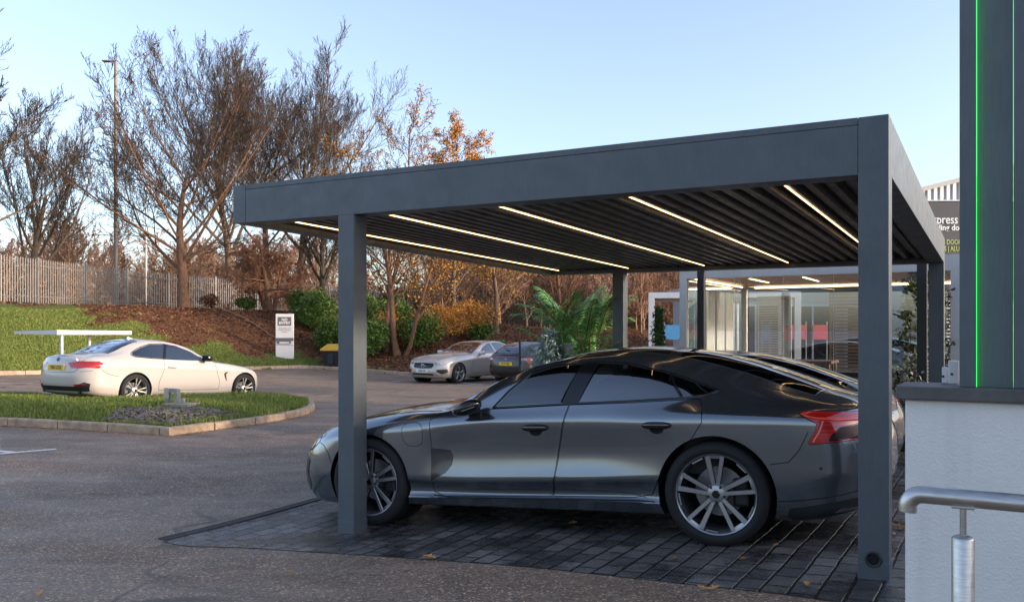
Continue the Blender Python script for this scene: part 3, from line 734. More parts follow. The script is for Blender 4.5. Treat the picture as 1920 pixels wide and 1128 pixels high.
    for x, w, tw in ((0,.245,.06),(-2.90,.285,.02)):
        for sd in (1,-1):
            wh = wheel(root, (x, sd*(.955-w/2), .362), sd, .366, .282, w, (5,'split'), wm, tw)
            wl = MB(); Mw = frame((x, sd*.64, .362), (-1,0,0) if sd > 0 else (1,0,0), (0,0,1), (0,sd,0)); wl.lathe([(.10,-.02),(.40,-.02),(.40,-.03)], 24, 0, Mw)
            wl.build('wheel_arch_liner', MATS['black_void'], root)
    if full:
        steering_wheel(root, (-1.42, -.38, .93))
        car_seat(root, -1.95, .37); car_seat(root, -1.95, -.37)
        mb = MB(); mb.bevbox((-2.9,-.72,.45),(-2.62,.72,1.02), .06); mb.build('rear_seat', MATS['seat_dark'], root, smooth=True)
        mb = MB(); mb.bevbox((-1.25,-.72,.9),(-.95,.72,.985), .03); mb.build('dashboard', MATS['seat_dark'], root, smooth=True)
    return root, B
# ------------------------------------------------------------------ ground, paving, kerbs
U = Vector((.866,-.5,0)); Vv = Vector((.5,.866,0)); O0 = Vector((-2.51,7.54,0))
def uv(u, v): return O0 + U*u + Vv*v
def to_uv(p): d = Vector((p[0],p[1],0)) - O0; return d.dot(U), d.dot(Vv)
def grid_mesh(name, xs, ys, zf, mat, kind='structure', mask=None, attr=None):
    X, Y = np.meshgrid(xs, ys); Z = zf(X, Y); nx, ny = len(xs), len(ys)
    me = bpy.data.meshes.new(name); V = np.stack([X.ravel(), Y.ravel(), Z.ravel()], 1)
    i = np.arange(nx*ny).reshape(ny, nx); Q = np.stack([i[:-1,:-1], i[:-1,1:], i[1:,1:], i[1:,:-1]], -1).reshape(-1, 4)
    if mask is not None:
        mk = mask(X, Y).ravel(); Q = Q[mk[Q].any(1)]
        used = np.unique(Q); rm = -np.ones(len(V), int); rm[used] = np.arange(len(used)); V = V[used]; Q = rm[Q]
    me.from_pydata([], [], []); me.vertices.add(len(V)); me.vertices.foreach_set('co', V.astype(np.float32).ravel())
    me.loops.add(len(Q)*4); me.loops.foreach_set('vertex_index', Q.astype(np.int32).ravel())
    me.polygons.add(len(Q)); me.polygons.foreach_set('loop_start', np.arange(len(Q), dtype=np.int32)*4)
    me.polygons.foreach_set('use_smooth', [True]*len(Q)); me.update(calc_edges=True)
    me.materials.append(mat)
    if attr:
        a = me.color_attributes.new(attr[0], 'FLOAT_COLOR', 'POINT'); w = attr[1](V[:,0], V[:,1])
        c = np.stack([w, w, w, np.ones_like(w)], 1).astype(np.float32); a.data.foreach_set('color', c.ravel())
    return tag(link(name, me), kind=kind)
def m_asphalt():
    m, nt, b = new_mat('asphalt'); v = coords(nt)
    big = noise(nt, v, .35, 4); mid = noise(nt, v, 2.2, 5, .65); fine = noise(nt, v, 130, 2, .6)
    c = ramp(nt, big, [(.3,(.170,.126,.090)),(.7,(.27,.200,.143))])
    c = mixc(nt, .55, c, ramp(nt, mid, [(.3,(.110,.083,.062)),(.75,(.31,.232,.168))]))
    vo = N(nt, 'ShaderNodeTexVoronoi'); vo.inputs['Scale'].default_value = 85; L(nt, v, vo.inputs['Vector'])
    sc = N(nt, 'ShaderNodeSeparateColor'); L(nt, vo.outputs['Color'], sc.inputs[0])
    c = mixc(nt, .85, c, mixc(nt, 1., c, ramp(nt, sc.outputs[0], [(0,(.35,.34,.33)),(.55,(1.0,.96,.92)),(.93,(1.6,1.5,1.4)),(.97,(3.6,3.3,3.0))]), 'MULTIPLY'))
    # stretched scuffs where tyres run
    v2 = coords(nt, (.25,2.4,1), (0,0,R(-28))); st = noise(nt, v2, 1.6, 4, .6)
    c = mixc(nt, mathn(nt, 'MULTIPLY', ramp(nt, st, [(.52,(0,0,0)),(.72,(1,1,1))]), .35), c, (.34,.27,.23))
    vc = N(nt, 'ShaderNodeTexVoronoi', feature='DISTANCE_TO_EDGE'); vc.inputs['Scale'].default_value = .28; wv = N(nt, 'ShaderNodeVectorMath', operation='MULTIPLY_ADD'); nn = N(nt, 'ShaderNodeTexNoise'); nn.inputs['Scale'].default_value = 1.1; L(nt, v, nn.inputs['Vector']); L(nt, nn.outputs['Color'], wv.inputs[0]); wv.inputs[1].default_value = (1.1,1.1,0); L(nt, v, wv.inputs[2]); L(nt, wv.outputs[0], vc.inputs['Vector'])
    ck = mathn(nt, 'MULTIPLY', ramp(nt, vc.outputs['Distance'], [(.003,(1,)*3),(.009,(0,)*3)]), ramp(nt, noise(nt, v, .5, 2), [(.50,(0,)*3),(.62,(.75,)*3)]))
    c = mixc(nt, ck, c, (.035,.03,.028))
    pt = ramp(nt, noise(nt, coords(nt, loc=(7,3,0)), .18, 2, .3), [(.50,(0,)*3),(.505,(1,)*3)]); c = mixc(nt, mathn(nt,'MULTIPLY',pt,.16), c, (.10,.08,.07))
    spot = ramp(nt, noise(nt, coords(nt, loc=(3,9,0)), 1.4, 3, .5), [(.66,(0,)*3),(.72,(1,)*3)]); c = mixc(nt, mathn(nt,'MULTIPLY',spot,.45), c, (.055,.046,.04))
    L(nt, c, b.inputs['Base Color'])
    wet = ramp(nt, noise(nt, coords(nt, (.5,1.1,1)), .8, 3), [(.42,(.42,)*3),(.6,(.70,)*3)])
    L(nt, wet, b.inputs['Roughness']); b.inputs['Specular IOR Level'].default_value = .45
    h = mathn(nt, 'ADD', fine, mathn(nt, 'MULTIPLY', vo.outputs['Distance'], .8)); bump(nt, b, h, .75, .008)
    return m
xs = np.concatenate([[-900,-300,-120,-60,-35], np.arange(-24,16.01,.25), [22,35,60,120,300,900]])
ys = np.concatenate([[-600,-150,-40,-15], np.arange(-6,40.01,.25), [50,80,200,600,1600]])
grid_mesh('ground', xs, ys, lambda X, Y: gz_np(X, Y)-.6*smooth01((Y-kerb_y(X)-1)/3)*(np.abs(X) < 80)*(Y < 300), m_asphalt())
def m_pavers():
    m, nt, b = new_mat('block_paving')
    v = coords(nt, kind='UV')
    wob = N(nt, 'ShaderNodeTexNoise'); wob.inputs['Scale'].default_value = 3.5; wob.inputs['Detail'].default_value = 3; L(nt, v, wob.inputs['Vector'])
    vm = N(nt, 'ShaderNodeVectorMath', operation='MULTIPLY_ADD'); L(nt, wob.outputs['Color'], vm.inputs[0]); vm.inputs[1].default_value = (.035,.022,0); L(nt, v, vm.inputs[2])
    br = N(nt, 'ShaderNodeTexBrick'); br.offset = .5; br.squash = 1; br.inputs['Scale'].default_value = 1
    br.inputs['Brick Width'].default_value = .215; br.inputs['Row Height'].default_value = .150; br.inputs['Mortar Size'].default_value = .011; br.inputs['Mortar Smooth'].default_value = .45; br.inputs['Bias'].default_value = 0
    br.inputs['Color1'].default_value = (.0,)*3+(1,); br.inputs['Color2'].default_value = (1,1,1,1); br.inputs['Mortar'].default_value = (.5,.5,.5,1)
    L(nt, vm.outputs[0], br.inputs['Vector'])
    o = coords(nt)
    tone = ramp(nt, br.outputs['Color'], [(0,(.075,.072,.070)),(.5,(.125,.118,.112)),(1,(.20,.185,.17))])
    stain = noise(nt, o, 1.7, 5, .65); fine = noise(nt, o, 38, 5, .7)
    c = mixc(nt, ramp(nt, stain, [(.46,(0,)*3),(.60,(.8,)*3)]), tone, (.020,.020,.022))
    c = mixc(nt, .45, c, mixc(nt, 1., c, ramp(nt, fine, [(.3,(.45,)*3),(.7,(1.5,1.45,1.4))]), 'MULTIPLY'))
    c = mixc(nt, br.outputs['Fac'], c, (.008,.008,.008))
    L(nt, c, b.inputs['Base Color'])
    L(nt, ramp(nt, mathn(nt, 'ADD', mathn(nt, 'MULTIPLY', stain, .7), mathn(nt, 'MULTIPLY', fine, .3)), [(.38,(.60,)*3),(.56,(.20,)*3)]), b.inputs['Roughness'])
    h = mathn(nt, 'SUBTRACT', mathn(nt, 'ADD', mathn(nt, 'MULTIPLY', fine, .5), mathn(nt, 'MULTIPLY', noise(nt, o, 9, 3), .5)), mathn(nt, 'MULTIPLY', br.outputs['Fac'], 1.6))
    bump(nt, b, h, 1.0, .012); return m
edge_px = [(300,1014),(330,1021),(460,1027),(640,1038),(820,1050),(1000,1064),(1244,1090),(1450,1112),(1640,1140),(1800,1170)]
edge = sorted(to_uv(gp(*p)) for p in edge_px)
chan_u = to_uv(gp(318,1012))[0]; chan_u2 = to_uv(gp(600,944))[0]
mb = MB(); us = np.linspace(min(chan_u, chan_u2), edge[-1][0]+1.2, 70); nv = 90; vlist = []
for u in us:
    v0 = float(pchip([e[0] for e in edge], [e[1] for e in edge], np.array([u]))[0]); v1 = 9.0
    for k in range(nv+1):
        v = v0+(v1-v0)*k/nv; p = uv(u, v); mb.v.append((p.x, p.y, gz(p.x, p.y)+.005)); vlist.append((v, u))
for i in range(len(us)-1):
    for k in range(nv): a = i*(nv+1)+k; mb.f.append((a, a+nv+1, a+nv+2, a+1)); mb.m.append(0)
pave = mb.build('paving', m_pavers(), smooth=True); tag(pave, kind='structure')
uvl = pave.data.uv_layers.new(name='UVMap')
for lp in pave.data.loops: uvl.data[lp.index].uv = vlist[lp.vertex_index]
# drain channel along the paving edge
plain('grating', (.055,.053,.05), .6)
mb = MB(); cu = us[0]; v0 = to_uv(gp(305,1012))[1]
for k in range(150):
    v = v0 + k*.05
    def S(q, v=v): p = uv(cu-.105+q[0], v+q[1]); return Vector((p.x, p.y, gz(p.x, p.y)+q[2]))
    mb.box((.012,.0,-.02),(.088,.05,.0085), 0, S); mb.box((.0,.0,-.02),(.012,.05,.014), 0, S); mb.box((.088,.0,-.02),(.10,.05,.014), 0, S)
    mb.box((.012,.004,-.02),(.088,.012,.012), 0, S); mb.box((.012,.020,-.02),(.088,.028,.012), 0, S); mb.box((.012,.036,-.02),(.088,.044,.012), 0, S)
tag(mb.build('drain_channel', MATS['grating']), 'dark slotted drain channel running along the left edge of the block paving', 'drain')
# ------------------------------------------------------------------ traffic island
plain('concrete_kerb', (.40,.29,.20), .85, var=.35, vscale=7, bmp=.5, bscale=45)
plain('concrete_pad', (.34,.28,.22), .85, var=.2, vscale=9, bmp=.4)
def m_grass(name, c1, c2):
    m, nt, b = new_mat(name); v = coords(nt)
    L(nt, ramp(nt, noise(nt, v, 1.1, 6, .7), [(.3,c1),(.7,c2)]), b.inputs['Base Color']); b.inputs['Roughness'].default_value = .8; b.inputs['Specular IOR Level'].default_value = .2; bump(nt, b, noise(nt, v, 40, 5), .8, .03); return m
m_grass('turf', (.06,.08,.018), (.15,.17,.035))
def m_blade(name, cols, rough=.55):
    m, nt, b = new_mat(name); g = N(nt, 'ShaderNodeNewGeometry')
    r = ramp(nt, g.outputs['Random Per Island'], [(i/(len(cols)-1), c) for i, c in enumerate(cols)]); L(nt, r, b.inputs['Base Color'])
    b.inputs['Roughness'].default_value = rough; b.inputs['Specular IOR Level'].default_value = .25
    b.inputs['Subsurface Weight'].default_value = 0
    return m
m_blade('grass_blade', [(.07,.10,.018),(.13,.19,.03),(.22,.28,.05),(.11,.15,.028),(.32,.29,.11)])
front_px = [(-160,788),(-60,794),(0,797),(140,804),(250,811),(317,816.5),(370,810),(420,803),(480,795),(530,787),(565,780),(583,773),(590,768)]
back_px = [(588,761),(570,755),(540,751),(480,750),(400,753),(300,757),(230,760),(168,762),(80,752),(0,744),(-160,738)]
outline = [gp(*p) for p in front_px] + [gp(*p) for p in back_px]
def resample(pts, step):
    out = []
    for p, q in zip(pts[:-1], pts[1:]):
        k = max(1, int((q-p).length/step)); out += [p.lerp(q, j/k) for j in range(k)]
    return out+[pts[-1]]
def offset2(pts, d, closed=True):
    n = len(pts); out = []
    for i in range(n):
        a = pts[i-1] if (closed or i) else pts[i]; c = pts[(i+1)%n] if (closed or i < n-1) else pts[i]
        t = (c-a); t.z = 0; t.normalize(); out.append(pts[i] + Vector((-t.y, t.x, 0))*d)
    return out
def kerb_run(name, pts, h=.12, w=.125, stone=.9, closed=False, inward=1, mat='concrete_kerb'):
    pts = resample(pts, .15); inn = offset2(pts, w*inward, closed); mb = MB(); acc = 0; k0 = 0
    n = len(pts); rng = random.Random(3)
    jz = 0
    for i in range(n-1):
        acc += (pts[i+1]-pts[i]).length
        g0 = 0.0; a, b = pts[i].copy(), pts[i+1].copy(); c, d = inn[i+1].copy(), inn[i].copy()
        if acc > stone:
            acc = 0; b = a.lerp(b, .86); c = d.lerp(c, .86); 
        zs = [gz(p.x, p.y) for p in (a,b,c,d)]
        lo = [Vector((p.x,p.y,z-.1)) for p, z in zip((a,b,c,d), zs)]; ch = .02
        def up(p, q, z, hh, f): r = p.lerp(q, f); return Vector((r.x, r.y, z+hh))
        mid = [up(a,d,zs[0],h-ch+jz,0), up(b,c,zs[1],h-ch+jz,0), up(c,b,zs[2],h+jz,0), up(d,a,zs[3],h+jz,0)]
        tp = [up(a,d,zs[0],h+jz,.16), up(b,c,zs[1],h+jz,.16)]
        vs = lo + mid + tp
        mb.add(vs, [(0,1,5,4),(4,5,9,8),(8,9,6,7),(2,3,7,6),(0,4,8,7,3),(1,2,6,9,5)])
        if acc == 0: jz = rng.uniform(-.006,.006)
    return tag(mb.build(name, MATS[mat]), kind='structure')
kerb_run('kerb', outline+[outline[0]], closed=True)
# turf surface inside the kerb, gently mounded
ins = offset2(outline, .11)
def inside(poly, x, y):
    r = False; j = len(poly)-1
    for i in range(len(poly)):
        if (poly[i].y > y) != (poly[j].y > y) and x < (poly[j].x-poly[i].x)*(y-poly[i].y)/(poly[j].y-poly[i].y)+poly[i].x: r = not r
        j = i
    return r
def edge_d(poly, x, y):
    p = Vector((x,y)); m = 9
    for i in range(len(poly)):
        a = poly[i].xy; b = poly[(i+1)%len(poly)].xy; t = max(0, min(1, (p-a).dot(b-a)/max(1e-6,(b-a).length_squared))); m = min(m, (a.lerp(b,t)-p).length)
    return m
def isl_z(x, y): return gz(x,y) + .10 + .10*min(1, edge_d(outline, x, y)/1.0)
bd = resample(ins+[ins[0]], .2)[:-1]; pts2 = [p.xy for p in bd]
xs_ = np.arange(min(p.x for p in bd), max(p.x for p in bd), .3); ys_ = np.arange(min(p.y for p in bd), max(p.y for p in bd), .3)
inn_pts = [Vector((x,y)) for x in xs_ for y in ys_ if inside(ins, x, y) and edge_d(ins, x, y) > .12]
r_ = delaunay_2d_cdt(pts2+inn_pts, [], [list(range(len(pts2)))], 1, 1e-4)
mb = MB(); mb.add([(p.x, p.y, isl_z(p.x, p.y)) for p in r_[0]], r_[2]); tag(mb.build('turf', MATS['turf'], smooth=True), kind='structure')
def blades(name, pts, hs, mat, width=.006, lean=.5, parent=None, kind='stuff', n=1):
    """tapered blades as narrow triangles; pts (k,3)"""
    k = len(pts); rg = np.random.default_rng(5)
    a = rg.uniform(0, 2*PI, k); l = rg.uniform(.1, lean, k)*hs; la = rg.uniform(0, 2*PI, k)
    w = width*rg.uniform(.7,1.5,k)
    dx, dy = np.cos(a)*w, np.sin(a)*w
    b0 = pts + np.stack([dx,dy,-.01+0*dx],1); b1 = pts - np.stack([dx,dy,.01+0*dx],1)
    m0 = pts + np.stack([dx*.7+np.cos(la)*l*.35, dy*.7+np.sin(la)*l*.35, hs*.55],1); m1 = pts + np.stack([-dx*.7+np.cos(la)*l*.35, -dy*.7+np.sin(la)*l*.35, hs*.55],1)
    t = pts + np.stack([np.cos(la)*l, np.sin(la)*l, hs],1)
    V = np.stack([b0,b1,m1,m0,t],1).reshape(-1,3); base = np.arange(k)[:,None]*5
    me = bpy.data.meshes.new(name)
    q = (base+np.array([0,1,2,3])); tr = (base+np.array([3,2,4]))
    loops = np.concatenate([q, tr],1).ravel(); me.vertices.add(len(V)); me.vertices.foreach_set('co', V.astype(np.float32).ravel())
    me.loops.add(len(loops)); me.loops.foreach_set('vertex_index', loops.astype(np.int32))
    st = (np.arange(k)[:,None]*7+np.array([0,4])).ravel(); me.polygons.add(2*k); me.polygons.foreach_set('loop_start', st.astype(np.int32)); me.update(calc_edges=True); me.validate()
    me.materials.append(mat); o = link(name, me, parent)
    return tag(o, kind=kind) if kind else o
slate_c = gp(330,800)
slate_poly = [gp(*p) for p in [(190,803),(317,812),(360,806),(455,792),(380,786),(290,784),(225,788)]]
rg = random.Random(11); P_ = []; H_ = []
bx0, bx1 = min(p.x for p in ins), max(p.x for p in ins); by0, by1 = min(p.y for p in ins), max(p.y for p in ins)
pad = gp(338,783)
while len(P_) < 42000:
    x, y = rg.uniform(max(bx0,-10.5), bx1), rg.uniform(by0, by1)
    if not inside(ins, x, y): continue
    if inside(slate_poly, x, y) and rg.random() < .96: continue
    if abs(x-pad.x) < .26 and abs(y-pad.y-.1) < .2: continue
    P_.append((x, y, isl_z(x, y))); t = math.sin(x*2.3+y)*math.sin(y*3.1-x*1.7)
    H_.append(rg.uniform(.04,.10)*(1+.35*t))
blades('grass', np.array(P_), np.array(H_), MATS['grass_blade'], .006, .9)
# slate chippings
plain('slate', (.17,.13,.118), .6, var=.45, vscale=2.5)
mb = MB()
for _ in range(700):
    for _t in range(20):
        x, y = rg.uniform(slate_c.x-1.3, slate_c.x+1.4), rg.uniform(slate_c.y-1, slate_c.y+1.6)
        if inside(slate_poly, x, y): break
    else: continue
    s_ = rg.uniform(.02,.05); Mx = Matrix.Translation((x, y, isl_z(x,y)+.015)) @ Matrix.Rotation(rg.uniform(0,6.3),4,'Z') @ Matrix.Rotation(rg.uniform(-.5,.5),4,'X') @ Matrix.Rotation(rg.uniform(-.5,.5),4,'Y')
    mb.prism([(s_*rg.uniform(.6,1.2)*math.cos(a), s_*.6*math.sin(a)) for a in (0,1.2,2.3,3.4,4.8)], -.006, .006, 0, Mx)
tag(mb.build('slate_chippings', MATS['slate']), kind='stuff')
# concrete pad with a galvanised bracket
pz = isl_z(pad.x, pad.y)
root = empty('lamp_base', (pad.x, pad.y, pz-.05), R(-12), 'square concrete base with a cut-off metal bracket in the grass island', 'post base')
mb = MB(); mb.bevbox((-.26,-.16,-.1),(.26,.22,.115), .012); mb.build('plinth', MATS['concrete_pad'], root)
plain('galvanised', (.30,.30,.30), .5, metal=.6, var=.2, vscale=20)
mb = MB(); mb.box((-.30,-.02,.115),(-.235,.09,.37)); mb.box((-.10,-.02,.115),(-.055,.09,.36)); mb.box((-.235,-.02,.30),(-.10,.09,.37)); mb.build('bracket', MATS['galvanised'], root)
mb = MB(); mb.box((-.305,-.035,.20),(-.21,-.022,.385)); mb.build('bracket_plate', MATS['rim_bright'], root)
mb = MB(); mb.lathe([(0,.20),(.03,.20),(.035,.18),(.035,.115)], 14, 0, Matrix.Translation((.06,.0,0))); mb.build('bolt_cap', MATS['galvanised'], root, smooth=True)
# painted bay lines
def m_line():
    m, nt, b = new_mat('line_paint'); v = coords(nt)
    L(nt, ramp(nt, noise(nt, v, 30, 6, .8), [(.36,(.16,.15,.14)),(.5,(.72,.69,.65))]), b.inputs['Base Color']); b.inputs['Roughness'].default_value = .6; bump(nt, b, noise(nt, v, 130, 2), .5, .004); return m
m_line(); mb = MB()
def line_px(a, b, w=.10):
    p, q = gp(*a), gp(*b); d = (q-p).normalized(); n_ = Vector((-d.y, d.x, 0))*w/2; k = max(2, int((q-p).length/.3)); vs = []
    for i in range(k+1):
        r = p.lerp(q, i/k)
        for s_ in (1,-1): t = r+n_*s_; vs.append((t.x, t.y, gz(t.x,t.y)+.006))
    mb.add(vs, [(2*i,2*i+1,2*i+3,2*i+2) for i in range(k)])
for a, b in [((-40,854),(105,842)),((-30,843),(24,848)),((-30,719),(62,718)),((-30,738),(200,736)),((90,754),(205,748)),((736,714.5),(790,711)),((840,723),(990,716)),((860,716.5),(905,721.5))]: line_px(a, b)
tag(mb.build('bay_markings', MATS['line_paint']), kind='structure')
# a crack and a few fallen leaves on the near ground
m_blade('fallen_leaf', [(.42,.15,.04),(.30,.10,.03),(.52,.27,.09),(.22,.09,.04)], .6)
rgl = random.Random(21); lf_px = [(805,1050,.075),(540,1076,.035),(75,1117,.05),(490,903,.04),(690,1005,.02),(1268,1052,.05),(1310,1041,.045),(1392,1052,.04),(1513,1100,.05),(1318,1106,.045),(1338,1107,.05),(1075,984,.05),(1684,992,.08),(1679,1006,.05),(1683,1034,.06),(1681,978,.05),(1693,996,.05),(1690,950,.06),(925,1038,.03),(1455,1026,.04),(1560,960,.05),(588,947,.04),(405,877,.03)]
for i, (x, y, s_) in enumerate(lf_px):
    p = gp(x, y); mb = MB(); a0 = rgl.uniform(0, 6.3); vs = []; cv = rgl.uniform(.25,.6)
    prof = [(0,-1),(.5,-.55),(.38,-.2),(.8,.1),(.42,.3),(.3,.75),(0,1.1),(-.34,.7),(-.4,.3),(-.75,.05),(-.36,-.25),(-.45,-.6)]
    for qx, qy in prof: vs.append((qx*s_*.55, qy*s_*.75, abs(qx)*s_*cv + qy*qy*s_*.15 + .003))
    vs.append((0,0,.004)); n_ = len(prof)
    mb.add(vs, [(j,(j+1)%n_,n_) for j in range(n_)])
    o = mb.build('fallen_leaf', MATS['fallen_leaf']); o.location = (p.x, p.y, gz(p.x,p.y)+.012); o.rotation_euler = (rgl.uniform(-.2,.2), rgl.uniform(-.2,.2), a0)
    lbl = {0:'largest curled orange leaf lying on the front edge of the paving',2:'thin yellow leaf on the asphalt in the bottom left corner of the photo'}.get(i, 'small brown fallen leaf lying flat on the ground')
    tag(o, lbl, 'leaf', None if i in (0,2) else 'small fallen leaves on the ground')

rk = random.Random(31); vs_ = []; 
def small_leaves(name, pts, mat):
    mb = MB()
    for (x, y) in pts:
        s_ = rk.uniform(.012,.03); z = gz(x,y)+.008; a = rk.uniform(0,6.3); c_, q_ = math.cos(a)*s_, math.sin(a)*s_
        mb.add([(x-c_,y-q_,z),(x+q_*.6,y-c_*.6,z+s_*.3),(x+c_,y+q_,z+s_*.2),(x-q_*.6,y+c_*.6,z)], [(0,1,2),(0,2,3)])
    tag(mb.build(name, mat), kind='stuff')
pts_ = []
fr_ = resample([gp(*p) for p in front_px], .05)
for p in fr_:
    for _ in range(3):
        if rk.random() < .8: d = abs(rk.gauss(0,.10)); pts_.append((p.x+rk.uniform(-.05,.05)+d*.1, p.y-.02-d))
for _ in range(130): x = rk.uniform(-9,6); y = rk.uniform(4.5,26); pts_.append((x, y))
small_leaves('leaf_debris', pts_, MATS['fallen_leaf'])
kb_ = [(x+rk.uniform(-.05,.05), float(kerb_y(x))-.06-abs(rk.gauss(0,.12))) for x in np.arange(-18,4,.03)]
small_leaves('kerbside_leaves', kb_, MATS['fallen_leaf'])
# ------------------------------------------------------------------ carport
def m_coated(name, col, rough=.45):
    m, nt, b = new_mat(name); v = coords(nt)
    c = ramp(nt, noise(nt, v, 2.5, 5, .6), [(.3, tuple(x*.9 for x in col)), (.7, tuple(x*1.1 for x in col))]); 
    c = mixc(nt, .35, c, mixc(nt, 1., c, ramp(nt, noise(nt, coords(nt,(60,60,3)), 3, 4, .7), [(.35,(.7,)*3),(.65,(1.3,)*3)]), 'MULTIPLY'))
    L(nt, c, b.inputs['Base Color']); L(nt, ramp(nt, noise(nt, v, 9, 4), [(.3,(rough-.08,)*3),(.7,(rough+.1,)*3)]), b.inputs['Roughness'])
    bump(nt, b, noise(nt, v, 420, 2), .12, .002); return m
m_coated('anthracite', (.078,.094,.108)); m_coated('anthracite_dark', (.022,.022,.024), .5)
m_coated('louvre_grey', (.045,.042,.040), .42)
emit('led_warm', (1.0,.62,.28), 1.15)
WU, DV, BW = 5.41, 6.1, .166
def zb(u, v): a = u/WU; b = v/DV; return (2.555*(1-a)+2.506*a)*(1-b) + (2.425*(1-a)+2.400*a)*b
def G(p): q = uv(p[0], p[1]); th = 1-.12*p[1]/DV; return Vector((q.x, q.y, zb(p[0],p[1]) + p[2]*th))
def post(u0, v0, name, parent, w=BW, top=None):
    q = uv(u0+w/2, v0+w/2); zt = zb(u0, v0)+(top if top else 0); z0 = gz(q.x, q.y)
    def Gp(p): r = uv(p[0], p[1]); return Vector((r.x, r.y, p[2]))
    mb = MB(); mb.bevbox((u0,v0,z0-.02),(u0+w,v0+w,zt), .004, 0, Gp); o = mb.build(name, MATS['anthracite'], parent, world=True)
    mb = MB(); e = .003; mb.bevbox((u0-e,v0-e,z0-.02),(u0+w+e,v0+w+e,z0+.105), .002, 0, Gp); mb.build('foot_sleeve', MATS['anthracite'], o, world=True)
    return o
p0 = uv(WU/2, DV/2); root = empty('carport', (p0.x, p0.y, gz(p0.x, p0.y)), 0, 'flat-roofed anthracite carport with lit louvred ceiling over the grey cars', 'carport')
H_B = .338
def beam(name, a, b, mat='anthracite', parent=root, n=1):
    mb = MB(); mb.bevbox(a, b, .003, 0, G); return mb.build(name, MATS[mat], parent, world=True)
beam('corner_block', (0,0,0), (BW*.93,BW,H_B)); beam('corner_block', (0,DV-BW,0), (BW,DV,H_B)); beam('corner_block', (WU-BW,DV-BW,0), (WU,DV,H_B))
beam('beam', (BW*.93+.003,.002,0), (WU-BW-.002,BW,H_B-.0445)); beam('beam', (BW*.93+.003,0,H_B-.0435), (WU-BW-.002,BW,H_B))
beam('beam', (BW+.003,DV-BW,0), (WU-BW-.003,DV,H_B)); beam('beam', (0,BW+.003,0), (BW,DV-BW-.003,H_B)); beam('beam', (WU-BW,BW+.003,0), (WU,DV-BW-.003,H_B))
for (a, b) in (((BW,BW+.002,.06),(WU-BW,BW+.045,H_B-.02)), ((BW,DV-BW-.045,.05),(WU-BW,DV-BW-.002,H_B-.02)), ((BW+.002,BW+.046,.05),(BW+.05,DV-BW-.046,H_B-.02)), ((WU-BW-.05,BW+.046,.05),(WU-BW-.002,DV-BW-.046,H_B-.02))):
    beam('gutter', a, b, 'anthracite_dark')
fr = post(WU-BW, 0, 'post', root, top=H_B); post(1.24, 0, 'post', root); post(1.15, DV-BW, 'post', root); post(WU-BW, DV-BW, 'post', root)
# drain outlet in the foot of the near post
q = uv(WU-BW/2, 0); zc = .265; Mo = frame((q.x, q.y, zc), U, (0,0,1), -Vv)
mb = MB(); mb.lathe([(.030,.002),(.034,.008),(.042,.010),(.047,.006),(.048,.0)], 32, 0, Mo); dr = mb.build('drain_outlet', MATS['anthracite_dark'], root, smooth=True, world=True)
mb = MB(); mb.lathe([(0,.0035),(.031,.0035)], 28, 0, Mo); mb.build('outlet_bore', MATS['black_void'], dr, world=True)
pitch = .2757
k = 0; u = .317+.069-pitch
led_u = []
n_l = 0
while u + pitch/2 < WU-BW+.03:
    a = max(u-pitch/2, BW+.055); b = min(u+pitch/2-.004, WU-BW-.055)
    mb = MB(); v0, v1 = BW+.05, DV-BW-.05
    mb.box((a, v0, .128), (b, v1, .150), 0, G)
    mb.box((a, v0, .115), (min(a+.018,b), v1, .1275), 0, G)
    for rc in (u-.069, u+.069):
        if rc-.03 > a-.01 and rc+.03 < b+.012:
            vs = [G((rc+x, v, z)) for v in (v0, v1) for x, z in ((-.040,.127),(-.024,.062),(.024,.062),(.040,.127))]
            mb.add(vs, [(0,1,5,4),(1,2,6,5),(2,3,7,6),(0,3,2,1),(4,5,6,7)], 0)
    if b-a > .05:
        lo = mb.build('louvre', MATS['louvre_grey'], root, world=True)
        if n_l % 4 == 1:
            ls = MB(); ls.box((u-.069-.003, v0+.03, .052), (u-.069+.003, v1-.02, .0615), 0, G); ls.build('light_strip', MATS['led_warm'], lo, world=True)
    u += pitch; n_l += 1
# ------------------------------------------------------------------ slim dark frame behind the carport
root = empty('open_pergola', (2.9,12.7,gz(2.9,12.7)), 0, 'slim dark steel frame of two thin posts standing behind the carport', 'pergola')
pa = at(1307,600,12.6); pb = at(1719,600,11.1)
for p, w in ((pa,.105),(pb,.12)):
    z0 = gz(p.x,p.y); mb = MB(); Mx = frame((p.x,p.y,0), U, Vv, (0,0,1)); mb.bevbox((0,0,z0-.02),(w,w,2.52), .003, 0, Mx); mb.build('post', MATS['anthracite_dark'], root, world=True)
d_ = (pb-pa); d_.z = 0; ln = d_.length; d_.normalize(); mb = MB(); Mx = frame((pa.x,pa.y,0), d_, Vector((-d_.y,d_.x,0)), (0,0,1)); mb.bevbox((0,0,2.521),(ln+.12,.1,2.64), .003, 0, Mx); mb.build('beam', MATS['anthracite_dark'], root, world=True)
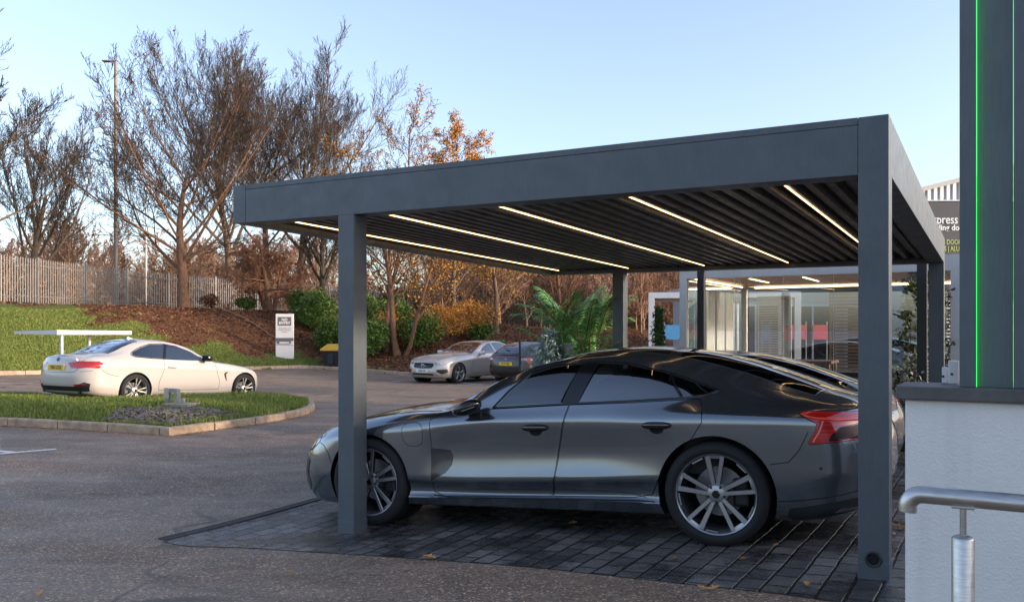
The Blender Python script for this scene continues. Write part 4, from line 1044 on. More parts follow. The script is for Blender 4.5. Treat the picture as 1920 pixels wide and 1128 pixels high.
# ------------------------------------------------------------------ rendered wall, light column and handrail on the right
def m_render():
    m, nt, b = new_mat('white_render'); v = coords(nt)
    c = ramp(nt, noise(nt, v, 1.3, 5, .6), [(.3,(.68,.67,.64)),(.7,(.80,.785,.75))])
    c = mixc(nt, mathn(nt,'MULTIPLY', ramp(nt, noise(nt, coords(nt,(7,7,.6)), 1.5, 5), [(.55,(0,)*3),(.75,(1,)*3)]), .25), c, (.42,.43,.42)); sx = N(nt, 'ShaderNodeSeparateXYZ'); L(nt, v, sx.inputs[0]); mr = N(nt, 'ShaderNodeMapRange'); mr.inputs[1].default_value = 1.45; mr.inputs[2].default_value = 1.05; mr.inputs[3].default_value = .75; mr.inputs[4].default_value = .0; L(nt, sx.outputs['Z'], mr.inputs[0])
    st = ramp(nt, noise(nt, coords(nt,(16,16,.8)), 1.6, 5, .7), [(.48,(0,)*3),(.72,(1,)*3)])
    c = mixc(nt, mathn(nt,'MULTIPLY', st, mathn(nt,'MULTIPLY', mr.outputs[0], .35)), c, (.34,.34,.31)); L(nt, c, b.inputs['Base Color'])
    b.inputs['Roughness'].default_value = .85
    h = mathn(nt, 'ADD', noise(nt, v, 110, 4, .6), mathn(nt,'MULTIPLY', noise(nt, v, 34, 2), .4)); bump(nt, b, h, .8, .005); return m
m_render()
plain('coping', (.075,.073,.072), .5, var=.35, vscale=8, bmp=.35, bscale=60)
def steel():
    m, nt, b = new_mat('brushed_steel'); v = coords(nt, (3,3,60))
    L(nt, ramp(nt, noise(nt, v, 8, 4), [(.3,(.42,.41,.40)),(.7,(.58,.56,.54))]), b.inputs['Base Color']); b.inputs['Metallic'].default_value = 1
    L(nt, ramp(nt, noise(nt, coords(nt), 25, 5, .7), [(.3,(.28,)*3),(.7,(.48,)*3)]), b.inputs['Roughness']); b.inputs['Anisotropic'].default_value = .4; return m
steel()
wz = at(1697,745,3.1); W0 = Vector((wz.x, wz.y, 0)); zcap = at(1697,748,3.1).z
def WM(p): q = W0 + U*p[0] + Vv*p[1]; return Vector((q.x, q.y, p[2]))
root = empty('wall', (W0.x+.8, W0.y-.3, gz(W0.x+.8, W0.y-.3)), 0, 'white textured render wall with dark stone coping at the right edge', 'wall')
mb = MB(); mb.bevbox((0,0,-.3),(4.5,.20,zcap), .006, 0, WM); mb.build('wall_body', MATS['white_render'], root, world=True)
for a, b in ((-.028,.435),(.441,1.05),(1.056,1.66),(1.666,2.3),(2.306,4.6)):
    mb = MB(); mb.bevbox((a,-.03,zcap+.001),(b,.27,zcap+.050), .005, 0, WM); mb.build('coping_stone', MATS['coping'], root, world=True)
mb = MB(); mb.box((.4352,-.024,zcap+.002),(.4408,.265,zcap+.046), 0, WM); mb.build('mortar_joint', MATS['concrete_pad'], root, world=True)
zt = zcap+.050
# light column: slim post, glowing groove and broad panels
emit('led_green', (.01,.7,.06), .75); emit('led_green_dim', (.01,.8,.06), .12)
def wx(px, vv):        # distance along the wall of a sight line at depth offset vv
    k = (px-960)/F; o = W0+Vv*vv; return (k*o.y-o.x)/(U.x-k*U.y)
root = empty('light_column', tuple(WM((wx(1850,.02),.05,zt))), 0, 'tall anthracite column with a glowing green light groove standing on the wall', 'light column')
x0, x1, x2, x3 = wx(1799,.02), wx(1831,.02), wx(1846,.02), wx(1901,.02)
mb = MB(); mb.bevbox((x0,.02,zt),(x1-.001,.14,4.2), .003, 0, WM); mb.build('post', MATS['anthracite'], root, world=True)
mb = MB(); mb.bevbox((x1+.001,.045,zt),(x3-.002,.14,4.2), .002, 0, WM); mb.build('panel', MATS['anthracite'], root, world=True)
mb = MB(); mb.bevbox((x3+.002,.030,zt),(x3+.5,.14,4.2), .003, 0, WM); mb.build('panel', MATS['anthracite'], root, world=True)
mb = MB(); mb.box((x1-.0005,.024,zt+.002),(x1+.0006,.0445,4.2), 0, WM); mb.build('light_strip', MATS['led_green'], root, world=True)
mb = MB(); mb.box((x3-.0012,.040,zt+.002),(x3+.0002,.044,4.2), 0, WM); mb.build('light_strip', MATS['led_green_dim'], root, world=True)
# two small white boxes on the back of the coping
plain('white_plastic', (.62,.62,.60), .45, var=.06)
for (a, b, h, vv, lbl) in ((1766,1777,.062,.235,'smaller square white junction box behind the column on the coping'),(1778,1798,.088,.215,'taller white junction box with a small keyhole beside the column')):
    xa, xb = wx(a, vv), wx(b, vv); r = empty('junction_box', tuple(WM(((xa+xb)/2, vv+.015, zt))), 0, lbl, 'junction box')
    mb = MB(); mb.bevbox((xa,vv,zt),(xb,vv+.03,zt+h), .003, 0, WM); mb.build('housing', MATS['white_plastic'], r, world=True)
    c_ = WM(((xa+xb)/2-.006, vv-.001, zt+h*.42)); mb = MB(); mb.lathe([(0,.003),(.004,.003),(.005,0)], 10, 0, frame(c_, U, (0,0,1), -Vv)); mb.build('lock', MATS['black_plastic'], r, world=True)
# handrail
h0 = at(1720,932,2.18); HR = Vector((h0.x, h0.y, 0))
def HM(d, z, o=0): q = HR + U*d + Vv*o; return Vector((q.x, q.y, z))
def hx(px): k = (px-960)/F; return (k*HR.y-HR.x)/(U.x-k*U.y)
rz = at(1760,928.5,HR.y-.02).z; rr = .0225
root = empty('handrail', tuple(HM(hx(1806), gz(1.2,2))), 0, 'brushed stainless handrail with a bent end in front of the white wall', 'handrail')
mb = MB(); xb = hx(1684)+rr; pts = [HM(xb, rz-.047), HM(xb+.001, rz-.036)]
for k in range(9): a = PI/2*k/8; pts.append(HM(xb+.036*(1-math.cos(a))+.0, rz-.036+.036*math.sin(a)))
pts += [HM(hx(1740)+.01, rz), HM(hx(1742)+.012, rz)]
mb.tube(pts, rr, 28); rl = mb.build('rail', MATS['brushed_steel'], root, smooth=True, world=True)
mb = MB(); mb.tube([HM(hx(1742)+.013, rz), HM(hx(1920)+1.2, rz)], rr*.99, 28); mb.build('rail', MATS['brushed_steel'], root, smooth=True, world=True)
mb = MB(); mb.tube([HM(hx(1742)+.0108, rz), HM(hx(1742)+.0135, rz)], rr*1.012, 28); mb.build('joint_ring', MATS['brushed_steel'], root, smooth=True, world=True)
px_ = hx(1806); mb = MB(); mb.bevbox((px_-.026,-.012,rz-rr-.004),(px_+.026,.012,rz-rr+.004), .002, 0, lambda p: HM(p[0], p[2], p[1])); mb.build('saddle', MATS['brushed_steel'], root, world=True)
Mp = Matrix.Translation(HM(px_, 0)); zb_ = at(1806,1006,HM(px_,0).y).z
mb = MB(); mb.lathe([(0,rz-rr),(.0078,rz-rr),(.0078,zb_+.002)], 20, 0, Mp); mb.build('stem', MATS['brushed_steel'], root, smooth=True, world=True)
mb = MB(); mb.lathe([(0,zb_+.006),(.010,zb_+.006),(.024,zb_),(.0265,zb_-.004),(.0268,-.2)], 32, 0, Mp); mb.build('post', MATS['brushed_steel'], root, smooth=True, world=True)

# ------------------------------------------------------------------ glazed garden room behind the carport
m_coated('taupe_frame', (.50,.47,.45), .5); plain('white_frame', (.58,.59,.61), .45, var=.05)
plain('wood_ceiling', (.42,.24,.13), .6, var=.25, vscale=4); plain('blind_brown', (.22,.16,.12), .6, var=.15); plain('blind_grey', (.48,.47,.45), .6, var=.08)
plain('decking', (.30,.26,.22), .75, var=.2); plain('curtain_grey', (.55,.56,.56), .9)
emit('led_room', (1.0,.70,.38), 1.8)
glass('glass_room', (.86,.90,.90), 1.6, dens=.10); glass('glass_screen', (.72,.80,.82), 1.0, dens=.05)
Q0 = at(1274,600,14.05); Q0.z = 0
def PM(p): q = Q0 + U*p[0] + Vv*p[1]; return Vector((q.x, q.y, p[2]))
fl = .12; root = empty('glass_pavilion', tuple(PM((2,2,gz(5,14)))), 0, 'taupe framed glass garden room with blinds and warm ceiling lights', 'garden room')
W_, D_ = 4.15, 4.0; zb1, zt1 = 2.45, 2.68
def pbox(name, a, b, mat, par=root, bev=.003):
    mb = MB(); mb.bevbox(a, b, bev, 0, PM); return mb.build(name, MATS[mat], par, world=True)
pbox('floor_deck', (-.05,-.05,-.3), (W_+.05,D_+.05,fl), 'decking')
for u_, v_ in ((0,0),(W_-.12,0),(0,D_-.12),(W_-.12,D_-.12)): pbox('post', (u_,v_,fl), (u_+.12,v_+.12,zb1), 'taupe_frame')
pbox('beam', (0,0,zb1), (W_,.12,zt1), 'taupe_frame'); pbox('beam', (0,D_-.12,zb1), (W_,D_,zt1), 'taupe_frame'); pbox('beam', (0,.121,zb1), (.12,D_-.121,zt1), 'taupe_frame'); pbox('beam', (W_-.12,.121,zb1), (W_,D_-.121,zt1), 'taupe_frame')
for k in range(16):
    a = .125+k*.2437; pbox('ceiling_slat', (a,.125,zb1+.05), (a+.225,D_-.125,zb1+.075), 'wood_ceiling', bev=.002)
pbox('roof_sheet', (.125,.125,zb1+.12), (W_-.125,D_-.125,zb1+.14), 'blind_brown')
pbox('light_strip', (.3,D_-.16,zb1-.005), (W_-.2,D_-.135,zb1+.03), 'led_room', bev=.001); 
for u_ in (.85,1.75,2.65): pbox('light_strip', (u_,1.2,zb1+.035), (u_+.03,2.6,zb1+.048), 'led_room', bev=.001)
pbox('light_strip', (.15,.4,zb1-.005), (.17,3.4,zb1+.02), 'led_room', bev=.001)
xs_g = [.13]+[ (lambda k: (k*Q0.y-Q0.x)/(U.x-k*U.y))((px-960)/F) for px in (1375,1467,1562,1665) ]+[W_-.13]
for a, b in zip(xs_g[:-1], xs_g[1:]):
    g = pbox('glass_panel', (a+.003,.05,fl+.03), (b-.003,.058,zb1-.01), 'glass_room', bev=.001)
    pbox('glass_edge', (a-.002,.045,fl+.03), (a+.003,.063,zb1-.01), 'blind_grey', g, bev=.0005)
for k in range(4): a = .13+k*.94; pbox('glass_panel', (.05,a,fl+.03), (.058,a+.93,zb1-.01), 'glass_room', bev=.001)
def blind(u0, u1, v, z0, z1, mat, pitch=.06, th=.035):
    mb = MB(); z = z0
    while z < z1: mb.box((u0,v,z),(u1,v+.012,z+th), 0, PM); z += pitch
    mb.box((u0,v-.004,z1),(u1,v+.03,z1+.06), 0, PM); mb.box((u0-.03,v-.004,z0),(u0-.001,v+.03,z1+.06), 0, PM); mb.box((u1+.001,v-.004,z0),(u1+.03,v+.03,z1+.06), 0, PM); return mb.build('slatted_blind', MATS[mat], root, world=True)
blind(.10+.3, 1.02, D_-.25, fl, 2.22, 'blind_grey', .05, .036); blind(1.80, 2.55, D_-.25, fl, 2.30, 'blind_brown', .065, .046); blind(3.15, 3.95, D_-.25, fl, 2.22, 'blind_brown', .065, .046)
for k in range(7): pbox('curtain', (.18+.03*(k%2),.5+k*.30,fl),(.20+.03*(k%2),.79+k*.30,2.3), 'curtain_grey', bev=.004)
# bench table inside and low bench outside
def bench(name, p, ln, dp, ht, lbl, mat, cat, th=.045):
    r = empty(name, tuple(PM((p[0],p[1],p[2]))), 0, lbl, cat)
    mb = MB(); mb.bevbox((p[0]-ln/2,p[1]-dp/2,p[2]+ht-th),(p[0]+ln/2,p[1]+dp/2,p[2]+ht), .006, 0, PM); mb.build('top', MATS[mat], r, world=True)
    for sx in (-1,1):
        for sy in (-1,1):
            cx, cy = p[0]+sx*(ln/2-.07), p[1]+sy*(dp/2-.06); mb = MB(); mb.bevbox((cx-.035,cy-.035,p[2]),(cx+.035,cy+.035,p[2]+ht-th), .004, 0, PM); mb.build('leg', MATS[mat], r, world=True)
    return r
plain('table_wood', (.17,.09,.05), .55, var=.2)
bench('table', (1.55,1.7,fl), 1.3, .8, .95, 'brown wooden table standing inside the glass garden room', 'table_wood', 'table')
bench('bench', (2.75,-.95,gz(5.3,11.9)), 1.9, .42, .95, 'long dark counter-height bench in front of the glass garden room', 'black_plastic', 'bench', .07)
# white frame further back, pale building seen through the glass, banner sheets in place of reflections
root = empty('pergola', tuple(at(1350,600,20.)[:2])+(gz(5,20),), 0, 'white flat-roofed pergola frame standing beyond the glass garden room', 'pergola')
A_ = at(1216,600,20.0); A_.z = 0; zt2 = at(1216,548,20).z
def AM(p): q = A_ + Vector((.985,-.17,0))*p[0] + Vector((.17,.985,0))*p[1]; return Vector((q.x,q.y,p[2]))
for u_ in (0,3.35):
    for v_ in (0,2.6): mb = MB(); mb.bevbox((u_,v_,-.1),(u_+.14,v_+.14,zt2-.14), .003, 0, AM); mb.build('post', MATS['white_frame'], root, world=True)
for a, b in (((0,0,zt2-.139),(3.49,.14,zt2)),((0,2.6,zt2-.139),(3.49,2.74,zt2)),((0,.141,zt2-.139),(.14,2.599,zt2)),((3.35,.141,zt2-.139),(3.49,2.599,zt2))): mb = MB(); mb.bevbox(a, b, .003, 0, AM); mb.build('beam', MATS['white_frame'], root, world=True)
mb = MB(); mb.box((.141,.141,zt2-.09),(3.349,2.599,zt2-.05), 0, AM); mb.build('roof', MATS['blind_brown'], root, world=True)
root = empty('showroom', (13,31,gz(12,30)), 0, 'low pale showroom with grey glazing behind the white pergola', 'building')
plain('cladding_pale', (.42,.42,.43), .6, var=.06); plain('brick_brown', (.26,.17,.12), .85, var=.25, vscale=5)
mb = MB(); mb.bevbox((7.3,29.5,-.4),(20,38,3.1), .02); mb.build('wall', MATS['cladding_pale'], root, world=True)
mb = MB(); mb.bevbox((7.1,29.2,3.101),(20.2,38.2,3.35), .02); mb.build('roof', MATS['blind_grey'], root, world=True)
glass('glass_window', (.25,.28,.3), 1.3, dens=.05)
for k in range(6): 
    a = 7.7+k*2.0; mb = MB(); mb.box((a,29.40,.2),(a+1.7,29.495,2.5)); w_ = mb.build('window_frame', MATS['white_frame'], root, world=True)
    for j in range(2): mb = MB(); mb.box((a+.08+j*.81,29.37,.28),(a+.08+j*.81+.73,29.399,2.42)); mb.build('pane', MATS['lamp_black'], w_, world=True)
plain('banner_red', (.45,.04,.06), .6); plain('banner_blue', (.04,.20,.42), .6)  # banner sheets below are built in place of reflections in the glass
for a, b, m_, l_ in ((1285,1362,'banner_red','widest red banner sheet standing in for a reflection in the pavilion glass'),(1246,1276,'banner_blue','blue banner sheet standing in for a reflection at the far left end'),(1429,1444,'banner_blue','narrow blue banner sheet for a reflection between the two red ones'),(1470,1512,'banner_red','red banner sheet for a reflection right of the narrow blue one'),(1524,1551,'banner_red','rightmost short red banner sheet standing in for a reflection')):
    p, q = at(a,622,25), at(b,622,25); r = empty('banner', (((p.x+q.x)/2),25,gz(p.x,25)), 0, l_, 'banner')
    mb = MB(); mb.bevbox((p.x,24.99,at(0,636,25).z),(q.x,25.01,at(0,609,25).z), .003); mb.build('sheet', MATS[m_], r, world=True)
    for x_ in (p.x,q.x): mb = MB(); mb.tube([(x_,25.03,gz(x_,25)),(x_,25.03,1.85)], .02, 6); mb.build('pole', MATS['galvanised'], r, world=True)
# glass wind screen standing behind the near car
p, q = at(974,650,12.9), at(1075,650,12.2); r = empty('glass_screen', ((p.x+q.x)/2, (p.y+q.y)/2, gz(p.x,p.y)), 0, 'clear glass wind screen with a black edge post beside the palm', 'glass screen')
d_ = (q-p); d_.z = 0; ln = d_.length; d_.normalize(); Mx = frame((p.x,p.y,0), d_, Vector((-d_.y,d_.x,0)), (0,0,1)); zg = gz(p.x,p.y)
mb = MB(); mb.bevbox((.02,-.005,zg+.05),(ln,.005,at(974,641,12.9).z), .001, 0, Mx); mb.build('pane', MATS['glass_screen'], r, world=True)
mb = MB(); mb.bevbox((-.005,-.012,zg-.02),(.018,.012,at(974,640,12.9).z), .002, 0, Mx); mb.build('edge_post', MATS['black_plastic'], r, world=True)
mb = MB(); mb.bevbox((-.005,-.03,zg-.02),(ln,.03,zg+.049), .004, 0, Mx); mb.build('base_channel', MATS['galvanised'], r, world=True)
# ------------------------------------------------------------------ warehouse with the dark sign band
def m_corr():
    m, nt, b = new_mat('corrugated'); v = coords(nt)
    w = N(nt, 'ShaderNodeTexWave'); w.inputs['Scale'].default_value = 1.6; w.wave_profile = 'SIN'; L(nt, v, w.inputs['Vector'])
    L(nt, ramp(nt, w.outputs['Fac'], [(0,(.30,.33,.35)),(1,(.55,.57,.58))]), b.inputs['Base Color']); b.inputs['Roughness'].default_value = .5; bump(nt, b, w.outputs['Fac'], .8, .05); return m
m_corr(); plain('sign_dark', (.055,.058,.065), .5, var=.08); plain('letter_white', (.8,.82,.82), .5, var=.02); plain('letter_green', (.45,.52,.12), .5, var=.03)
YW = 26.; sg = lambda px, py, d=0: at(px, py, YW-d)
root = empty('warehouse', (sg(1900,0).x, YW+6, gz(14,30)), 0, 'corrugated metal warehouse with a dark lettered sign band', 'building')
x0 = sg(1722,0).x; x1 = x0+14; z_e = sg(0,360).z; slope = (sg(0,340).z-sg(0,355).z)/(sg(1798,0).x-sg(1738,0).x)
mid = (x0+x1)/2; zr = z_e + (mid-x0)*slope
mb = MB(); mb.add([(x0,YW,-.5),(x1,YW,-.5),(x1,YW,z_e),(mid,YW,zr),(x0,YW,z_e),(x0,YW+18,-.5),(x1,YW+18,-.5),(x1,YW+18,z_e),(mid,YW+18,zr),(x0,YW+18,z_e)], [(0,1,2,3,4),(9,8,7,6,5),(0,4,9,5),(1,6,7,2)]); mb.build('wall', MATS['corrugated'], root, world=True)
mb = MB(); e = .12; mb.add([(x0-e,YW-.15,z_e-.05),(mid,YW-.15,zr),(x1+e,YW-.15,z_e-.05),(x0-e,YW-.15,z_e+.09),(mid,YW-.15,zr+.14),(x1+e,YW-.15,z_e+.09)]+[(x0-e,YW+18.2,z_e-.05),(mid,YW+18.2,zr),(x1+e,YW+18.2,z_e-.05),(x0-e,YW+18.2,z_e+.09),(mid,YW+18.2,zr+.14),(x1+e,YW+18.2,z_e+.09)],
    [(0,1,4,3),(1,2,5,4),(3,4,10,9),(4,5,11,10),(0,6,7,1),(1,7,8,2),(6,9,10,7),(7,10,11,8),(0,3,9,6),(2,8,11,5)]); mb.build('roof', MATS['blind_grey'], root, world=True)
sb = MB(); sb.bevbox((sg(1726,0).x,YW-.12,sg(0,560).z),(x1-1,YW-.002,sg(0,379).z), .01); sg_o = sb.build('sign_band', MATS['sign_dark'], root, world=True)
mb = MB(); mb.bevbox((sg(1726,0).x,YW-.15,sg(0,378.5).z),(x1-1,YW-.002,sg(0,376).z), .004); mb.build('sign_trim', MATS['white_frame'], root, world=True)
def sign_text(s_, px, py, size, mat, sx=1., bold=.0):
    p = at(px, py, YW-.13); M_ = frame((p.x, p.y, p.z), (1,0,0), (0,0,1), (0,-1,0)); return text('lettering', s_, size, M_, MATS[mat], sg_o, world=True, align='LEFT', extrude=.004, sx=sx, bold=bold)
sign_text('express', 1738, 412, .385, 'letter_white', .80, .003); sign_text('bifolding doors', 1732, 427, .25, 'letter_white', .93, .005)
sign_text('SLIDING DOORS', 1738, 454, .205, 'letter_green', .74, .002); sign_text('WINDOWS | ALUMINIUM', 1727, 466.5, .205, 'letter_green', .74, .002); sign_text('info', 1779, 499, .33, 'letter_white', .9, .003)
# unseen block added right of the view so that it shades the carport
root = empty('shade_block', (13,0,gz(12,0)), 0, 'plain grey block added out of view right of the handrail to shade the carport', 'building')
mb = MB(); mb.bevbox((9,-14,-.3),(20,7.4,3.0), .03); mb.build('wall', MATS['cladding_pale'], root)
bpy.context.view_layer.update()
o_ = [c for c in bpy.data.objects if c.parent == root][0]; o_.matrix_parent_inverse = root.matrix_world.inverted()
mb = MB(); mb.bevbox((8.8,-14.2,3.001),(20.2,7.6,3.25), .03); mb.build('roof', MATS['blind_grey'], root, world=True)
for k in range(6): mb = MB(); mb.box((8.97,-12+k*3.2,.8),(8.999,-10+k*3.2,2.4)); mb.build('window', MATS['lamp_black'], root, world=True)
# ------------------------------------------------------------------ bank behind the car park
def litter_w(X, Y):
    d = Y - kerb_y(X); lim = np.interp(X, [-26,-19.5,-17.2,-14.5,-11.5,-9,-8,-7.2], [14,11,8.2,4.6,2.6,1.6,.9,-1])
    j = .9*np.sin(X*1.9+Y*.8)+.6*np.sin(X*4.3-Y*2.1)+.4*np.sin(Y*5.1+X)
    return smooth01((d-lim+j)/1.6+.5)*smooth01((16-d)/2+.5*(d<50))
def m_bank():
    m, nt, b = new_mat('bank_soil'); v = coords(nt)
    at_ = N(nt, 'ShaderNodeVertexColor'); at_.layer_name = 'litter'
    n1 = noise(nt, v, 3.5, 6, .75); n2 = noise(nt, v, 14, 4, .8)
    lit = ramp(nt, n2, [(.3,(.045,.024,.015)),(.5,(.14,.065,.036)),(.68,(.26,.125,.065))])
    lit = mixc(nt, .4, lit, ramp(nt, n1, [(.35,(.06,.036,.024)),(.65,(.20,.095,.052))]))
    gr = ramp(nt, n1, [(.3,(.055,.072,.016)),(.7,(.13,.145,.036))]); gr = mixc(nt, .4, gr, ramp(nt, n2, [(.35,(.06,.09,.018)),(.65,(.26,.27,.08))]))
    fac = ramp(nt, mathn(nt, 'ADD', at_.outputs['Color'], mathn(nt, 'MULTIPLY', mathn(nt,'SUBTRACT', n2, .5), .7)), [(.45,(0,)*3),(.55,(1,)*3)])
    L(nt, mixc(nt, fac, gr, lit), b.inputs['Base Color']); b.inputs['Roughness'].default_value = .9; b.inputs['Specular IOR Level'].default_value = .15
    bump(nt, b, n2, 1., .06); return m
xs = np.concatenate([[-400,-150,-80,-50,-38], np.arange(-30,22.1,.4), [30,45,80,200,500]]); ys = np.concatenate([np.arange(11,75,.4), [80,100,150,300,900]])
grid_mesh('bank', xs, ys, lambda X, Y: np.where(Y < kerb_y(X), gz_np(X,Y)-.5, bank_np(X, Y)), m_bank(), mask=lambda X, Y: Y > kerb_y(X)-.05, attr=('litter', litter_w))
kp = [Vector((x, float(kerb_y(x)), 0)) for x in np.arange(-34, 14, .5)]
kerb_run('kerb', kp, h=.13, w=.14, inward=1)
# kerb back edge filler so that no gap opens behind the stones
rg = np.random.default_rng(4)
def scatter(n, x0, x1, dmax, want):
    out = []
    while len(out) < n:
        x = rg.uniform(x0, x1, 4000); d = rg.uniform(.15, dmax, 4000); y = kerb_y(x)+d; w = litter_w(x, y)
        k = (rg.random(4000) < (w if want else 1-w)) & (y < 62) & (np.abs(x) < y*.63+2)
        out += list(zip(x[k], y[k]))
    a = np.array(out[:n]); return np.column_stack([a, bank_np(a[:,0], a[:,1])])
p = scatter(70000, -27, -5, 9, False); blades('grass', p, rg.uniform(.03,.09,len(p)), MATS['grass_blade'], .009, .9)
def leaf_cards(name, pts, size, mat, flat=.35, parent=None, kind='stuff', ratio=.55, rgen=None):
    rg = rgen or np.random.default_rng(9); k = len(pts); a = rg.uniform(0, 2*PI, k); t = rg.normal(0, flat, (k,2)); s_ = size*rg.uniform(.6,1.4,k)
    e1 = np.stack([np.cos(a), np.sin(a), t[:,0]],1); e1 /= np.linalg.norm(e1, axis=1)[:,None]
    e2 = np.stack([-np.sin(a), np.cos(a), t[:,1]],1); e2 -= e1*(e1*e2).sum(1)[:,None]; e2 /= np.linalg.norm(e2, axis=1)[:,None]
    e1 *= s_[:,None]; e2 *= (s_*ratio)[:,None]; up = np.cross(e1, e2); up /= np.linalg.norm(up,axis=1)[:,None]+1e-9; c = up*(s_*.18)[:,None]
    V = np.stack([pts-e1, pts-e2+c, pts+e1, pts+e2+c],1).reshape(-1,3); base = np.arange(k)[:,None]*4
    loops = (base+np.array([0,1,2,0,2,3])).ravel(); me = bpy.data.meshes.new(name)
    me.vertices.add(len(V)); me.vertices.foreach_set('co', V.astype(np.float32).ravel()); me.loops.add(len(loops)); me.loops.foreach_set('vertex_index', loops.astype(np.int32))
    me.polygons.add(2*k); me.polygons.foreach_set('loop_start', np.arange(2*k, dtype=np.int32)*3); me.update(calc_edges=True); me.materials.append(mat)
    o = link(name, me, parent); return tag(o, kind=kind) if kind else o
m_blade('litter', [(.09,.04,.02),(.20,.085,.04),(.32,.14,.065),(.14,.06,.03),(.42,.22,.11),(.10,.06,.04)], .7)
p = scatter(40000, -24, 8, 13, True); p[:,2] += .02; leaf_cards('leaf_litter', p, .055, MATS['litter'])
m_blade('leaf_orange', [(.50,.20,.03),(.62,.29,.05),(.42,.15,.03),(.66,.37,.07),(.32,.15,.05)], .6)
m_blade('leaf_yellow', [(.66,.41,.06),(.58,.31,.05),(.46,.34,.07),(.38,.18,.05)], .6)
m_blade('leaf_brown', [(.16,.055,.025),(.22,.075,.03),(.12,.05,.025)], .7)
m_blade('leaf_green', [(.05,.095,.018),(.09,.16,.03),(.15,.24,.05),(.07,.12,.025),(.21,.28,.07)], .42)
m_blade('leaf_palm', [(.06,.17,.05),(.11,.27,.08),(.18,.38,.11),(.08,.20,.06)], .4)
m_blade('leaf_frost', [(.32,.42,.42),(.22,.33,.33),(.42,.50,.50),(.15,.24,.22)], .6)
m_blade('leaf_ficus', [(.05,.075,.018),(.09,.115,.03),(.14,.15,.05)], .45)
m_blade('leaf_sage', [(.17,.19,.15),(.24,.26,.21),(.12,.14,.10)], .7)
m_blade('leaf_cypress', [(.02,.055,.015),(.035,.08,.02)], .7)
def m_bark(name, c1, c2):
    m, nt, b = new_mat(name); v = coords(nt, (3,3,.6)); L(nt, ramp(nt, noise(nt, v, 6, 5, .7), [(.3,c1),(.7,c2)]), b.inputs['Base Color']); b.inputs['Roughness'].default_value = .9; b.inputs['Specular IOR Level'].default_value = .2
    bump(nt, b, noise(nt, v, 14, 5, .7), .8, .03); return m
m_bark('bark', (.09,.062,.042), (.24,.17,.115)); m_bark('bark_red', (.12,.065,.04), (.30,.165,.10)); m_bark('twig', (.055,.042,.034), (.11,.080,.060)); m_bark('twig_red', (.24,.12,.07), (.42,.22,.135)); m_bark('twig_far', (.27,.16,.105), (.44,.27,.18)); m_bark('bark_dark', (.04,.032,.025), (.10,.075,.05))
# ------------------------------------------------------------------ trees
class Tree:
    def __init__(s, seed): s.r = random.Random(seed); s.tr = []; s.tw = []; s.tips = []
    def seg(s, path, rads, thick):
        (s.tr if thick else s.tw).append((path, rads))
    def branch(s, p, d, ln, rad, lev, spec):
        r = s.r; maxl = spec['levels']; n = max(3, int(spec['nseg'][lev])); path = [p.copy()]; rads = [rad]; dirs = [d.copy()]
        for i in range(n):
            w = spec['wob'][lev]; d = (d + Vector((r.gauss(0,w), r.gauss(0,w), r.gauss(0,w)*.7)) + Vector((0,0,spec['up'][lev]))*(1/n)).normalized()
            p = p + d*(ln/n); path.append(p.copy()); dirs.append(d.copy()); rads.append(max(rad*(1-(i+1)/n*(1-spec['taper'][lev])), .004))
        s.seg(path, rads, lev <= spec.get('thick', 1))
        if lev >= maxl: s.tips.append(path); return
        k = spec['kids'][lev]; k = r.randint(int(k*.8), int(k*1.2)+0) if k > 3 else k
        t0 = spec['start'][lev]
        for j in range(k):
            t = t0 + (1-t0)*(j+r.uniform(.1,.9))/k; x = t*n; i = min(n-1, int(x)); q = path[i].lerp(path[i+1], x-i); dd = dirs[i+1]
            a = r.uniform(0, 2*PI) if lev else (j*2.4+r.uniform(-.4,.4)); o = dd.orthogonal().normalized(); o = (Matrix.Rotation(a, 3, dd) @ o)
            ang = R(r.uniform(*spec['ang'][lev])); nd = (dd*math.cos(ang)+o*math.sin(ang)).normalized()
            f = spec['shape'](t) if lev == 0 else 1-.45*t
            s.branch(q, nd, ln*spec['len'][lev]*f*r.uniform(.75,1.2), max(.004, rads[i]*spec['rad'][lev]*r.uniform(.7,1)), lev+1, spec)
def tubes_mesh(name, paths, mat, parent, nside=3, minr=0.):
    V = []; Fq = []; o = 0
    for path, rads in paths:
        n = len(path); P = np.array([tuple(p) for p in path]); T = np.gradient(P, axis=0); T /= np.linalg.norm(T, axis=1)[:,None]+1e-9
        ref = np.array([0,0,1.]) if abs(T[0,2]) < .8 else np.array([1.,0,0]); A = np.cross(T, ref); A /= np.linalg.norm(A, axis=1)[:,None]+1e-9; B_ = np.cross(T, A)
        r_ = np.maximum(np.array(rads), minr)[:,None,None]; th = np.arange(nside)*2*PI/nside
        ring = P[:,None,:] + r_*(A[:,None,:]*np.cos(th)[None,:,None] + B_[:,None,:]*np.sin(th)[None,:,None]); V.append(ring.reshape(-1,3))
        i = np.arange(n-1)[:,None]*nside; j = np.arange(nside)[None]; j2 = (j+1)%nside
        Fq.append((o+np.stack([i+j, i+j2, i+nside+j2, i+nside+j], -1)).reshape(-1,4)); o += n*nside
    V = np.concatenate(V); Q = np.concatenate(Fq); me = bpy.data.meshes.new(name)
    me.vertices.add(len(V)); me.vertices.foreach_set('co', V.astype(np.float32).ravel()); me.loops.add(len(Q)*4); me.loops.foreach_set('vertex_index', Q.astype(np.int32).ravel())
    me.polygons.add(len(Q)); me.polygons.foreach_set('loop_start', np.arange(len(Q), dtype=np.int32)*4); me.polygons.foreach_set('use_smooth', [True]*len(Q)); me.update(calc_edges=True); me.materials.append(mat)
    return link(name, me, parent)
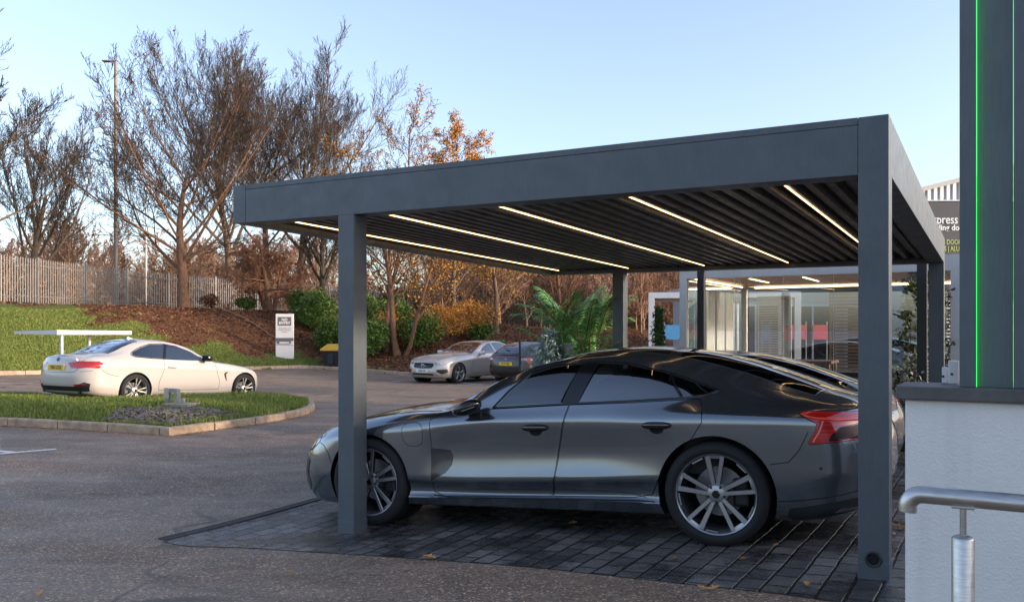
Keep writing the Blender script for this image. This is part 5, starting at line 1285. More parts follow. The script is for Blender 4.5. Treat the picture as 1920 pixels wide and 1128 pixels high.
def leaves_along(tips, n, jit, rg):
    out = []
    for _ in range(n):
        t = tips[rg.integers(len(tips))]; i = rg.integers(len(t)-1); q = t[i].lerp(t[i+1], float(rg.random())); out.append((q.x+rg.normal(0,jit), q.y+rg.normal(0,jit), q.z+rg.normal(0,jit)))
    return np.array(out)
def tree(x, y, spec, seed, ht, rad, label, group=None, leaves=None, lean=(0,0), bark='bark', twig='twig', z=None, name='bare_tree', minr=.009, stems=1):
    z = bz(x, y) if z is None else z; root = empty(name, (x, y, z-.1), 0, label, 'tree', group); T = Tree(seed)
    for k in range(stems):
        a = k*2*PI/max(1,stems)+seed; sp = .0 if stems == 1 else .32
        T.branch(Vector((math.cos(a)*sp*.6, math.sin(a)*sp*.6, 0)), Vector((lean[0]+math.cos(a)*sp, lean[1]+math.sin(a)*sp, 1)).normalized(), ht*(.43 if spec is not birch and spec.get('levels') == 4 else 1)*(1 if k == 0 else T.r.uniform(.7,.95)), rad*(1 if k == 0 else .75), 0, spec)
    # root flare
    for pth, rd in T.tr[:1]: rd[0] *= 1.35
    tubes_mesh('trunk', T.tr[:1] if stems == 1 else [t for t in T.tr[:1]], MATS[bark], root, 12)
    tubes_mesh('limbs', T.tr[1:], MATS[bark], root, 6)
    tubes_mesh('crown', T.tw, MATS[twig], root, 3, minr)
    if leaves:
        n, mat, size = leaves; lg = np.random.default_rng(seed); leaf_cards('leaves', leaves_along(T.tips, n, .08, lg), size, MATS[mat], 1.0, root, None, .6, lg)
    return root
oak = dict(levels=4, nseg=[9,10,6,4,3], wob=[.04,.07,.09,.11,.12], up=[.1,.6,.6,.6,.6], taper=[.30,.18,.22,.3,.4], kids=[15,12,9,7,0], start=[.30,.16,.12,.1,0], ang=[(28,62),(22,48),(22,50),(25,55),(20,50)], len=[1.15,.42,.50,.50,.5], rad=[.46,.46,.5,.55,.5], shape=lambda t: 1.12-.42*t, thick=1)
droop = dict(oak, up=[.2,-.25,-.5,-.6,-.4], kids=[15,10,8,5,0], start=[.16,.12,.1,.1,0], ang=[(45,80),(30,60),(30,65),(30,70),(20,50)], len=[.75,.48,.50,.55,.5], shape=lambda t: 1.0-.4*t)
birch = dict(levels=3, nseg=[12,8,6,4], wob=[.05,.09,.13,.15], up=[.1,.35,.1,-.1], taper=[.2,.2,.3,.4], kids=[22,10,7,0], start=[.22,.15,.1,0], ang=[(25,50),(25,50),(30,60),(0,0)], len=[.42,.42,.5,.5], rad=[.42,.5,.5,.5], shape=lambda t: 1.1-.7*t, thick=1)
tall = dict(oak, kids=[15,13,9,7,0], start=[.36,.2,.12,.1,0], ang=[(18,48),(18,42),(20,48),(22,52),(20,50)], len=[1.08,.42,.48,.50,.5], up=[.1,.55,.6,.65,.6])
sp_ = lambda px, Y: (at(px, 600, Y).x, Y)
x, y = sp_(346, 41); tree(x, y, dict(oak, kids=[17,12,9,7,0], start=[.22,.16,.12,.1,0], ang=[(30,72),(22,48),(22,50),(25,55),(20,50)], up=[.1,.5,.4,.4,.4]), 12, 15.6, .27, 'large bare tree with stout trunk in front of the fence, right of the lamp post', leaves=(500,'leaf_brown',.06), bark='bark_red', twig='twig')
x, y = sp_(505, 43); tree(x, y, dict(droop), 5, 8.6, .17, 'low multi-stemmed bare tree with drooping reddish twigs left of the sign', bark='bark_red', twig='twig_red', stems=3, leaves=(700,'leaf_brown',.06))
x, y = sp_(55, 48); tree(x, y, dict(tall, start=[.20,.2,.12,.1,0], ang=[(22,56),(18,42),(20,48),(22,52),(20,50)]), 31, 15.5, .30, 'bare tree with forked upright crown behind the left end of the fence', bark='bark')
x, y = sp_(-230, 34); tree(x, y, oak, 8, 15.5, .33, 'bare tree leaning in from the top left corner of the photo', twig='bark_dark', lean=(.10,0))
x, y = sp_(438, 57); tree(x, y, dict(tall), 17, 24.5, .36, 'tallest bare tree rising behind the stout one', group=None, leaves=(700,'leaf_brown',.09))
x, y = sp_(560, 60); tree(x, y, dict(tall, ang=[(25,72),(20,45),(22,50),(22,52),(20,50)]), 23, 25, .38, 'wide bare tree whose crown spreads above the left end of the carport roof')
x, y = sp_(498, 61); tree(x, y, dict(tall, ang=[(22,62),(20,45),(22,50),(22,52),(20,50)]), 52, 24.5, .34, 'bare tree standing between the tallest one and the one spreading over the carport end')
x, y = sp_(607, 58); tree(x, y, dict(tall), 44, 12.5, .30, 'dark-trunked bare tree behind the fence beside the carport post', bark='bark_dark')
x, y = sp_(723, 38.5); tree(x, y, birch, 3, 10.5, .13, 'slender birch with a few orange leaves just right of the front carport post', bark='bark_red', twig='twig', leaves=(3500,'leaf_orange',.042), name='birch_tree')
x, y = sp_(752, 37.5); tree(x, y, dict(birch, wob=[.08,.1,.13,.15]), 9, 9.8, .15, 'leaning two-stemmed birch with orange leaves among the hedge', bark='bark_red', leaves=(9000,'leaf_orange',.046), lean=(.12,0), stems=2, name='birch_tree')
x, y = sp_(850, 42); tree(x, y, dict(birch, up=[.1,.1,-.3,-.6]), 14, 9.6, .14, 'birch hung with yellow leaves behind the silver car', bark='bark', leaves=(13000,'leaf_orange',.048), name='birch_tree')
x, y = sp_(930, 44); tree(x, y, dict(birch, up=[.1,.1,-.3,-.6]), 15, 8.6, .13, 'yellow-leaved birch at the right of the silver car', bark='bark', leaves=(11000,'leaf_yellow',.048), name='birch_tree')
x, y = sp_(1050, 47); tree(x, y, dict(oak, kids=[14,8,6,4,0]), 16, 8.5, .2, 'spreading bare brown tree behind the palm', bark='bark_red', twig='twig_red', leaves=(1500,'leaf_brown',.06))
x, y = sp_(735, 60); tree(x, y, dict(birch, kids=[26,11,7,0]), 27, 9.6, .2, 'orange-leaved tree whose top shows above the carport roof', leaves=(2200,'leaf_orange',.08), bark='bark_red', name='birch_tree')
x, y = sp_(840, 64); tree(x, y, dict(birch, kids=[26,11,7,0]), 28, 11.2, .2, 'bare birch top showing above the carport roof right of the orange one', leaves=(900,'leaf_orange',.08), bark='bark', name='birch_tree')
# ------------------------------------------------------------------ distant wood: one mass of bare undergrowth and small trees
m_blade('bramble', [(.22,.115,.06),(.30,.17,.09),(.18,.09,.045),(.14,.12,.05)], .8)
def woodland():
    sp = dict(levels=3, nseg=[6,5,4,3], wob=[.08,.12,.15,.2], up=[.3,.4,.3,.2], taper=[.25,.3,.4,.5], kids=[12,8,6,0], start=[.1,.1,.1,0], ang=[(20,45),(20,50),(20,55),(0,0)], len=[.6,.5,.5,.5], rad=[.5,.5,.5,.5], shape=lambda t: 1-.5*t, thick=0)
    protos = []
    for k in range(4):
        T = Tree(100+k); T.branch(Vector((0,0,0)), Vector((0,0,1)), 1., .018, 0, sp); V = []; Q = []; o = 0
        for path, rads in T.tr+T.tw:
            P = np.array([tuple(p) for p in path]); T_ = np.gradient(P, axis=0); T_ /= np.linalg.norm(T_,axis=1)[:,None]+1e-9; A = np.cross(T_, [.3,.2,1.]); A /= np.linalg.norm(A,axis=1)[:,None]+1e-9; B_ = np.cross(T_, A)
            r_ = np.maximum(np.array(rads), .0022)[:,None,None]; th = np.arange(3)*2*PI/3; V.append((P[:,None]+r_*(A[:,None]*np.cos(th)[None,:,None]+B_[:,None]*np.sin(th)[None,:,None])).reshape(-1,3))
            n = len(P); i = np.arange(n-1)[:,None]*3; j = np.arange(3)[None]; Q.append((o+np.stack([i+j,i+(j+1)%3,i+3+(j+1)%3,i+3+j],-1)).reshape(-1,4)); o += n*3
        protos.append((np.concatenate(V), np.concatenate(Q)))
    rg = np.random.default_rng(77)
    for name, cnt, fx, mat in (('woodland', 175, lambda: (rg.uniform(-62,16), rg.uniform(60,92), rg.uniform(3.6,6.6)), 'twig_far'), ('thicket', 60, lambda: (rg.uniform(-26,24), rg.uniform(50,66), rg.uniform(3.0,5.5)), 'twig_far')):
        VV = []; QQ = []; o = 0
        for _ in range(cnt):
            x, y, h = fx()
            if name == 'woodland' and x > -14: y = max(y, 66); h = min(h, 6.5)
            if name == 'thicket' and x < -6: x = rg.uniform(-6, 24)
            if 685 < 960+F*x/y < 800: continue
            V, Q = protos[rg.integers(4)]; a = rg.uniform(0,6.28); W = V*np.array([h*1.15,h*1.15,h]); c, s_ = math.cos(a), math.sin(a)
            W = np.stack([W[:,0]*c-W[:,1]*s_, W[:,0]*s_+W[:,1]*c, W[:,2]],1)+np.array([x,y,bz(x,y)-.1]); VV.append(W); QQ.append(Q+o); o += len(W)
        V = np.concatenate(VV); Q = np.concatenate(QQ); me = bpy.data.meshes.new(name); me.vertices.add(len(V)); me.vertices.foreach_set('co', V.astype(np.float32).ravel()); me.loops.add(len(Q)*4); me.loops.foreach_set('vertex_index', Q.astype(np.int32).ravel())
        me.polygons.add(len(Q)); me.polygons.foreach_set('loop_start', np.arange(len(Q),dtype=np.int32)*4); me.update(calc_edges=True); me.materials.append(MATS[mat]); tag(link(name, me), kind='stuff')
    # low brambles and ivy mass at the foot of the wood
    n = 60000; x = rg.uniform(-64,26,n); y = rg.uniform(58,90,n); hgt = 1.2+1.0*np.sin(x*.5)+.8*np.sin(x*1.3+y)+.9; z = bank_np(x,y)+rg.random(n)**.8*np.maximum(hgt,.8)
    leaf_cards('undergrowth', np.column_stack([x,y,z]), .15, MATS['bramble'], 1., None, 'stuff')
woodland()
# far wooded ridge closing the horizon
def ridge(name, y0, h, x0, x1, mat, seed):
    rg = random.Random(seed); xs = np.linspace(x0, x1, 260); mb = MB(); hz = [h*(.75+.12*math.sin(x*.021+seed)+.10*math.sin(x*.053)+.03*math.sin(x*.31)+rg.uniform(0,.05)) for x in xs]
    for k, (dy, f) in enumerate(((0,-.2),(8,.45),(20,.85),(45,1.),(120,.9))):
        for x, hh in zip(xs, hz): mb.v.append((x, y0+dy+12*math.sin(x*.02), hh*f+2+rg.uniform(-.04,.04)*h*(f > 0)))
    n = len(xs); mb.f = [(r*n+c, r*n+c+1, (r+1)*n+c+1, (r+1)*n+c) for r in range(4) for c in range(n-1)]; mb.m = [0]*len(mb.f)
    tag(mb.build(name, mat, smooth=False), kind='structure')
plain('ridge_wood', (.10,.062,.042), .95, var=.4, vscale=.15, bmp=.8, bscale=2)
ridge('hill', 190, 9.0, -420, 420, MATS['ridge_wood'], 2)
# ------------------------------------------------------------------ hedge and shrubs
def ball_pts(n, c, r, rg, power=.33, noise_=.18):
    d = rg.normal(0,1,(n,3)); d /= np.linalg.norm(d,axis=1)[:,None]; rad = rg.random(n)**power; l = 1+noise_*np.sin(d[:,0]*7+c[0]*3)*np.sin(d[:,1]*6+d[:,2]*8)+.1*np.sin(d[:,2]*15+d[:,0]*11)
    p = d*(rad*l)[:,None]*np.array(r); return p+np.array(c)
def shrub(x, y, w, h, label, mat='leaf_green', n=2600, size=.07, group=None, z=None, name='shrub', seed=1, ratio=.5, lobes=5):
    z = bz(x,y) if z is None else z; root = empty(name, (x,y,z), 0, label, 'shrub', group); rg = np.random.default_rng(seed+int(abs(x)*13)); P = []
    for k in range(lobes):
        a = k*2*PI/lobes+rg.random(); rr = w*.28*(k > 0); hh = h*rg.uniform(.30,.42); P.append(ball_pts(n//lobes, (math.cos(a)*rr, math.sin(a)*rr, rg.uniform(.38,.62)*h if k else h*.56), (w*.32,w*.32,hh), rg, .25))
    P = np.concatenate(P); P = P[P[:,2] > .03]; leaf_cards('foliage', P, size, MATS[mat], 1.0, root, None, ratio, rg)
    st = [([Vector((0,0,-.1)), Vector((rg.uniform(-.1,.1),rg.uniform(-.1,.1),h*.3)), Vector((rg.uniform(-w,w)*.3,rg.uniform(-w,w)*.3,h*.75))],[.03,.022,.008]) for _ in range(7)]
    tubes_mesh('stems', st, MATS['bark_dark'], root, 5); return root
hz_ = [(597,41,2.3,2.35,'tallest rounded laurel bush behind the sign',6000),(565,42,1.3,1.7,'narrow laurel bush close to the right of the sign',2600),(625,38.5,1.6,1.7,'laurel bush partly behind the carport post',3200),(463,43,1.0,.75,'small isolated laurel left of the sign',1400),(702,37.5,1.9,1.9,'bright green laurel bush just right of the carport post',4200),(686,42,1.8,2.0,'darker laurel bush behind the bright one',2600),(745,40.5,2.0,2.2,'laurel bush between the two birch stems',3200),(790,38.5,2.3,1.7,'low spreading laurel bush left of the silver car',3600),(905,41,1.3,1.1,'small dark laurel bush beside the roof of the silver car',1600),(938,39,.9,.8,'smallest laurel bush near the black car',900)]
for i, (px, Y, w, h, lb, n) in enumerate(hz_): x, y = sp_(px, Y); shrub(x, y, w, h, lb, 'leaf_green', n, .065, 'laurel bushes along the bank', seed=i, name='laurel_bush')
for i, (px, Y, w, h, lb, n) in enumerate([(735,39,1.6,1.9,'rusty orange shrub growing through the laurels',1800),(820,39.5,2.6,2.0,'orange-leaved thicket shrub behind the bonnet of the silver car',4200),(885,41.5,2.8,2.1,'golden-leaved shrub behind the roof of the silver car',3600)]): x, y = sp_(px, Y); shrub(x, y, w, h, lb, 'leaf_orange', n, .05, None, seed=20+i, name='autumn_shrub')
x, y = sp_(398, 44.5); shrub(x, y, 1.3, .9, 'low brown bare shrub against the fence right of the stout trunk', 'leaf_brown', 900, .05, None, seed=41)
# surface roots and brash on the litter slope
rr_ = random.Random(8)
for i in range(6):
    x0, y0 = sp_(400+i*20, 40.2-i*.35); mb = MB(); pts = []; 
    for k in range(8): xx = x0+k*.28; yy = y0-k*.12+rr_.uniform(-.06,.06); pts.append((xx, yy, bz(xx,yy)+.03+.05*math.sin(k)))
    mb.tube(pts, [.05-.005*k for k in range(8)], 6); tag(mb.build('tree_root', MATS['bark_red'], smooth=True), 'exposed root snaking over the leaf litter below the bare trees', 'root', 'exposed roots on the slope')
# ------------------------------------------------------------------ palm, frosted conifer, cypress, climbers
def frond(mb_r, L_, p, az, el, ln, droop_, rg, leaf_l=.23):
    d = Vector((math.cos(az)*math.cos(el), math.sin(az)*math.cos(el), math.sin(el))); pts = [p.copy()]; n = 16
    for i in range(n): d = (d + Vector((0,0,-droop_*(.3+i/n)/n*2.2))).normalized(); p = p + d*(ln/n); pts.append(p.copy())
    mb_r.tube(pts, [.011*(1-.8*i/n)+.002 for i in range(n+1)], 5)
    side = Vector((-math.sin(az), math.cos(az), 0))
    for i in range(3, n+1):
        for q_ in (0,.5):
            t = (i-q_)/n; a = pts[i-1].lerp(pts[i], 1-q_); dd = (pts[i]-pts[i-1]).normalized(); l = leaf_l*math.sin(PI*min(1,t*.86+.12))**.6*rg.uniform(.85,1.1)
            for s_ in (1,-1):
                dr = (side*s_*.72+dd*.72+Vector((0,0,rg.uniform(-.15,.12)))).normalized(); m_ = a+dr*l*.5+Vector((0,0,.01)); e = a+dr*l+Vector((0,0,-l*.28)); w = dd*.0115
                L_.add([a-w*.6, a+w*.6, m_+w, m_-w, e], [(0,1,2,3),(3,2,4)])
def palm(x, y, z, ht, nf, label, seed):
    rg = random.Random(seed); root = empty('palm', (x,y,z), 0, label, 'palm'); st = MB(); lf = MB()
    for k in range(nf):
        a = k*2.4+rg.uniform(-.3,.3); el = R(rg.uniform(50,84) if k < nf*.7 else rg.uniform(32,52)); b = Vector((rg.uniform(-.12,.12), rg.uniform(-.12,.12), .35)); h0 = rg.uniform(.15,.62)*ht
        frond(st, lf, b+Vector((0,0,h0*.8)), a, el, rg.uniform(.36,.47)*ht, rg.uniform(.40,.85), rg)
        st.tube([b*0+Vector((b.x*.5,b.y*.5,.3)), b+Vector((0,0,h0*.8))], [.018,.012], 6)
    st.build('fronds_stalk', MATS['leaf_ficus'], root, smooth=True); lf.build('fronds', MATS['leaf_palm'], root)
    pt = MB(); pt.lathe([(0,.0),(.20,.0),(.26,.45),(.24,.45),(.23,.40),(0,.40)], 24); pt.build('pot', MATS['anthracite'], root, smooth=True); return root
gg = lambda px, Y: (at(px,600,Y).x, Y, gz(at(px,600,Y).x, Y))
palm(*gg(1062,13.0), 2.55, 23, 'tall green areca palm left of the rear carport post', 3)
palm(*gg(1106,12.6), 2.35, 18, 'second green palm right against the rear carport post', 6)
def conifer(x, y, z, h, w, label, mat, name, n=3200, seed=2):
    root = empty(name, (x,y,z), 0, label, 'tree'); rg = np.random.default_rng(seed); mb = MB(); mb.tube([(0,0,0),(0,0,h*.95)], [.035,.008], 6); mb.build('trunk', MATS['bark_dark'], root)
    P = []
    for k in range(70):
        t = (k+.5)/70; zz = h*(.12+.86*t); a = k*2.4; l = w*.5*(1-t)**.8+.05
        for i in range(n//70): s_ = rg.random()**.7; P.append((math.cos(a)*l*s_+rg.normal(0,.035), math.sin(a)*l*s_+rg.normal(0,.035), zz-.25*l*s_+rg.normal(0,.03)))
    leaf_cards('foliage', np.array(P), .035, MATS[mat], 1.1, root, None, .35, rg); return root
conifer(*gg(1030,12.4), 1.62, 1.0, 'pale frosted conifer beside the palm and the glass screen', 'leaf_frost', 'frosted_conifer', 5200)
conifer(*gg(1235,17.5), 2.15, .42, 'slim dark green cypress inside the white pergola', 'leaf_cypress', 'cypress', 3600)
def potted(x, y, z, h, w, label, mat, n, size, seed):
    root = empty('potted_tree', (x,y,z), 0, label, 'plant'); T = Tree(seed); sp = dict(birch, kids=[14,7,4,0], levels=2, nseg=[10,6,4,3], len=[.30,.5,.5,.5], start=[.15,.2,.1,0]); T.branch(Vector((0,0,.3)), Vector((0,0,1)), h-.4, .022, 0, sp)
    tubes_mesh('branches', T.tr+T.tw, MATS['bark'], root, 5, .003); rg = np.random.default_rng(seed); leaf_cards('leaves', leaves_along(T.tips+[t[0] for t in T.tr[1:]], n, .05, rg), size, MATS[mat], 1.0, root, None, .55, rg)
    mb = MB(); mb.lathe([(0,0),(.17,0),(.22,.40),(.20,.40),(.19,.36),(0,.36)], 20); mb.build('pot', MATS['coping'], root, smooth=True)
potted(*gg(1708,12.4), 2.55, .8, 'leafy green potted tree left of the rear right carport posts', 'leaf_ficus', 800, .045, 4)
potted(*gg(1780,12.2), 2.45, .6, 'leafy green potted tree right of the rear right carport posts', 'leaf_ficus', 700, .045, 5)
x, y, z = gg(1693, 10.6); shrub(x, y, .75, 1.35, 'grey-green leafy shrub low behind the near right post', 'leaf_sage', 1300, .04, None, z=z, seed=61)
x, y, z = gg(1698, 12.6); m_blade('leaf_wine', [(.10,.02,.02),(.16,.03,.03),(.06,.015,.015)], .5); shrub(x, y, .6, .95, 'dark red leafy plant below the grey-green shrub', 'leaf_wine', 300, .08, None, z=z, seed=62)
# ------------------------------------------------------------------ palisade fence
plain('fence_steel', (.23,.21,.195), .55, metal=.35, var=.15, vscale=3)
def fence(pts, h, label, pitch=.155, name='palisade_fence', post_every=3.3):
    P = [Vector((x,y,0)) for x, y in pts]; L_ = [0]
    for a, b in zip(P[:-1], P[1:]): L_.append(L_[-1]+(b-a).length)
    def pt(s_):
        for i in range(len(P)-1):
            if s_ <= L_[i+1] or i == len(P)-2: return P[i].lerp(P[i+1], (s_-L_[i])/(L_[i+1]-L_[i])), (P[i+1]-P[i]).normalized()
    o, _ = pt(L_[-1]/2); root = empty(name, (o.x,o.y,bz(o.x,o.y)), 0, label, 'fence'); s0 = 0
    while s0 < L_[-1]:
        s1 = min(s0+post_every, L_[-1]); pn = MB(); a, d = pt(s0); b, _ = pt(s1)
        za, zb_ = bz(a.x,a.y), bz(b.x,b.y); n_ = Vector((-d.y,d.x,0))
        k = int((s1-s0)/pitch)
        for i in range(1, k):
            q, d = pt(s0+i*pitch); n_ = Vector((-d.y,d.x,0)); f = i*pitch/(s1-s0); z0 = za+(zb_-za)*f; M_ = frame((q.x,q.y,z0), d, n_, (0,0,1)); w = .034
            vs = [M_ @ Vector(p) for p in [(-w,-.012,.06),(-w*.45,-.030,.06),(w*.45,-.030,.06),(w,-.012,.06),(-w,-.012,h-.09),(-w*.45,-.030,h-.09),(w*.45,-.030,h-.09),(w,-.012,h-.09),(0,-.024,h)]]
            pn.add(vs, [(0,1,5,4),(1,2,6,5),(2,3,7,6),(4,5,8),(5,6,8),(6,7,8)])
        for hz in (.35, h-.35):
            A_, B_ = a+Vector((0,0,za+hz)), b+Vector((0,0,zb_+hz)); pn.tube([A_+n_*.01, B_+n_*.01], .028, 4)
        pn.build('pale_panel', MATS['fence_steel'], root, world=True)
        M_ = frame((a.x,a.y,za), d, n_, (0,0,1)); mb = MB(); mb.bevbox((-.055,-.01,-.1),(.055,.10,h+.05), .005, 0, M_); mb.build('post', MATS['fence_steel'], root, world=True)
        s0 = s1
    return root
fence([(-38,18),(-26.5,30.5),(at(4,0,36.2).x,36.2),(at(285,0,47).x,47),(at(632,0,60).x,60),(at(720,0,63).x,63)], 2.1, 'long grey steel palisade fence climbing along the top of the bank')
plain('fence_dark', (.10,.085,.08), .7, var=.2)
MATS['fence_steel'], keep = MATS['fence_dark'], MATS['fence_steel']
fence([(at(725,0,63).x,63.2),(at(900,0,58).x,57),(at(1130,0,56).x,55)], 2.3, 'darker palisade fence behind the orange birches', pitch=.2); MATS['fence_steel'] = keep
# ------------------------------------------------------------------ lamp posts, sign, grit bin, trolley rail, far buildings, van
plain('lamp_grey', (.20,.18,.165), .6, metal=.2)
x, y = sp_(217, 46.5); z = bz(x,y); root = empty('street_lamp', (x,y,z), 0, 'tall grey street lamp with a flat head pointing left', 'street lamp'); zt = at(217,116,46.5).z-z
mb = MB(); mb.tube([(0,0,-.2),(0,0,1.6)], .115, 12); mb.tube([(0,0,1.6),(0,0,zt)], [.115,.085], 12); mb.build('pole', MATS['lamp_grey'], root, smooth=True)
mb = MB(); mb.tube([(0,0,zt-.02),(-.12,0,zt+.03),(-.25,0,zt+.03)], .035, 8); mb.bevbox((-.72,-.14,zt-.01),(-.22,.14,zt+.06), .02); mb.build('lamp_head', MATS['lamp_grey'], root, smooth=True)
x, y = sp_(274, 52); z = bz(x,y); root = empty('mast', (x,y,z), 0, 'slender pale pole behind the fence between lamp post and stout tree', 'pole'); mb = MB(); mb.tube([(0,0,-.2),(0,0,at(274,360,52).z-z)], [.07,.045], 8); mb.build('pole', MATS['white_frame'], root, smooth=True); mb = MB(); mb.lathe([(0,.05),(.06,.04),(.06,0)], 8, 0, Matrix.Translation((0,0,at(274,360,52).z-z))); mb.build('pole_cap', MATS['lamp_grey'], root)
x, y = sp_(534, 33.2); y = max(y, float(kerb_y(x))+.55); x = at(534,600,y).x; z = bz(x,y)-.02; k_ = y/F
root = empty('entry_sign', (x,y,z), 0, 'white NO ENTRY totem sign standing on the grass verge', 'sign'); ht = at(534,588,y).z-z; wd = 33*k_; Ms = Matrix.Rotation(R(4),4,'Z')
plain('sign_white', (.74,.70,.66), .5, var=.04); plain('sign_grey', (.13,.13,.13), .5, var=.05); plain('sign_text', (.22,.22,.22), .6)
mb = MB(); mb.bevbox((-wd/2,-.05,0),(wd/2,.05,ht), .012, 0, Ms); mb.build('panel', MATS['sign_white'], root)
mb = MB(); mb.box((-wd*.37,-.062,ht*.735),(wd*.37,-.051,ht*.93), 0, Ms); sp2 = mb.build('sign_plate', MATS['sign_grey'], root)
for s_, zz in (('NO',.868),('ENTRY',.795)): text('lettering', s_, .155, Ms @ frame((0,-.063,ht*zz), (1,0,0), (0,0,1), (0,-1,0)), MATS['sign_white'], sp2, bold=.006)
for s_, zz, sz in (('Staff parking only',.680,.075),('Deliveries this way',.640,.068),('thank you',.600,.06)): text('lettering', s_, sz, Ms @ frame((0,-.053,ht*zz), (1,0,0), (0,0,1), (0,-1,0)), MATS['sign_text'], root, bold=.001)
mb = MB(); mb.box((-wd*.50,-.075,ht*.40),(wd*.5,-.051,ht*.465), 0, Ms); mb.box((-wd*.5,-.06,ht*.30),(wd*.5,-.051,ht*.308), 0, Ms); mb.box((-wd*.40,-.085,ht*.335),(wd*.36,-.051,ht*.399), 0, Ms); mb.build('letter_box', MATS['sign_grey'], root)
mb = MB(); mb.box((-wd*.28,-.088,ht*.345),(wd*.26,-.086,ht*.378), 0, Ms); mb.build('slot_plate', MATS['plate_white'], root)
# grit bin
gy = float(kerb_y(sp_(622,34)[0]))+.5; x = at(625,600,gy).x; y = gy; z = bz(x,y); root = empty('grit_bin', (x,y,z), R(-8), 'black grit bin with sloping yellow lid beside the carport post', 'grit bin')
plain('bin_black', (.012,.014,.018), .45); plain('bin_yellow', (.62,.36,.03), .5, var=.1)
mb = MB(); mb.add([(-.30,-.28,0),(.30,-.28,0),(.30,.28,0),(-.30,.28,0),(-.40,-.36,.62),(.40,-.36,.62),(.40,.36,.72),(-.40,.36,.72)], [(0,3,2,1),(0,1,5,4),(1,2,6,5),(2,3,7,6),(3,0,4,7),(4,5,6,7)]); mb.box((-.12,-.375,.05),(.12,-.31,.5)); mb.build('tub', MATS['bin_black'], root)
mb = MB(); mb.add([(-.44,-.42,.62),(.44,-.42,.62),(.44,.40,.74),(-.44,.40,.74),(-.42,-.42,.70),(.42,-.42,.70),(.38,.36,.90),(-.38,.36,.90)], [(0,3,2,1),(0,1,5,4),(1,2,6,5),(2,3,7,6),(3,0,4,7),(4,5,6,7)]); mb.build('lid', MATS['bin_yellow'], root)
# white flat-topped barrier rail behind the coupe
yb = 24.5; x0 = at(-8,620,yb).x; x1 = at(231,620,yb).x; zt = at(0,622,yb).z; root = empty('barrier', ((x0+x1)/2,yb,gz((x0+x1)/2,yb)), 0, 'white flat-topped metal barrier rail behind the white coupe', 'barrier')
xm = at(107,620,yb-.6).x; plain('white_metal', (.66,.66,.66), .4, var=.05); plain('metal_grey', (.42,.44,.46), .45, metal=.3)  # legs get a greyer metal than the rail
mb = MB(); mb.add([(x0,yb+.9,zt-.06),(xm,yb-.6,zt-.08),(x1,yb+.1,zt-.08),(x1,yb+.55,zt-.08),(x0,yb+1.5,zt-.06),(x0,yb+.9,zt+.02),(xm,yb-.6,zt+.06),(x1,yb+.1,zt+.03),(x1,yb+.55,zt+.03),(x0,yb+1.5,zt+.02)], [(4,3,2,1,0),(5,6,7,8,9),(0,1,6,5),(1,2,7,6),(2,3,8,7),(3,4,9,8),(4,0,5,9)]); mb.build('top_rail', MATS['white_metal'], root, world=True)
for xx, yy in ((xm+.05,yb-.45),(at(164,0,yb+.15).x,yb+.25)): z = gz(xx,yy)-.1; mb = MB(); mb.tube([(xx,yy,z),(xx,yy,zt-.07)], .05, 12); mb.build('leg', MATS['metal_grey'], root, smooth=True, world=True)
# buildings and a van seen between the trunks
def block(name, px0, px1, pyt, Y, dep, label, wall, roof=None, rows=(), cat='building'):
    a, b = at(px0,600,Y).x, at(px1,600,Y).x; z0 = bz((a+b)/2, Y)-.5; zt = at(px0,pyt,Y).z; r = empty(name, ((a+b)/2,Y+dep/2,z0), 0, label, cat)
    mb = MB(); mb.box((a,Y,z0),(b,Y+dep,zt)); mb.build('wall', MATS[wall], r, world=True)
    if roof:
        mb = MB(); m_ = (a+b)/2; e = .3; zr = zt+roof; mb.add([(a-e,Y-e,zt),(b+e,Y-e,zt),(b+e,Y+dep+e,zt),(a-e,Y+dep+e,zt),(a+.5,Y+dep/2,zr),(b-.5,Y+dep/2,zr)], [(0,3,2,1),(0,1,5,4),(2,3,4,5),(1,2,5),(3,0,4)]); mb.build('roof', MATS['brick_brown'], r, world=True)
    for (z_, h_, n_) in rows:
        for k in range(n_):
            w = (b-a)/n_; xa = a+w*(k+.2); mb = MB(); mb.box((xa,Y-.06,zt-z_-h_),(xa+w*.6,Y-.002,zt-z_)); f_ = mb.build('window', MATS['white_frame'], r, world=True)
            mb = MB(); mb.box((xa+.1,Y-.09,zt-z_-h_+.1),(xa+w*.6-.1,Y-.061,zt-z_-.1)); mb.build('pane', MATS['lamp_black'], f_, world=True)
    return r
plain('stone_pale', (.62,.52,.42), .8, var=.12)
block('office_block', 795, 925, 500, 98, 14, 'pale stone office block glimpsed through the orange birches', 'stone_pale', None, ((.6,1.7,9),(3.0,.9,9)))
block('house', 652, 688, 548, 110, 8, 'brick house with steep roof beyond the fence right of the post', 'brick_brown', 3.2, ((.6,1.2,2),))
xv, yv = at(716,600,72).x, 72; z = bz(xv,yv); root = empty('parked_van', (xv,yv,z), 0, 'blue and white van parked beyond the fence', 'van'); plain('van_blue', (.06,.14,.28), .4)
mb = MB(); mb.prism([(-2.3,.45),(2.0,.45),(2.3,.8),(2.25,1.2),(1.75,1.95),(1.5,2.1),(-2.3,2.1)], -1, 1, 0, frame((0,0,0),(1,0,0),(0,0,1),(0,-1,0))); mb.build('body', MATS['van_blue'], root)
mb = MB(); mb.box((.2,-1.02,1.3),(1.7,-1.001,1.9)); mb.build('window', MATS['lamp_black'], root); mb = MB(); mb.box((-2.1,-1.02,.9),(-.1,-1.001,1.9)); mb.build('side_panel', MATS['white_frame'], root)
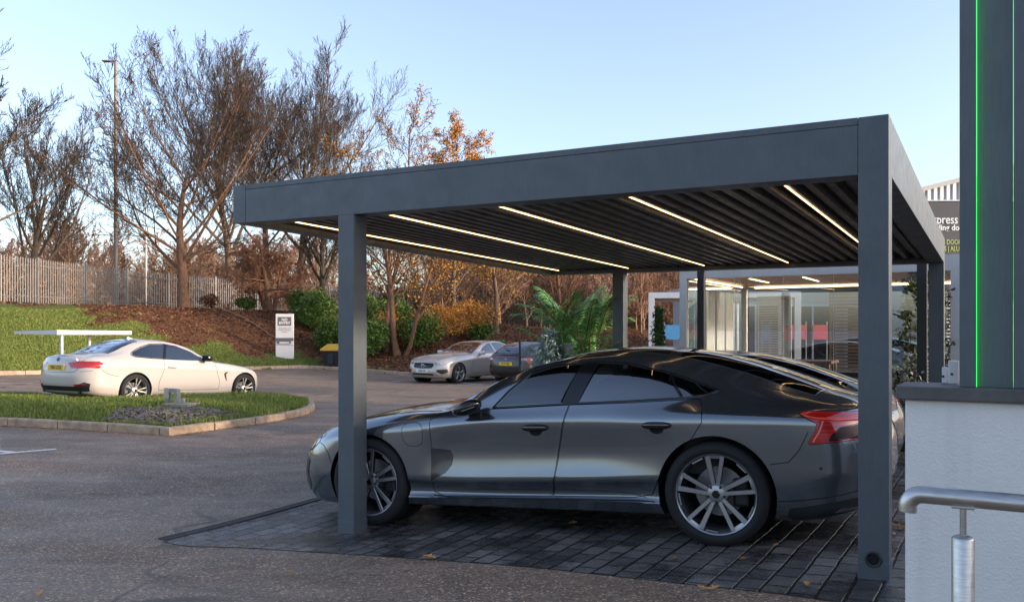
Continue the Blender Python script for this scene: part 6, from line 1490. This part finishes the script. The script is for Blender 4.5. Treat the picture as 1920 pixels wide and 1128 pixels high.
for sx in (-1.5,1.5):
    for sy in (-1,1): mb = MB(); mb.lathe([(0,-.1),(.34,-.1),(.34,.1),(0,.1)], 20, 0, frame((sx,sy*.95,.34),(1,0,0),(0,0,1),(0,-1,0))); mb.build('wheel', MATS['rubber'], root)
x, y = sp_(702, 66); z = bz(x,y); root = empty('street_lamp', (x,y,z), 0, 'short pale lamp column beside the blue van', 'street lamp'); mb = MB(); mb.tube([(0,0,0),(0,0,at(702,545,66).z-z)], .06, 8); mb.build('pole', MATS['white_frame'], root); mb = MB(); mb.bevbox((-.45,-.1,at(702,545,66).z-z-.01),(.05,.1,at(702,545,66).z-z+.06), .02); mb.build('lamp_head', MATS['lamp_grey'], root)
# ------------------------------------------------------------------ parked cars
def local_frame(p_f, fx, ly=None):
    fx = Vector(fx).normalized(); ly = Vector((0,0,1)).cross(fx).normalized(); uz = fx.cross(ly)
    return frame(p_f, fx, ly, uz)
def sh(c, dz=0., k=1.): return [(x, z*k+dz) for x, z in c]
def car(M, label, S, paint_name, rimmat, wheel_style, wr=.33, rr=.235, ww=.225, name='parked_car'):
    root = empty(name, mat=M); tag(root, label, 'car'); wb = S['wb']; xf, xr = S['xf'], S['xr']; W = S['W']
    def Y(k, f=1, r=1): return [(xf, W*k*.86*f), (.35, W*k*.965), (0, W*k*.99), (-wb*.25, W*k*.975), (-wb*.6, W*k*.975), (-wb, W*k), (-wb-.45, W*k*.975), (xr, W*k*.87*r)]
    flat = lambda a, b, c: [(xf, a), (0, b), (-wb, b), (xr, c)]
    rows = [(xf-.25, xr+.2, [(xf,.5),(xr,.5)], flat(.19,.17,.26), False), (xf-.10, xr+.10, Y(.90), flat(.21,.19,S.get('rb',.30)), True), (xf-.04, xr+.05, Y(.955), flat(.27,.25,S.get('rb',.30)+.06), False),
            (xf, xr+.01, Y(.985), flat(.40,.40,.46), False), (xf-.01, xr, Y(.985), [(xf,.52),(0,.60),(-wb,.62),(xr,.60)], False), (xf-.07, xr+.03, Y(1.), S['sz'], True),
            (S['hf']+.04, xr+.06, S['by'], S['bz'], False), (S['hf'], S['hr'], S['ry'], S['rz'], True), (S['hf']-.04, S['hr']-.01, S['qy'], sh(S['top'], -.012), False), (S['hf']-.06, S['hr']-.01, [(xf,0),(xr,0)], S['top'], False)]
    B = Body(rows, Rf=S.get('Rf',.5), Rr=S.get('Rr',.42), nf=S.get('nf',2.3), nr=S.get('nr',2.5), nS=90, sub=5)
    me0 = B.me.copy(); me0.materials.append(MATS[paint_name]); me0.materials.append(MATS['black_void']); cuts = []
    for cx in (0, -wb):
        for sd in (1,-1):
            mb = MB(); n = 40; r_ = wr+.035; vs = [(cx+math.cos(2*PI*j/n)*r_, yy, wr+math.sin(2*PI*j/n)*r_) for yy in (.55*sd, 1.3*sd) for j in range(n)]
            mb.add(vs, [tuple(range(n)), tuple(range(2*n-1,n-1,-1))]+[(j,(j+1)%n,n+(j+1)%n,n+j) for j in range(n)], 1); cuts.append(mb)
    bme = boolean(me0, cuts); B.fix_normals(bme, .004); link('body', bme, root)
    for sd in (1,-1):
        for nm, pl in S['glass']: B.patch(nm, pl, 'side', MATS['glass_car'], root, sd, .003, thick=.01)
        mb = MB(); B.seam(mb, S['dlo']+[S['dlo'][0]], 'side', sd, .008, .001, smooth=False); mb.build('window_trim', MATS[S.get('trim','black_gloss')], root, smooth=True)
        mb = MB()
        for sm in S['seams']: B.seam(mb, sm, 'side', sd, .0035)
        mb.build('door_gap', MATS['black_void'], root, smooth=True)
        for hx, hz in S['handles']:
            q, n_ = B.hit(hx, hz, 'side', sd); mb = MB(); mb.tube([q+Vector((.10,sd*.008,0)), q+Vector((.08,sd*.03,0)), q+Vector((-.08,sd*.03,.004)), q+Vector((-.10,sd*.008,.004))], .014, 8); mb.build('door_handle', MATS[paint_name], root, smooth=True)
        mx, mz = S['mirror']; q, n_ = B.hit(mx, mz-.04, 'side', sd); mb = MB()
        mb.bevbox((mx-.06, sd*(W+.02)-.10, mz-.05), (mx+.07, sd*(W+.02)+.10, mz+.09), .04); mr = mb.build('mirror', MATS[S.get('mirror_mat', paint_name)], root, smooth=True)
        mb = MB(); mb.tube([(mx+.02, sd*(W-.12), mz-.04), (mx, sd*(W), mz-.03)], .02, 8); mb.build('mirror_arm', MATS['black_plastic'], mr, smooth=True)
        mb = MB(); mb.bevbox((mx-.066, sd*(W+.02)-.085, mz-.035), (mx-.061, sd*(W+.02)+.085, mz+.075), .002); mb.build('mirror_glass', MATS['lamp_black'], mr)
    B.patch('windscreen', S['ws'], 'top', MATS['glass_car'], root, 1, .004); B.patch('rear_window', S['rw'], 'top', MATS['glass_car'], root, 1, .004)
    mb = MB()
    for v, sm in S['cuts']: B.seam(mb, sm, v, 1, .0035)
    mb.build('panel_gap', MATS['black_void'], root, smooth=True)
    wm = (MATS['rubber'], MATS[rimmat], MATS['rim_dark'], MATS['disc_steel'])
    for x in (0, -wb):
        for sd in (1,-1):
            wheel(root, (x, sd*(W*.985-ww/2), wr), sd, wr, rr, ww, wheel_style, wm, .1*x)
            wl = MB(); wl.lathe([(.08,-.02),(wr+.03,-.02),(wr+.03,-.03)], 24, 0, frame((x, sd*.60, wr), (-1,0,0) if sd > 0 else (1,0,0), (0,0,1), (0,sd,0))); wl.build('wheel_arch_liner', MATS['black_void'], root)
    return root, B
glass('glass_car', (.04,.045,.05), 1.7, dens=.10, rough=.02)
MATS['glass_car'].node_tree.nodes['Transparent BSDF'].inputs['Color'].default_value = (.03,.035,.04,1)
def front_plate(root, B, x, z, txt, bg, view, y=0, tilt=0, w=.52):
    q, n_ = B.hit(y, z, view); s_ = 1 if view == 'front' else -1
    Mp = frame((q.x+s_*.012, y, z), (0,s_,0), (s_*math.sin(R(tilt))*-1,0,math.cos(R(tilt))), (s_*math.cos(R(tilt)),0,math.sin(R(tilt)))); return plate(root, txt, Mp, w, .111, bg)
def disc_badge(root, B, y, z, view, r, name='badge', kind='roundel'):
    q, n_ = B.hit(y, z, view); Mb = Matrix.Translation(q+n_*.004) @ n_.to_track_quat('Z','Y').to_matrix().to_4x4()
    return Mb
# --- the near grey fastback and its darker neighbour
MH = local_frame((-.7902,7.908,-.0416), (-.90467,.42358,-.04649))
root, BH = fastback(MH, 'dark grey metallic fastback parked under the carport nearest the camera')
M2 = MH.copy(); off = MH.to_3x3() @ Vector((-.05,-2.62,-.095)); M2.translation = MH.translation + off
root2, B2 = fastback(M2, 'darker fastback parked behind the nearest grey one under the carport, mostly hidden', 'paint_dark', full=False, glassy=False)
# --- white coupe
S = dict(wb=2.81, xf=.80, xr=-3.93, W=.912, hf=.70, hr=-3.80, rb=.30, Rf=.55, Rr=.40, nf=2.1, nr=2.7,
  top=[(.62,.70),(.3,.82),(0,.885),(-.4,.94),(-.80,.985),(-1.05,1.08),(-1.4,1.235),(-1.7,1.335),(-2.0,1.374),(-2.3,1.376),(-2.6,1.34),(-2.9,1.25),(-3.2,1.12),(-3.40,1.045),(-3.6,1.030),(-3.76,1.028),(-3.84,1.0)],
  qy=[(.7,.28),(-.8,.42),(-1.6,.36),(-2.4,.34),(-3.2,.40),(-3.84,.36)],
  rz=[(.66,.68),(.3,.79),(0,.850),(-.4,.895),(-.78,.925),(-1.05,1.035),(-1.35,1.185),(-1.7,1.290),(-2.0,1.325),(-2.3,1.318),(-2.6,1.255),(-2.9,1.13),(-3.1,1.055),(-3.4,1.005),(-3.84,.985)],
  ry=[(.66,.48),(0,.60),(-.78,.715),(-1.35,.635),(-1.9,.575),(-2.4,.565),(-2.9,.60),(-3.3,.66),(-3.84,.62)],
  bz=[(.72,.64),(.4,.75),(0,.82),(-.5,.87),(-1,.905),(-2,.930),(-2.6,.955),(-3.1,.965),(-3.84,.945)], by=[(.72,.66),(.3,.74),(0,.775),(-.5,.80),(-1.1,.825),(-2,.825),(-2.7,.815),(-3.3,.785),(-3.84,.70)],
  sz=[(.8,.58),(0,.735),(-1,.775),(-2,.80),(-2.8,.835),(-3.84,.84)],
  dlo=[(-1.06,.950),(-1.36,1.125),(-1.7,1.242),(-2.03,1.285),(-2.33,1.270),(-2.60,1.19),(-2.80,1.09),(-2.85,1.035),(-2.78,1.000),(-2.4,.975),(-1.7,.957)],
  glass=[('side_window',[(-1.10,.960),(-1.37,1.118),(-1.7,1.232),(-1.92,1.266),(-2.08,.972),(-1.7,.965)]),('quarter_window',[(-1.99,1.272),(-2.33,1.258),(-2.58,1.182),(-2.78,1.09),(-2.82,1.04),(-2.76,1.010),(-2.4,.986),(-2.15,.978)])],
  seams=[[(-2.03,1.27),(-2.13,.96),(-2.17,.75),(-2.28,.42),(-2.28,.33)],[(-.83,.90),(-.80,.72),(-.72,.50),(-.74,.33)],[(-.74,.33),(-1.5,.325),(-2.28,.33)],[(.40,.62),(.36,.74),(.28,.80)],[(-3.19,.62),(-3.4,.66),(-3.55,.75)]], handles=[(-1.98,.80)], mirror=(-1.12,.98), mirror_mat='black_gloss',
  ws=[(-.83,-.66),(-.73,-.3),(-.71,0),(-.73,.3),(-.83,.66),(-1.2,.615),(-1.55,.54),(-1.60,.25),(-1.61,0),(-1.60,-.25),(-1.55,-.54),(-1.2,-.615)], rw=[(-2.52,.48),(-2.9,.52),(-3.24,.58),(-3.33,.3),(-3.35,0),(-3.33,-.3),(-3.24,-.58),(-2.9,-.52),(-2.52,-.48),(-2.47,-.2),(-2.46,0),(-2.47,.2)],
  cuts=[('top',[(.58,.42),(.2,.62),(-.4,.70),(-.78,.74)]),('top',[(.58,-.42),(.2,-.62),(-.4,-.70),(-.78,-.74)]),('rear',[(-.66,.98),(-.60,.86),(-.56,.74),(-.48,.69),(0,.675),(.48,.69),(.56,.74),(.60,.86),(.66,.98)]),('rear',[(-.80,.72),(-.62,.70)])])
pf = at(452.6,727.7,19.15); pr_ = at(252,731.7,16.75); fxv = (pf-pr_).normalized(); lyv = Vector((0,0,1)).cross(fxv).normalized()
Mc = local_frame(pf + lyv*.80 - Vector((0,0,.33)), fxv)
root, B = car(Mc, 'white two-door coupe parked behind the grass island', S, 'paint_white', 'rim_bright', (5,'double'), .332, .250, .23)
for sd in (1,-1):
    t = B.patch('tail_lamp', [(.32*sd,.865),(.60*sd,.895),(.84*sd,.90),(.87*sd,.80),(.62*sd,.765),(.42*sd,.765)], 'rear', MATS['lamp_red'], root, 1, .004, step=.03)
    B.patch('lamp_side', [(-3.52,.875),(-3.60,.895),(-3.83,.90),(-3.84,.78),(-3.60,.77),(-3.53,.81)], 'side', MATS['lamp_red'], root, sd, .004, step=.03)
    B.patch('reflector', [(.50*sd,.455),(.72*sd,.475),(.72*sd,.45),(.50*sd,.43)], 'rear', MATS['lamp_red'], root, 1, .008)
    B.patch('side_vent', [(-.48,.70),(-.56,.705),(-.60,.66),(-.55,.54),(-.515,.50),(-.53,.60),(-.545,.66)], 'side', MATS['black_plastic'], root, sd, .004, step=.02)
    B.patch('headlight', [(.60,.56),(.40,.63),(.34,.69),(.42,.69),(.62,.63),(.70,.585)], 'side', MATS['lamp_clear'], root, sd, .004, step=.03)
    B.patch('sill_skirt', [(-.42,.30),(-2.38,.30),(-2.42,.27),(-.40,.25)], 'side', MATS['paint_white'], root, sd, .018)
B.patch('rear_diffuser', [(-.78,.47),(-.70,.50),(-.5,.415),(.5,.415),(.70,.50),(.78,.47),(.74,.33),(-.74,.33)], 'rear', MATS['black_plastic'], root, 1, .008)
B.patch('boot_recess', [(-.30,.815),(.30,.815),(.33,.70),(-.33,.70)], 'rear', MATS['paint_white'], root, 1, .002)
for sd in (1,-1): B.patch('door_pillar', [(-1.915,1.270),(-1.995,1.276),(-2.155,.975),(-2.075,.968)], 'side', MATS['black_gloss'], root, sd, .002)
front_plate(root, B, 0, .765, 'YB63 ZGX', 'plate_yellow', 'rear')
Mb = disc_badge(root, B, 0, .925, 'rear', .04); mb = MB(); mb.lathe([(0,.004),(.028,.004),(.030,.005)], 20, 0, Mb); bd_ = mb.build('badge', MATS['banner_blue'], root); mb = MB(); mb.lathe([(.028,.005),(.031,.008),(.040,.006),(.041,0)], 20, 0, Mb); mb.build('badge_ring', MATS['black_gloss'], bd_, smooth=True)
mb = MB(); mb.tube([(-3.86,-0.56,.30),(-3.70,-.56,.30)], .038, 12, cap=False); mb.tube([(-3.86,.56,.30),(-3.70,.56,.30)], .038, 12, cap=False); mb.v = [(v[0], v[1], v[2]) for v in mb.v]
half = len(mb.v)//2
for s_ in (1,-1): m2 = MB(); m2.tube([(-3.80,.56*s_,.315),(-3.60,.56*s_,.315)], .038, 12); m2.build('tailpipe', MATS['black_gloss'], root, smooth=True)
mb = MB(); mb.prism([(0,0),(.16,0),(.02,.055),(0,.05)], -.02, .02, 0, frame((-2.42,0,1.365), (1,0,0), (0,0,1), (0,-1,0))); mb.build('roof_fin', MATS['paint_white'], root)
text('lettering', '420d', .055, frame(tuple(B.hit(-.52,.925,'rear')[0]+Vector((-.014,0,0))), (0,-1,0), (0,0,1), (-1,0,0)), MATS['chrome'], root, extrude=.002)
# --- silver saloon
S = dict(wb=2.94, xf=.88, xr=-4.06, W=.94, hf=.80, hr=-4.0, rb=.30, Rf=.5, Rr=.42, nf=2.6, nr=2.6,
  top=[(.74,.80),(.4,.90),(0,.965),(-.5,1.015),(-.92,1.05),(-1.25,1.175),(-1.6,1.315),(-1.95,1.415),(-2.4,1.445),(-2.8,1.43),(-3.2,1.34),(-3.6,1.18),(-3.8,1.125),(-4.0,1.11),(-4.06,1.08)],
  qy=[(.8,.34),(-.9,.44),(-1.8,.38),(-2.6,.36),(-3.4,.40),(-4.06,.40)],
  rz=[(.74,.78),(.4,.875),(0,.935),(-.5,.97),(-.88,.985),(-1.2,1.11),(-1.55,1.27),(-1.95,1.375),(-2.4,1.405),(-2.8,1.375),(-3.15,1.28),(-3.45,1.16),(-3.7,1.085),(-4.06,1.06)],
  ry=[(.74,.56),(0,.66),(-.88,.745),(-1.5,.665),(-2.0,.60),(-2.7,.59),(-3.2,.62),(-3.6,.68),(-4.06,.64)],
  bz=[(.82,.72),(.4,.83),(0,.885),(-.5,.925),(-1,.95),(-2,.975),(-3,1.0),(-3.5,1.01),(-4.06,.99)], by=[(.82,.74),(.3,.80),(0,.825),(-.5,.845),(-1.1,.865),(-2,.87),(-3,.86),(-3.5,.83),(-4.06,.74)],
  sz=[(.88,.64),(0,.77),(-1,.82),(-2,.84),(-3,.86),(-4.06,.86)],
  dlo=[(-1.18,.985),(-1.55,1.20),(-1.9,1.325),(-2.4,1.358),(-2.85,1.325),(-3.15,1.22),(-3.40,1.09),(-3.42,1.045),(-2.8,1.02),(-2.0,.998)], trim='chrome',
  glass=[('side_window',[(-1.22,.995),(-1.56,1.195),(-1.9,1.315),(-2.10,1.335),(-2.14,1.010),(-1.7,.998)]),('side_window',[(-2.17,1.340),(-2.4,1.348),(-2.80,1.318),(-2.93,1.272),(-3.06,1.04),(-2.8,1.03),(-2.22,1.012)]),('quarter_window',[(-2.98,1.262),(-3.14,1.21),(-3.36,1.09),(-3.38,1.055),(-3.12,1.04)])],
  seams=[[(-.86,.93),(-.80,.72),(-.70,.50),(-.72,.31)],[(-.72,.31),(-2.5,.33),(-2.56,.45),(-2.75,.70),(-3.02,.85),(-3.10,1.0)],[(-2.15,1.01),(-2.14,.6),(-2.10,.32)],[(.40,.56),(.44,.66),(.5,.74)]], handles=[(-2.0,.84),(-2.95,.87)], mirror=(-1.22,1.0),
  ws=[(-.92,-.70),(-.80,-.35),(-.78,0),(-.80,.35),(-.92,.70),(-1.35,.64),(-1.72,.56),(-1.80,.3),(-1.82,0),(-1.80,-.3),(-1.72,-.56),(-1.35,-.64)], rw=[(-2.95,.50),(-3.4,.56),(-3.66,.58),(-3.70,0),(-3.66,-.58),(-3.4,-.56),(-2.95,-.50),(-2.90,0)],
  cuts=[('top',[(.66,.50),(.2,.66),(-.4,.74),(-.86,.77)]),('top',[(.66,-.50),(.2,-.66),(-.4,-.74),(-.86,-.77)]),('front',[(-.55,.735),(0,.745),(.55,.735)])])
fxv = Vector((-.574,-.819,0)); lyv = Vector((0,0,1)).cross(fxv); ph = at(858,699.5,28.6); o_ = ph - lyv*.83; o_.z = ph.z-.345
root, B = car(local_frame(o_, fxv), 'silver beige saloon facing the camera at the edge of the car park', S, 'paint_silver', 'rim_bright', (5,'single'), .345, .245, .24)
B.patch('grille', [(-.40,.70),(0,.72),(.40,.70),(.44,.62),(.38,.535),(0,.52),(-.38,.535),(-.44,.62)], 'front', MATS['black_gloss'], root, 1, .006, step=.03)
B.patch('lower_grille', [(-.42,.36),(.42,.36),(.48,.30),(-.48,.30)], 'front', MATS['black_plastic'], root, 1, .006, step=.03)
mb = MB(); q, _ = B.hit(0,.62,'front'); mb.tube([(q.x+.02,.06*math.cos(2*PI*i/24),.62+.06*math.sin(2*PI*i/24)) for i in range(25)], .012, 6, cap=False); mb.tube([(q.x+.012,.30,.545),(q.x+.014,-.08,.665)], .010, 5); mb.build('badge', MATS['chrome'], root, smooth=True)
for sd in (1,-1):
    B.patch('headlight', [(.50*sd,.715),(.80*sd,.735),(.86*sd,.68),(.74*sd,.63),(.54*sd,.635),(.47*sd,.66)], 'front', MATS['lamp_clear'], root, 1, .005, step=.03)
    B.patch('lamp_side', [(.72,.71),(.40,.765),(.36,.745),(.50,.67),(.74,.655)], 'side', MATS['lamp_clear'], root, sd, .005, step=.03)
    B.patch('fog_intake', [(.56*sd,.49),(.84*sd,.50),(.86*sd,.40),(.72*sd,.34),(.56*sd,.42)], 'front', MATS['black_plastic'], root, 1, .006, step=.03)
    B.patch('splitter_blade', [(.36*sd,.43),(.50*sd,.43),(.66*sd,.29),(.52*sd,.29)], 'front', MATS['chrome'], root, 1, .010, step=.03)
front_plate(root, B, 0, .445, 'FX68 LDE', 'plate_white', 'front')
# --- black hatchback
S = dict(wb=2.73, xf=.90, xr=-3.64, W=.90, hf=.76, hr=-3.56, rb=.32, Rf=.5, Rr=.34, nf=2.3, nr=3.0,
  top=[(.70,.74),(.3,.87),(0,.92),(-.5,.975),(-.9,1.02),(-1.25,1.17),(-1.6,1.31),(-1.9,1.385),(-2.3,1.41),(-2.7,1.385),(-3.0,1.315),(-3.25,1.205),(-3.45,1.065),(-3.55,1.01),(-3.64,.98)],
  qy=[(.8,.30),(-.9,.42),(-1.8,.38),(-2.6,.38),(-3.3,.46),(-3.64,.46)],
  rz=[(.70,.73),(.3,.84),(0,.89),(-.5,.93),(-.88,.95),(-1.2,1.09),(-1.55,1.245),(-1.95,1.345),(-2.3,1.365),(-2.7,1.33),(-3.0,1.24),(-3.25,1.12),(-3.42,1.02),(-3.64,.97)],
  ry=[(.70,.52),(0,.62),(-.88,.72),(-1.5,.64),(-2.0,.59),(-2.7,.58),(-3.2,.62),(-3.64,.64)],
  bz=[(.78,.68),(.4,.79),(0,.85),(-.5,.89),(-1,.915),(-2,.94),(-3,.96),(-3.64,.95)], by=[(.78,.70),(.3,.76),(0,.79),(-.5,.81),(-1.1,.83),(-2,.83),(-3,.81),(-3.64,.74)],
  sz=[(.9,.60),(0,.74),(-1,.79),(-2,.81),(-2.8,.84),(-3.64,.85)],
  dlo=[(-1.15,.955),(-1.5,1.15),(-1.9,1.285),(-2.3,1.32),(-2.75,1.285),(-3.1,1.15),(-3.2,1.04),(-2.6,.99),(-1.9,.97)],
  glass=[('side_window',[(-1.2,.965),(-1.52,1.145),(-1.9,1.275),(-2.02,1.29),(-2.06,.98)]),('side_window',[(-2.12,1.298),(-2.3,1.31),(-2.72,1.275),(-3.05,1.15),(-3.15,1.05),(-2.6,1.0),(-2.14,.985)])],
  seams=[[(-.86,.90),(-.78,.70),(-.70,.48),(-.72,.31)],[(-.72,.31),(-2.35,.33),(-2.45,.55),(-2.75,.78),(-2.85,.97)],[(-2.1,.98),(-2.08,.6),(-2.05,.32)]], handles=[(-1.9,.82),(-2.7,.84)], mirror=(-1.18,.97),
  ws=[(-.90,-.66),(-.80,0),(-.90,.66),(-1.35,.61),(-1.70,.54),(-1.78,0),(-1.70,-.54),(-1.35,-.61)], rw=[(-2.86,.50),(-3.2,.55),(-3.42,.58),(-3.47,.3),(-3.48,0),(-3.47,-.3),(-3.42,-.58),(-3.2,-.55),(-2.86,-.50),(-2.83,0)],
  cuts=[('top',[(.62,.48),(.2,.62),(-.86,.74)]),('top',[(.62,-.48),(.2,-.62),(-.86,-.74)]),('rear',[(-.62,.95),(-.60,.80),(-.52,.60),(0,.585),(.52,.60),(.60,.80),(.62,.95)])])
fxv = Vector((.574,.819,0)); tl_ = at(948,700,27.4); tl_.z = 0; o_ = tl_ + fxv*3.64; o_.z = gz(tl_.x, tl_.y)
root, B = car(local_frame(o_, fxv), 'black hatchback seen from behind, beside the silver saloon', S, 'paint_navy', 'rim_dark', (5,'double'), .33, .23, .22)
B.patch('light_bar', [(-.80,.905),(-.5,.925),(0,.93),(.5,.925),(.80,.905),(.80,.875),(.5,.895),(0,.90),(-.5,.895),(-.80,.875)], 'rear', MATS['lamp_red_dark'], root, 1, .005, step=.03)
for sd in (1,-1):
    t = B.patch('tail_lamp', [(.50*sd,.90),(.86*sd,.91),(.87*sd,.74),(.78*sd,.72),(.70*sd,.80),(.52*sd,.83)], 'rear', MATS['lamp_red'], root, 1, .006, step=.03)
    B.patch('lamp_lens', [(.56*sd,.875),(.74*sd,.88),(.74*sd,.815),(.58*sd,.84)], 'rear', MATS['lamp_clear'], t, 1, .011, step=.02)
    B.patch('reflector', [(.60*sd,.50),(.82*sd,.515),(.82*sd,.485),(.60*sd,.47)], 'rear', MATS['lamp_red'], root, 1, .006, step=.03)
B.patch('bumper_insert', [(-.78,.42),(.78,.42),(.70,.32),(-.70,.32)], 'rear', MATS['black_plastic'], root, 1, .006)
front_plate(root, B, 0, .70, 'YL73 UJO', 'plate_yellow', 'rear')
q, _ = B.hit(0,.845,'rear'); mb = MB()
for a, b in (((-.035,.885),(-.024,.81)),((.035,.885),(.024,.81)),((-.028,.848),(.028,.848))): mb.tube([(q.x-.01,a[0],a[1]),(q.x-.01,b[0],b[1])], .007, 5)
mb.build('badge', MATS['chrome'], root, smooth=True)
mb = MB(); q1, _ = B.hit(-3.40,0,'top'); q2, _ = B.hit(-3.25,.28,'top'); mb.tube([q1+Vector((0,0,.03)), q1+Vector((.03,.15,.04)), q2+Vector((0,0,.02))], .012, 6); mb.build('rear_wiper', MATS['black_plastic'], root)
# ------------------------------------------------------------------ light, sky, camera
SUN_AZ, SUN_EL = 106.0, 12.0            # compass bearing from +y towards +x, height above the horizon
def sky():
    w = bpy.data.worlds.new('World'); bpy.context.scene.world = w; w.use_nodes = True
    nt = w.node_tree; bg = nt.nodes['Background']
    s = N(nt, 'ShaderNodeTexSky', sky_type='NISHITA'); s.sun_disc = False
    s.sun_elevation = R(SUN_EL); s.sun_rotation = R(SUN_AZ); s.altitude = 60; s.air_density = 1.0; s.dust_density = 2.2; s.ozone_density = 2.6
    hs = N(nt, 'ShaderNodeHueSaturation'); hs.inputs['Saturation'].default_value = .84; L(nt, s.outputs[0], hs.inputs['Color']); L(nt, mixc(nt, 1., hs.outputs[0], (1.03,.965,.985), 'MULTIPLY'), bg.inputs['Color']); bg.inputs['Strength'].default_value = .105
    sun = bpy.data.lights.new('sun', 'SUN'); sun.energy = 1.15; sun.angle = R(4); sun.color = (1,.80,.60)
    o = bpy.data.objects.new('sun', sun); COL.objects.link(o)
    a, e = R(SUN_AZ), R(SUN_EL); d = Vector((math.sin(a)*math.cos(e), math.cos(a)*math.cos(e), math.sin(e)))
    o.rotation_euler = d.to_track_quat('Z','Y').to_euler(); o.location = (20,-20,30)
    vs = bpy.context.scene.view_settings; vs.view_transform = 'Standard'; vs.look = 'None'; vs.exposure = EXPO; vs.gamma = 1; vs.use_curve_mapping = False
EXPO = 2.15
sky()
cam = bpy.data.cameras.new('camera'); cam.sensor_width = 36; cam.lens = F/1920*36; cam.shift_y = (HOR-564)/1920
cam.clip_start = .05; cam.clip_end = 3000
co = bpy.data.objects.new('camera', cam); COL.objects.link(co); co.location = (0,0,CZ); co.rotation_euler = (PI/2,0,0)
bpy.context.scene.camera = co
bpy.context.scene.cycles.max_bounces = 8
bpy.context.scene.cycles.transparent_max_bounces = 16
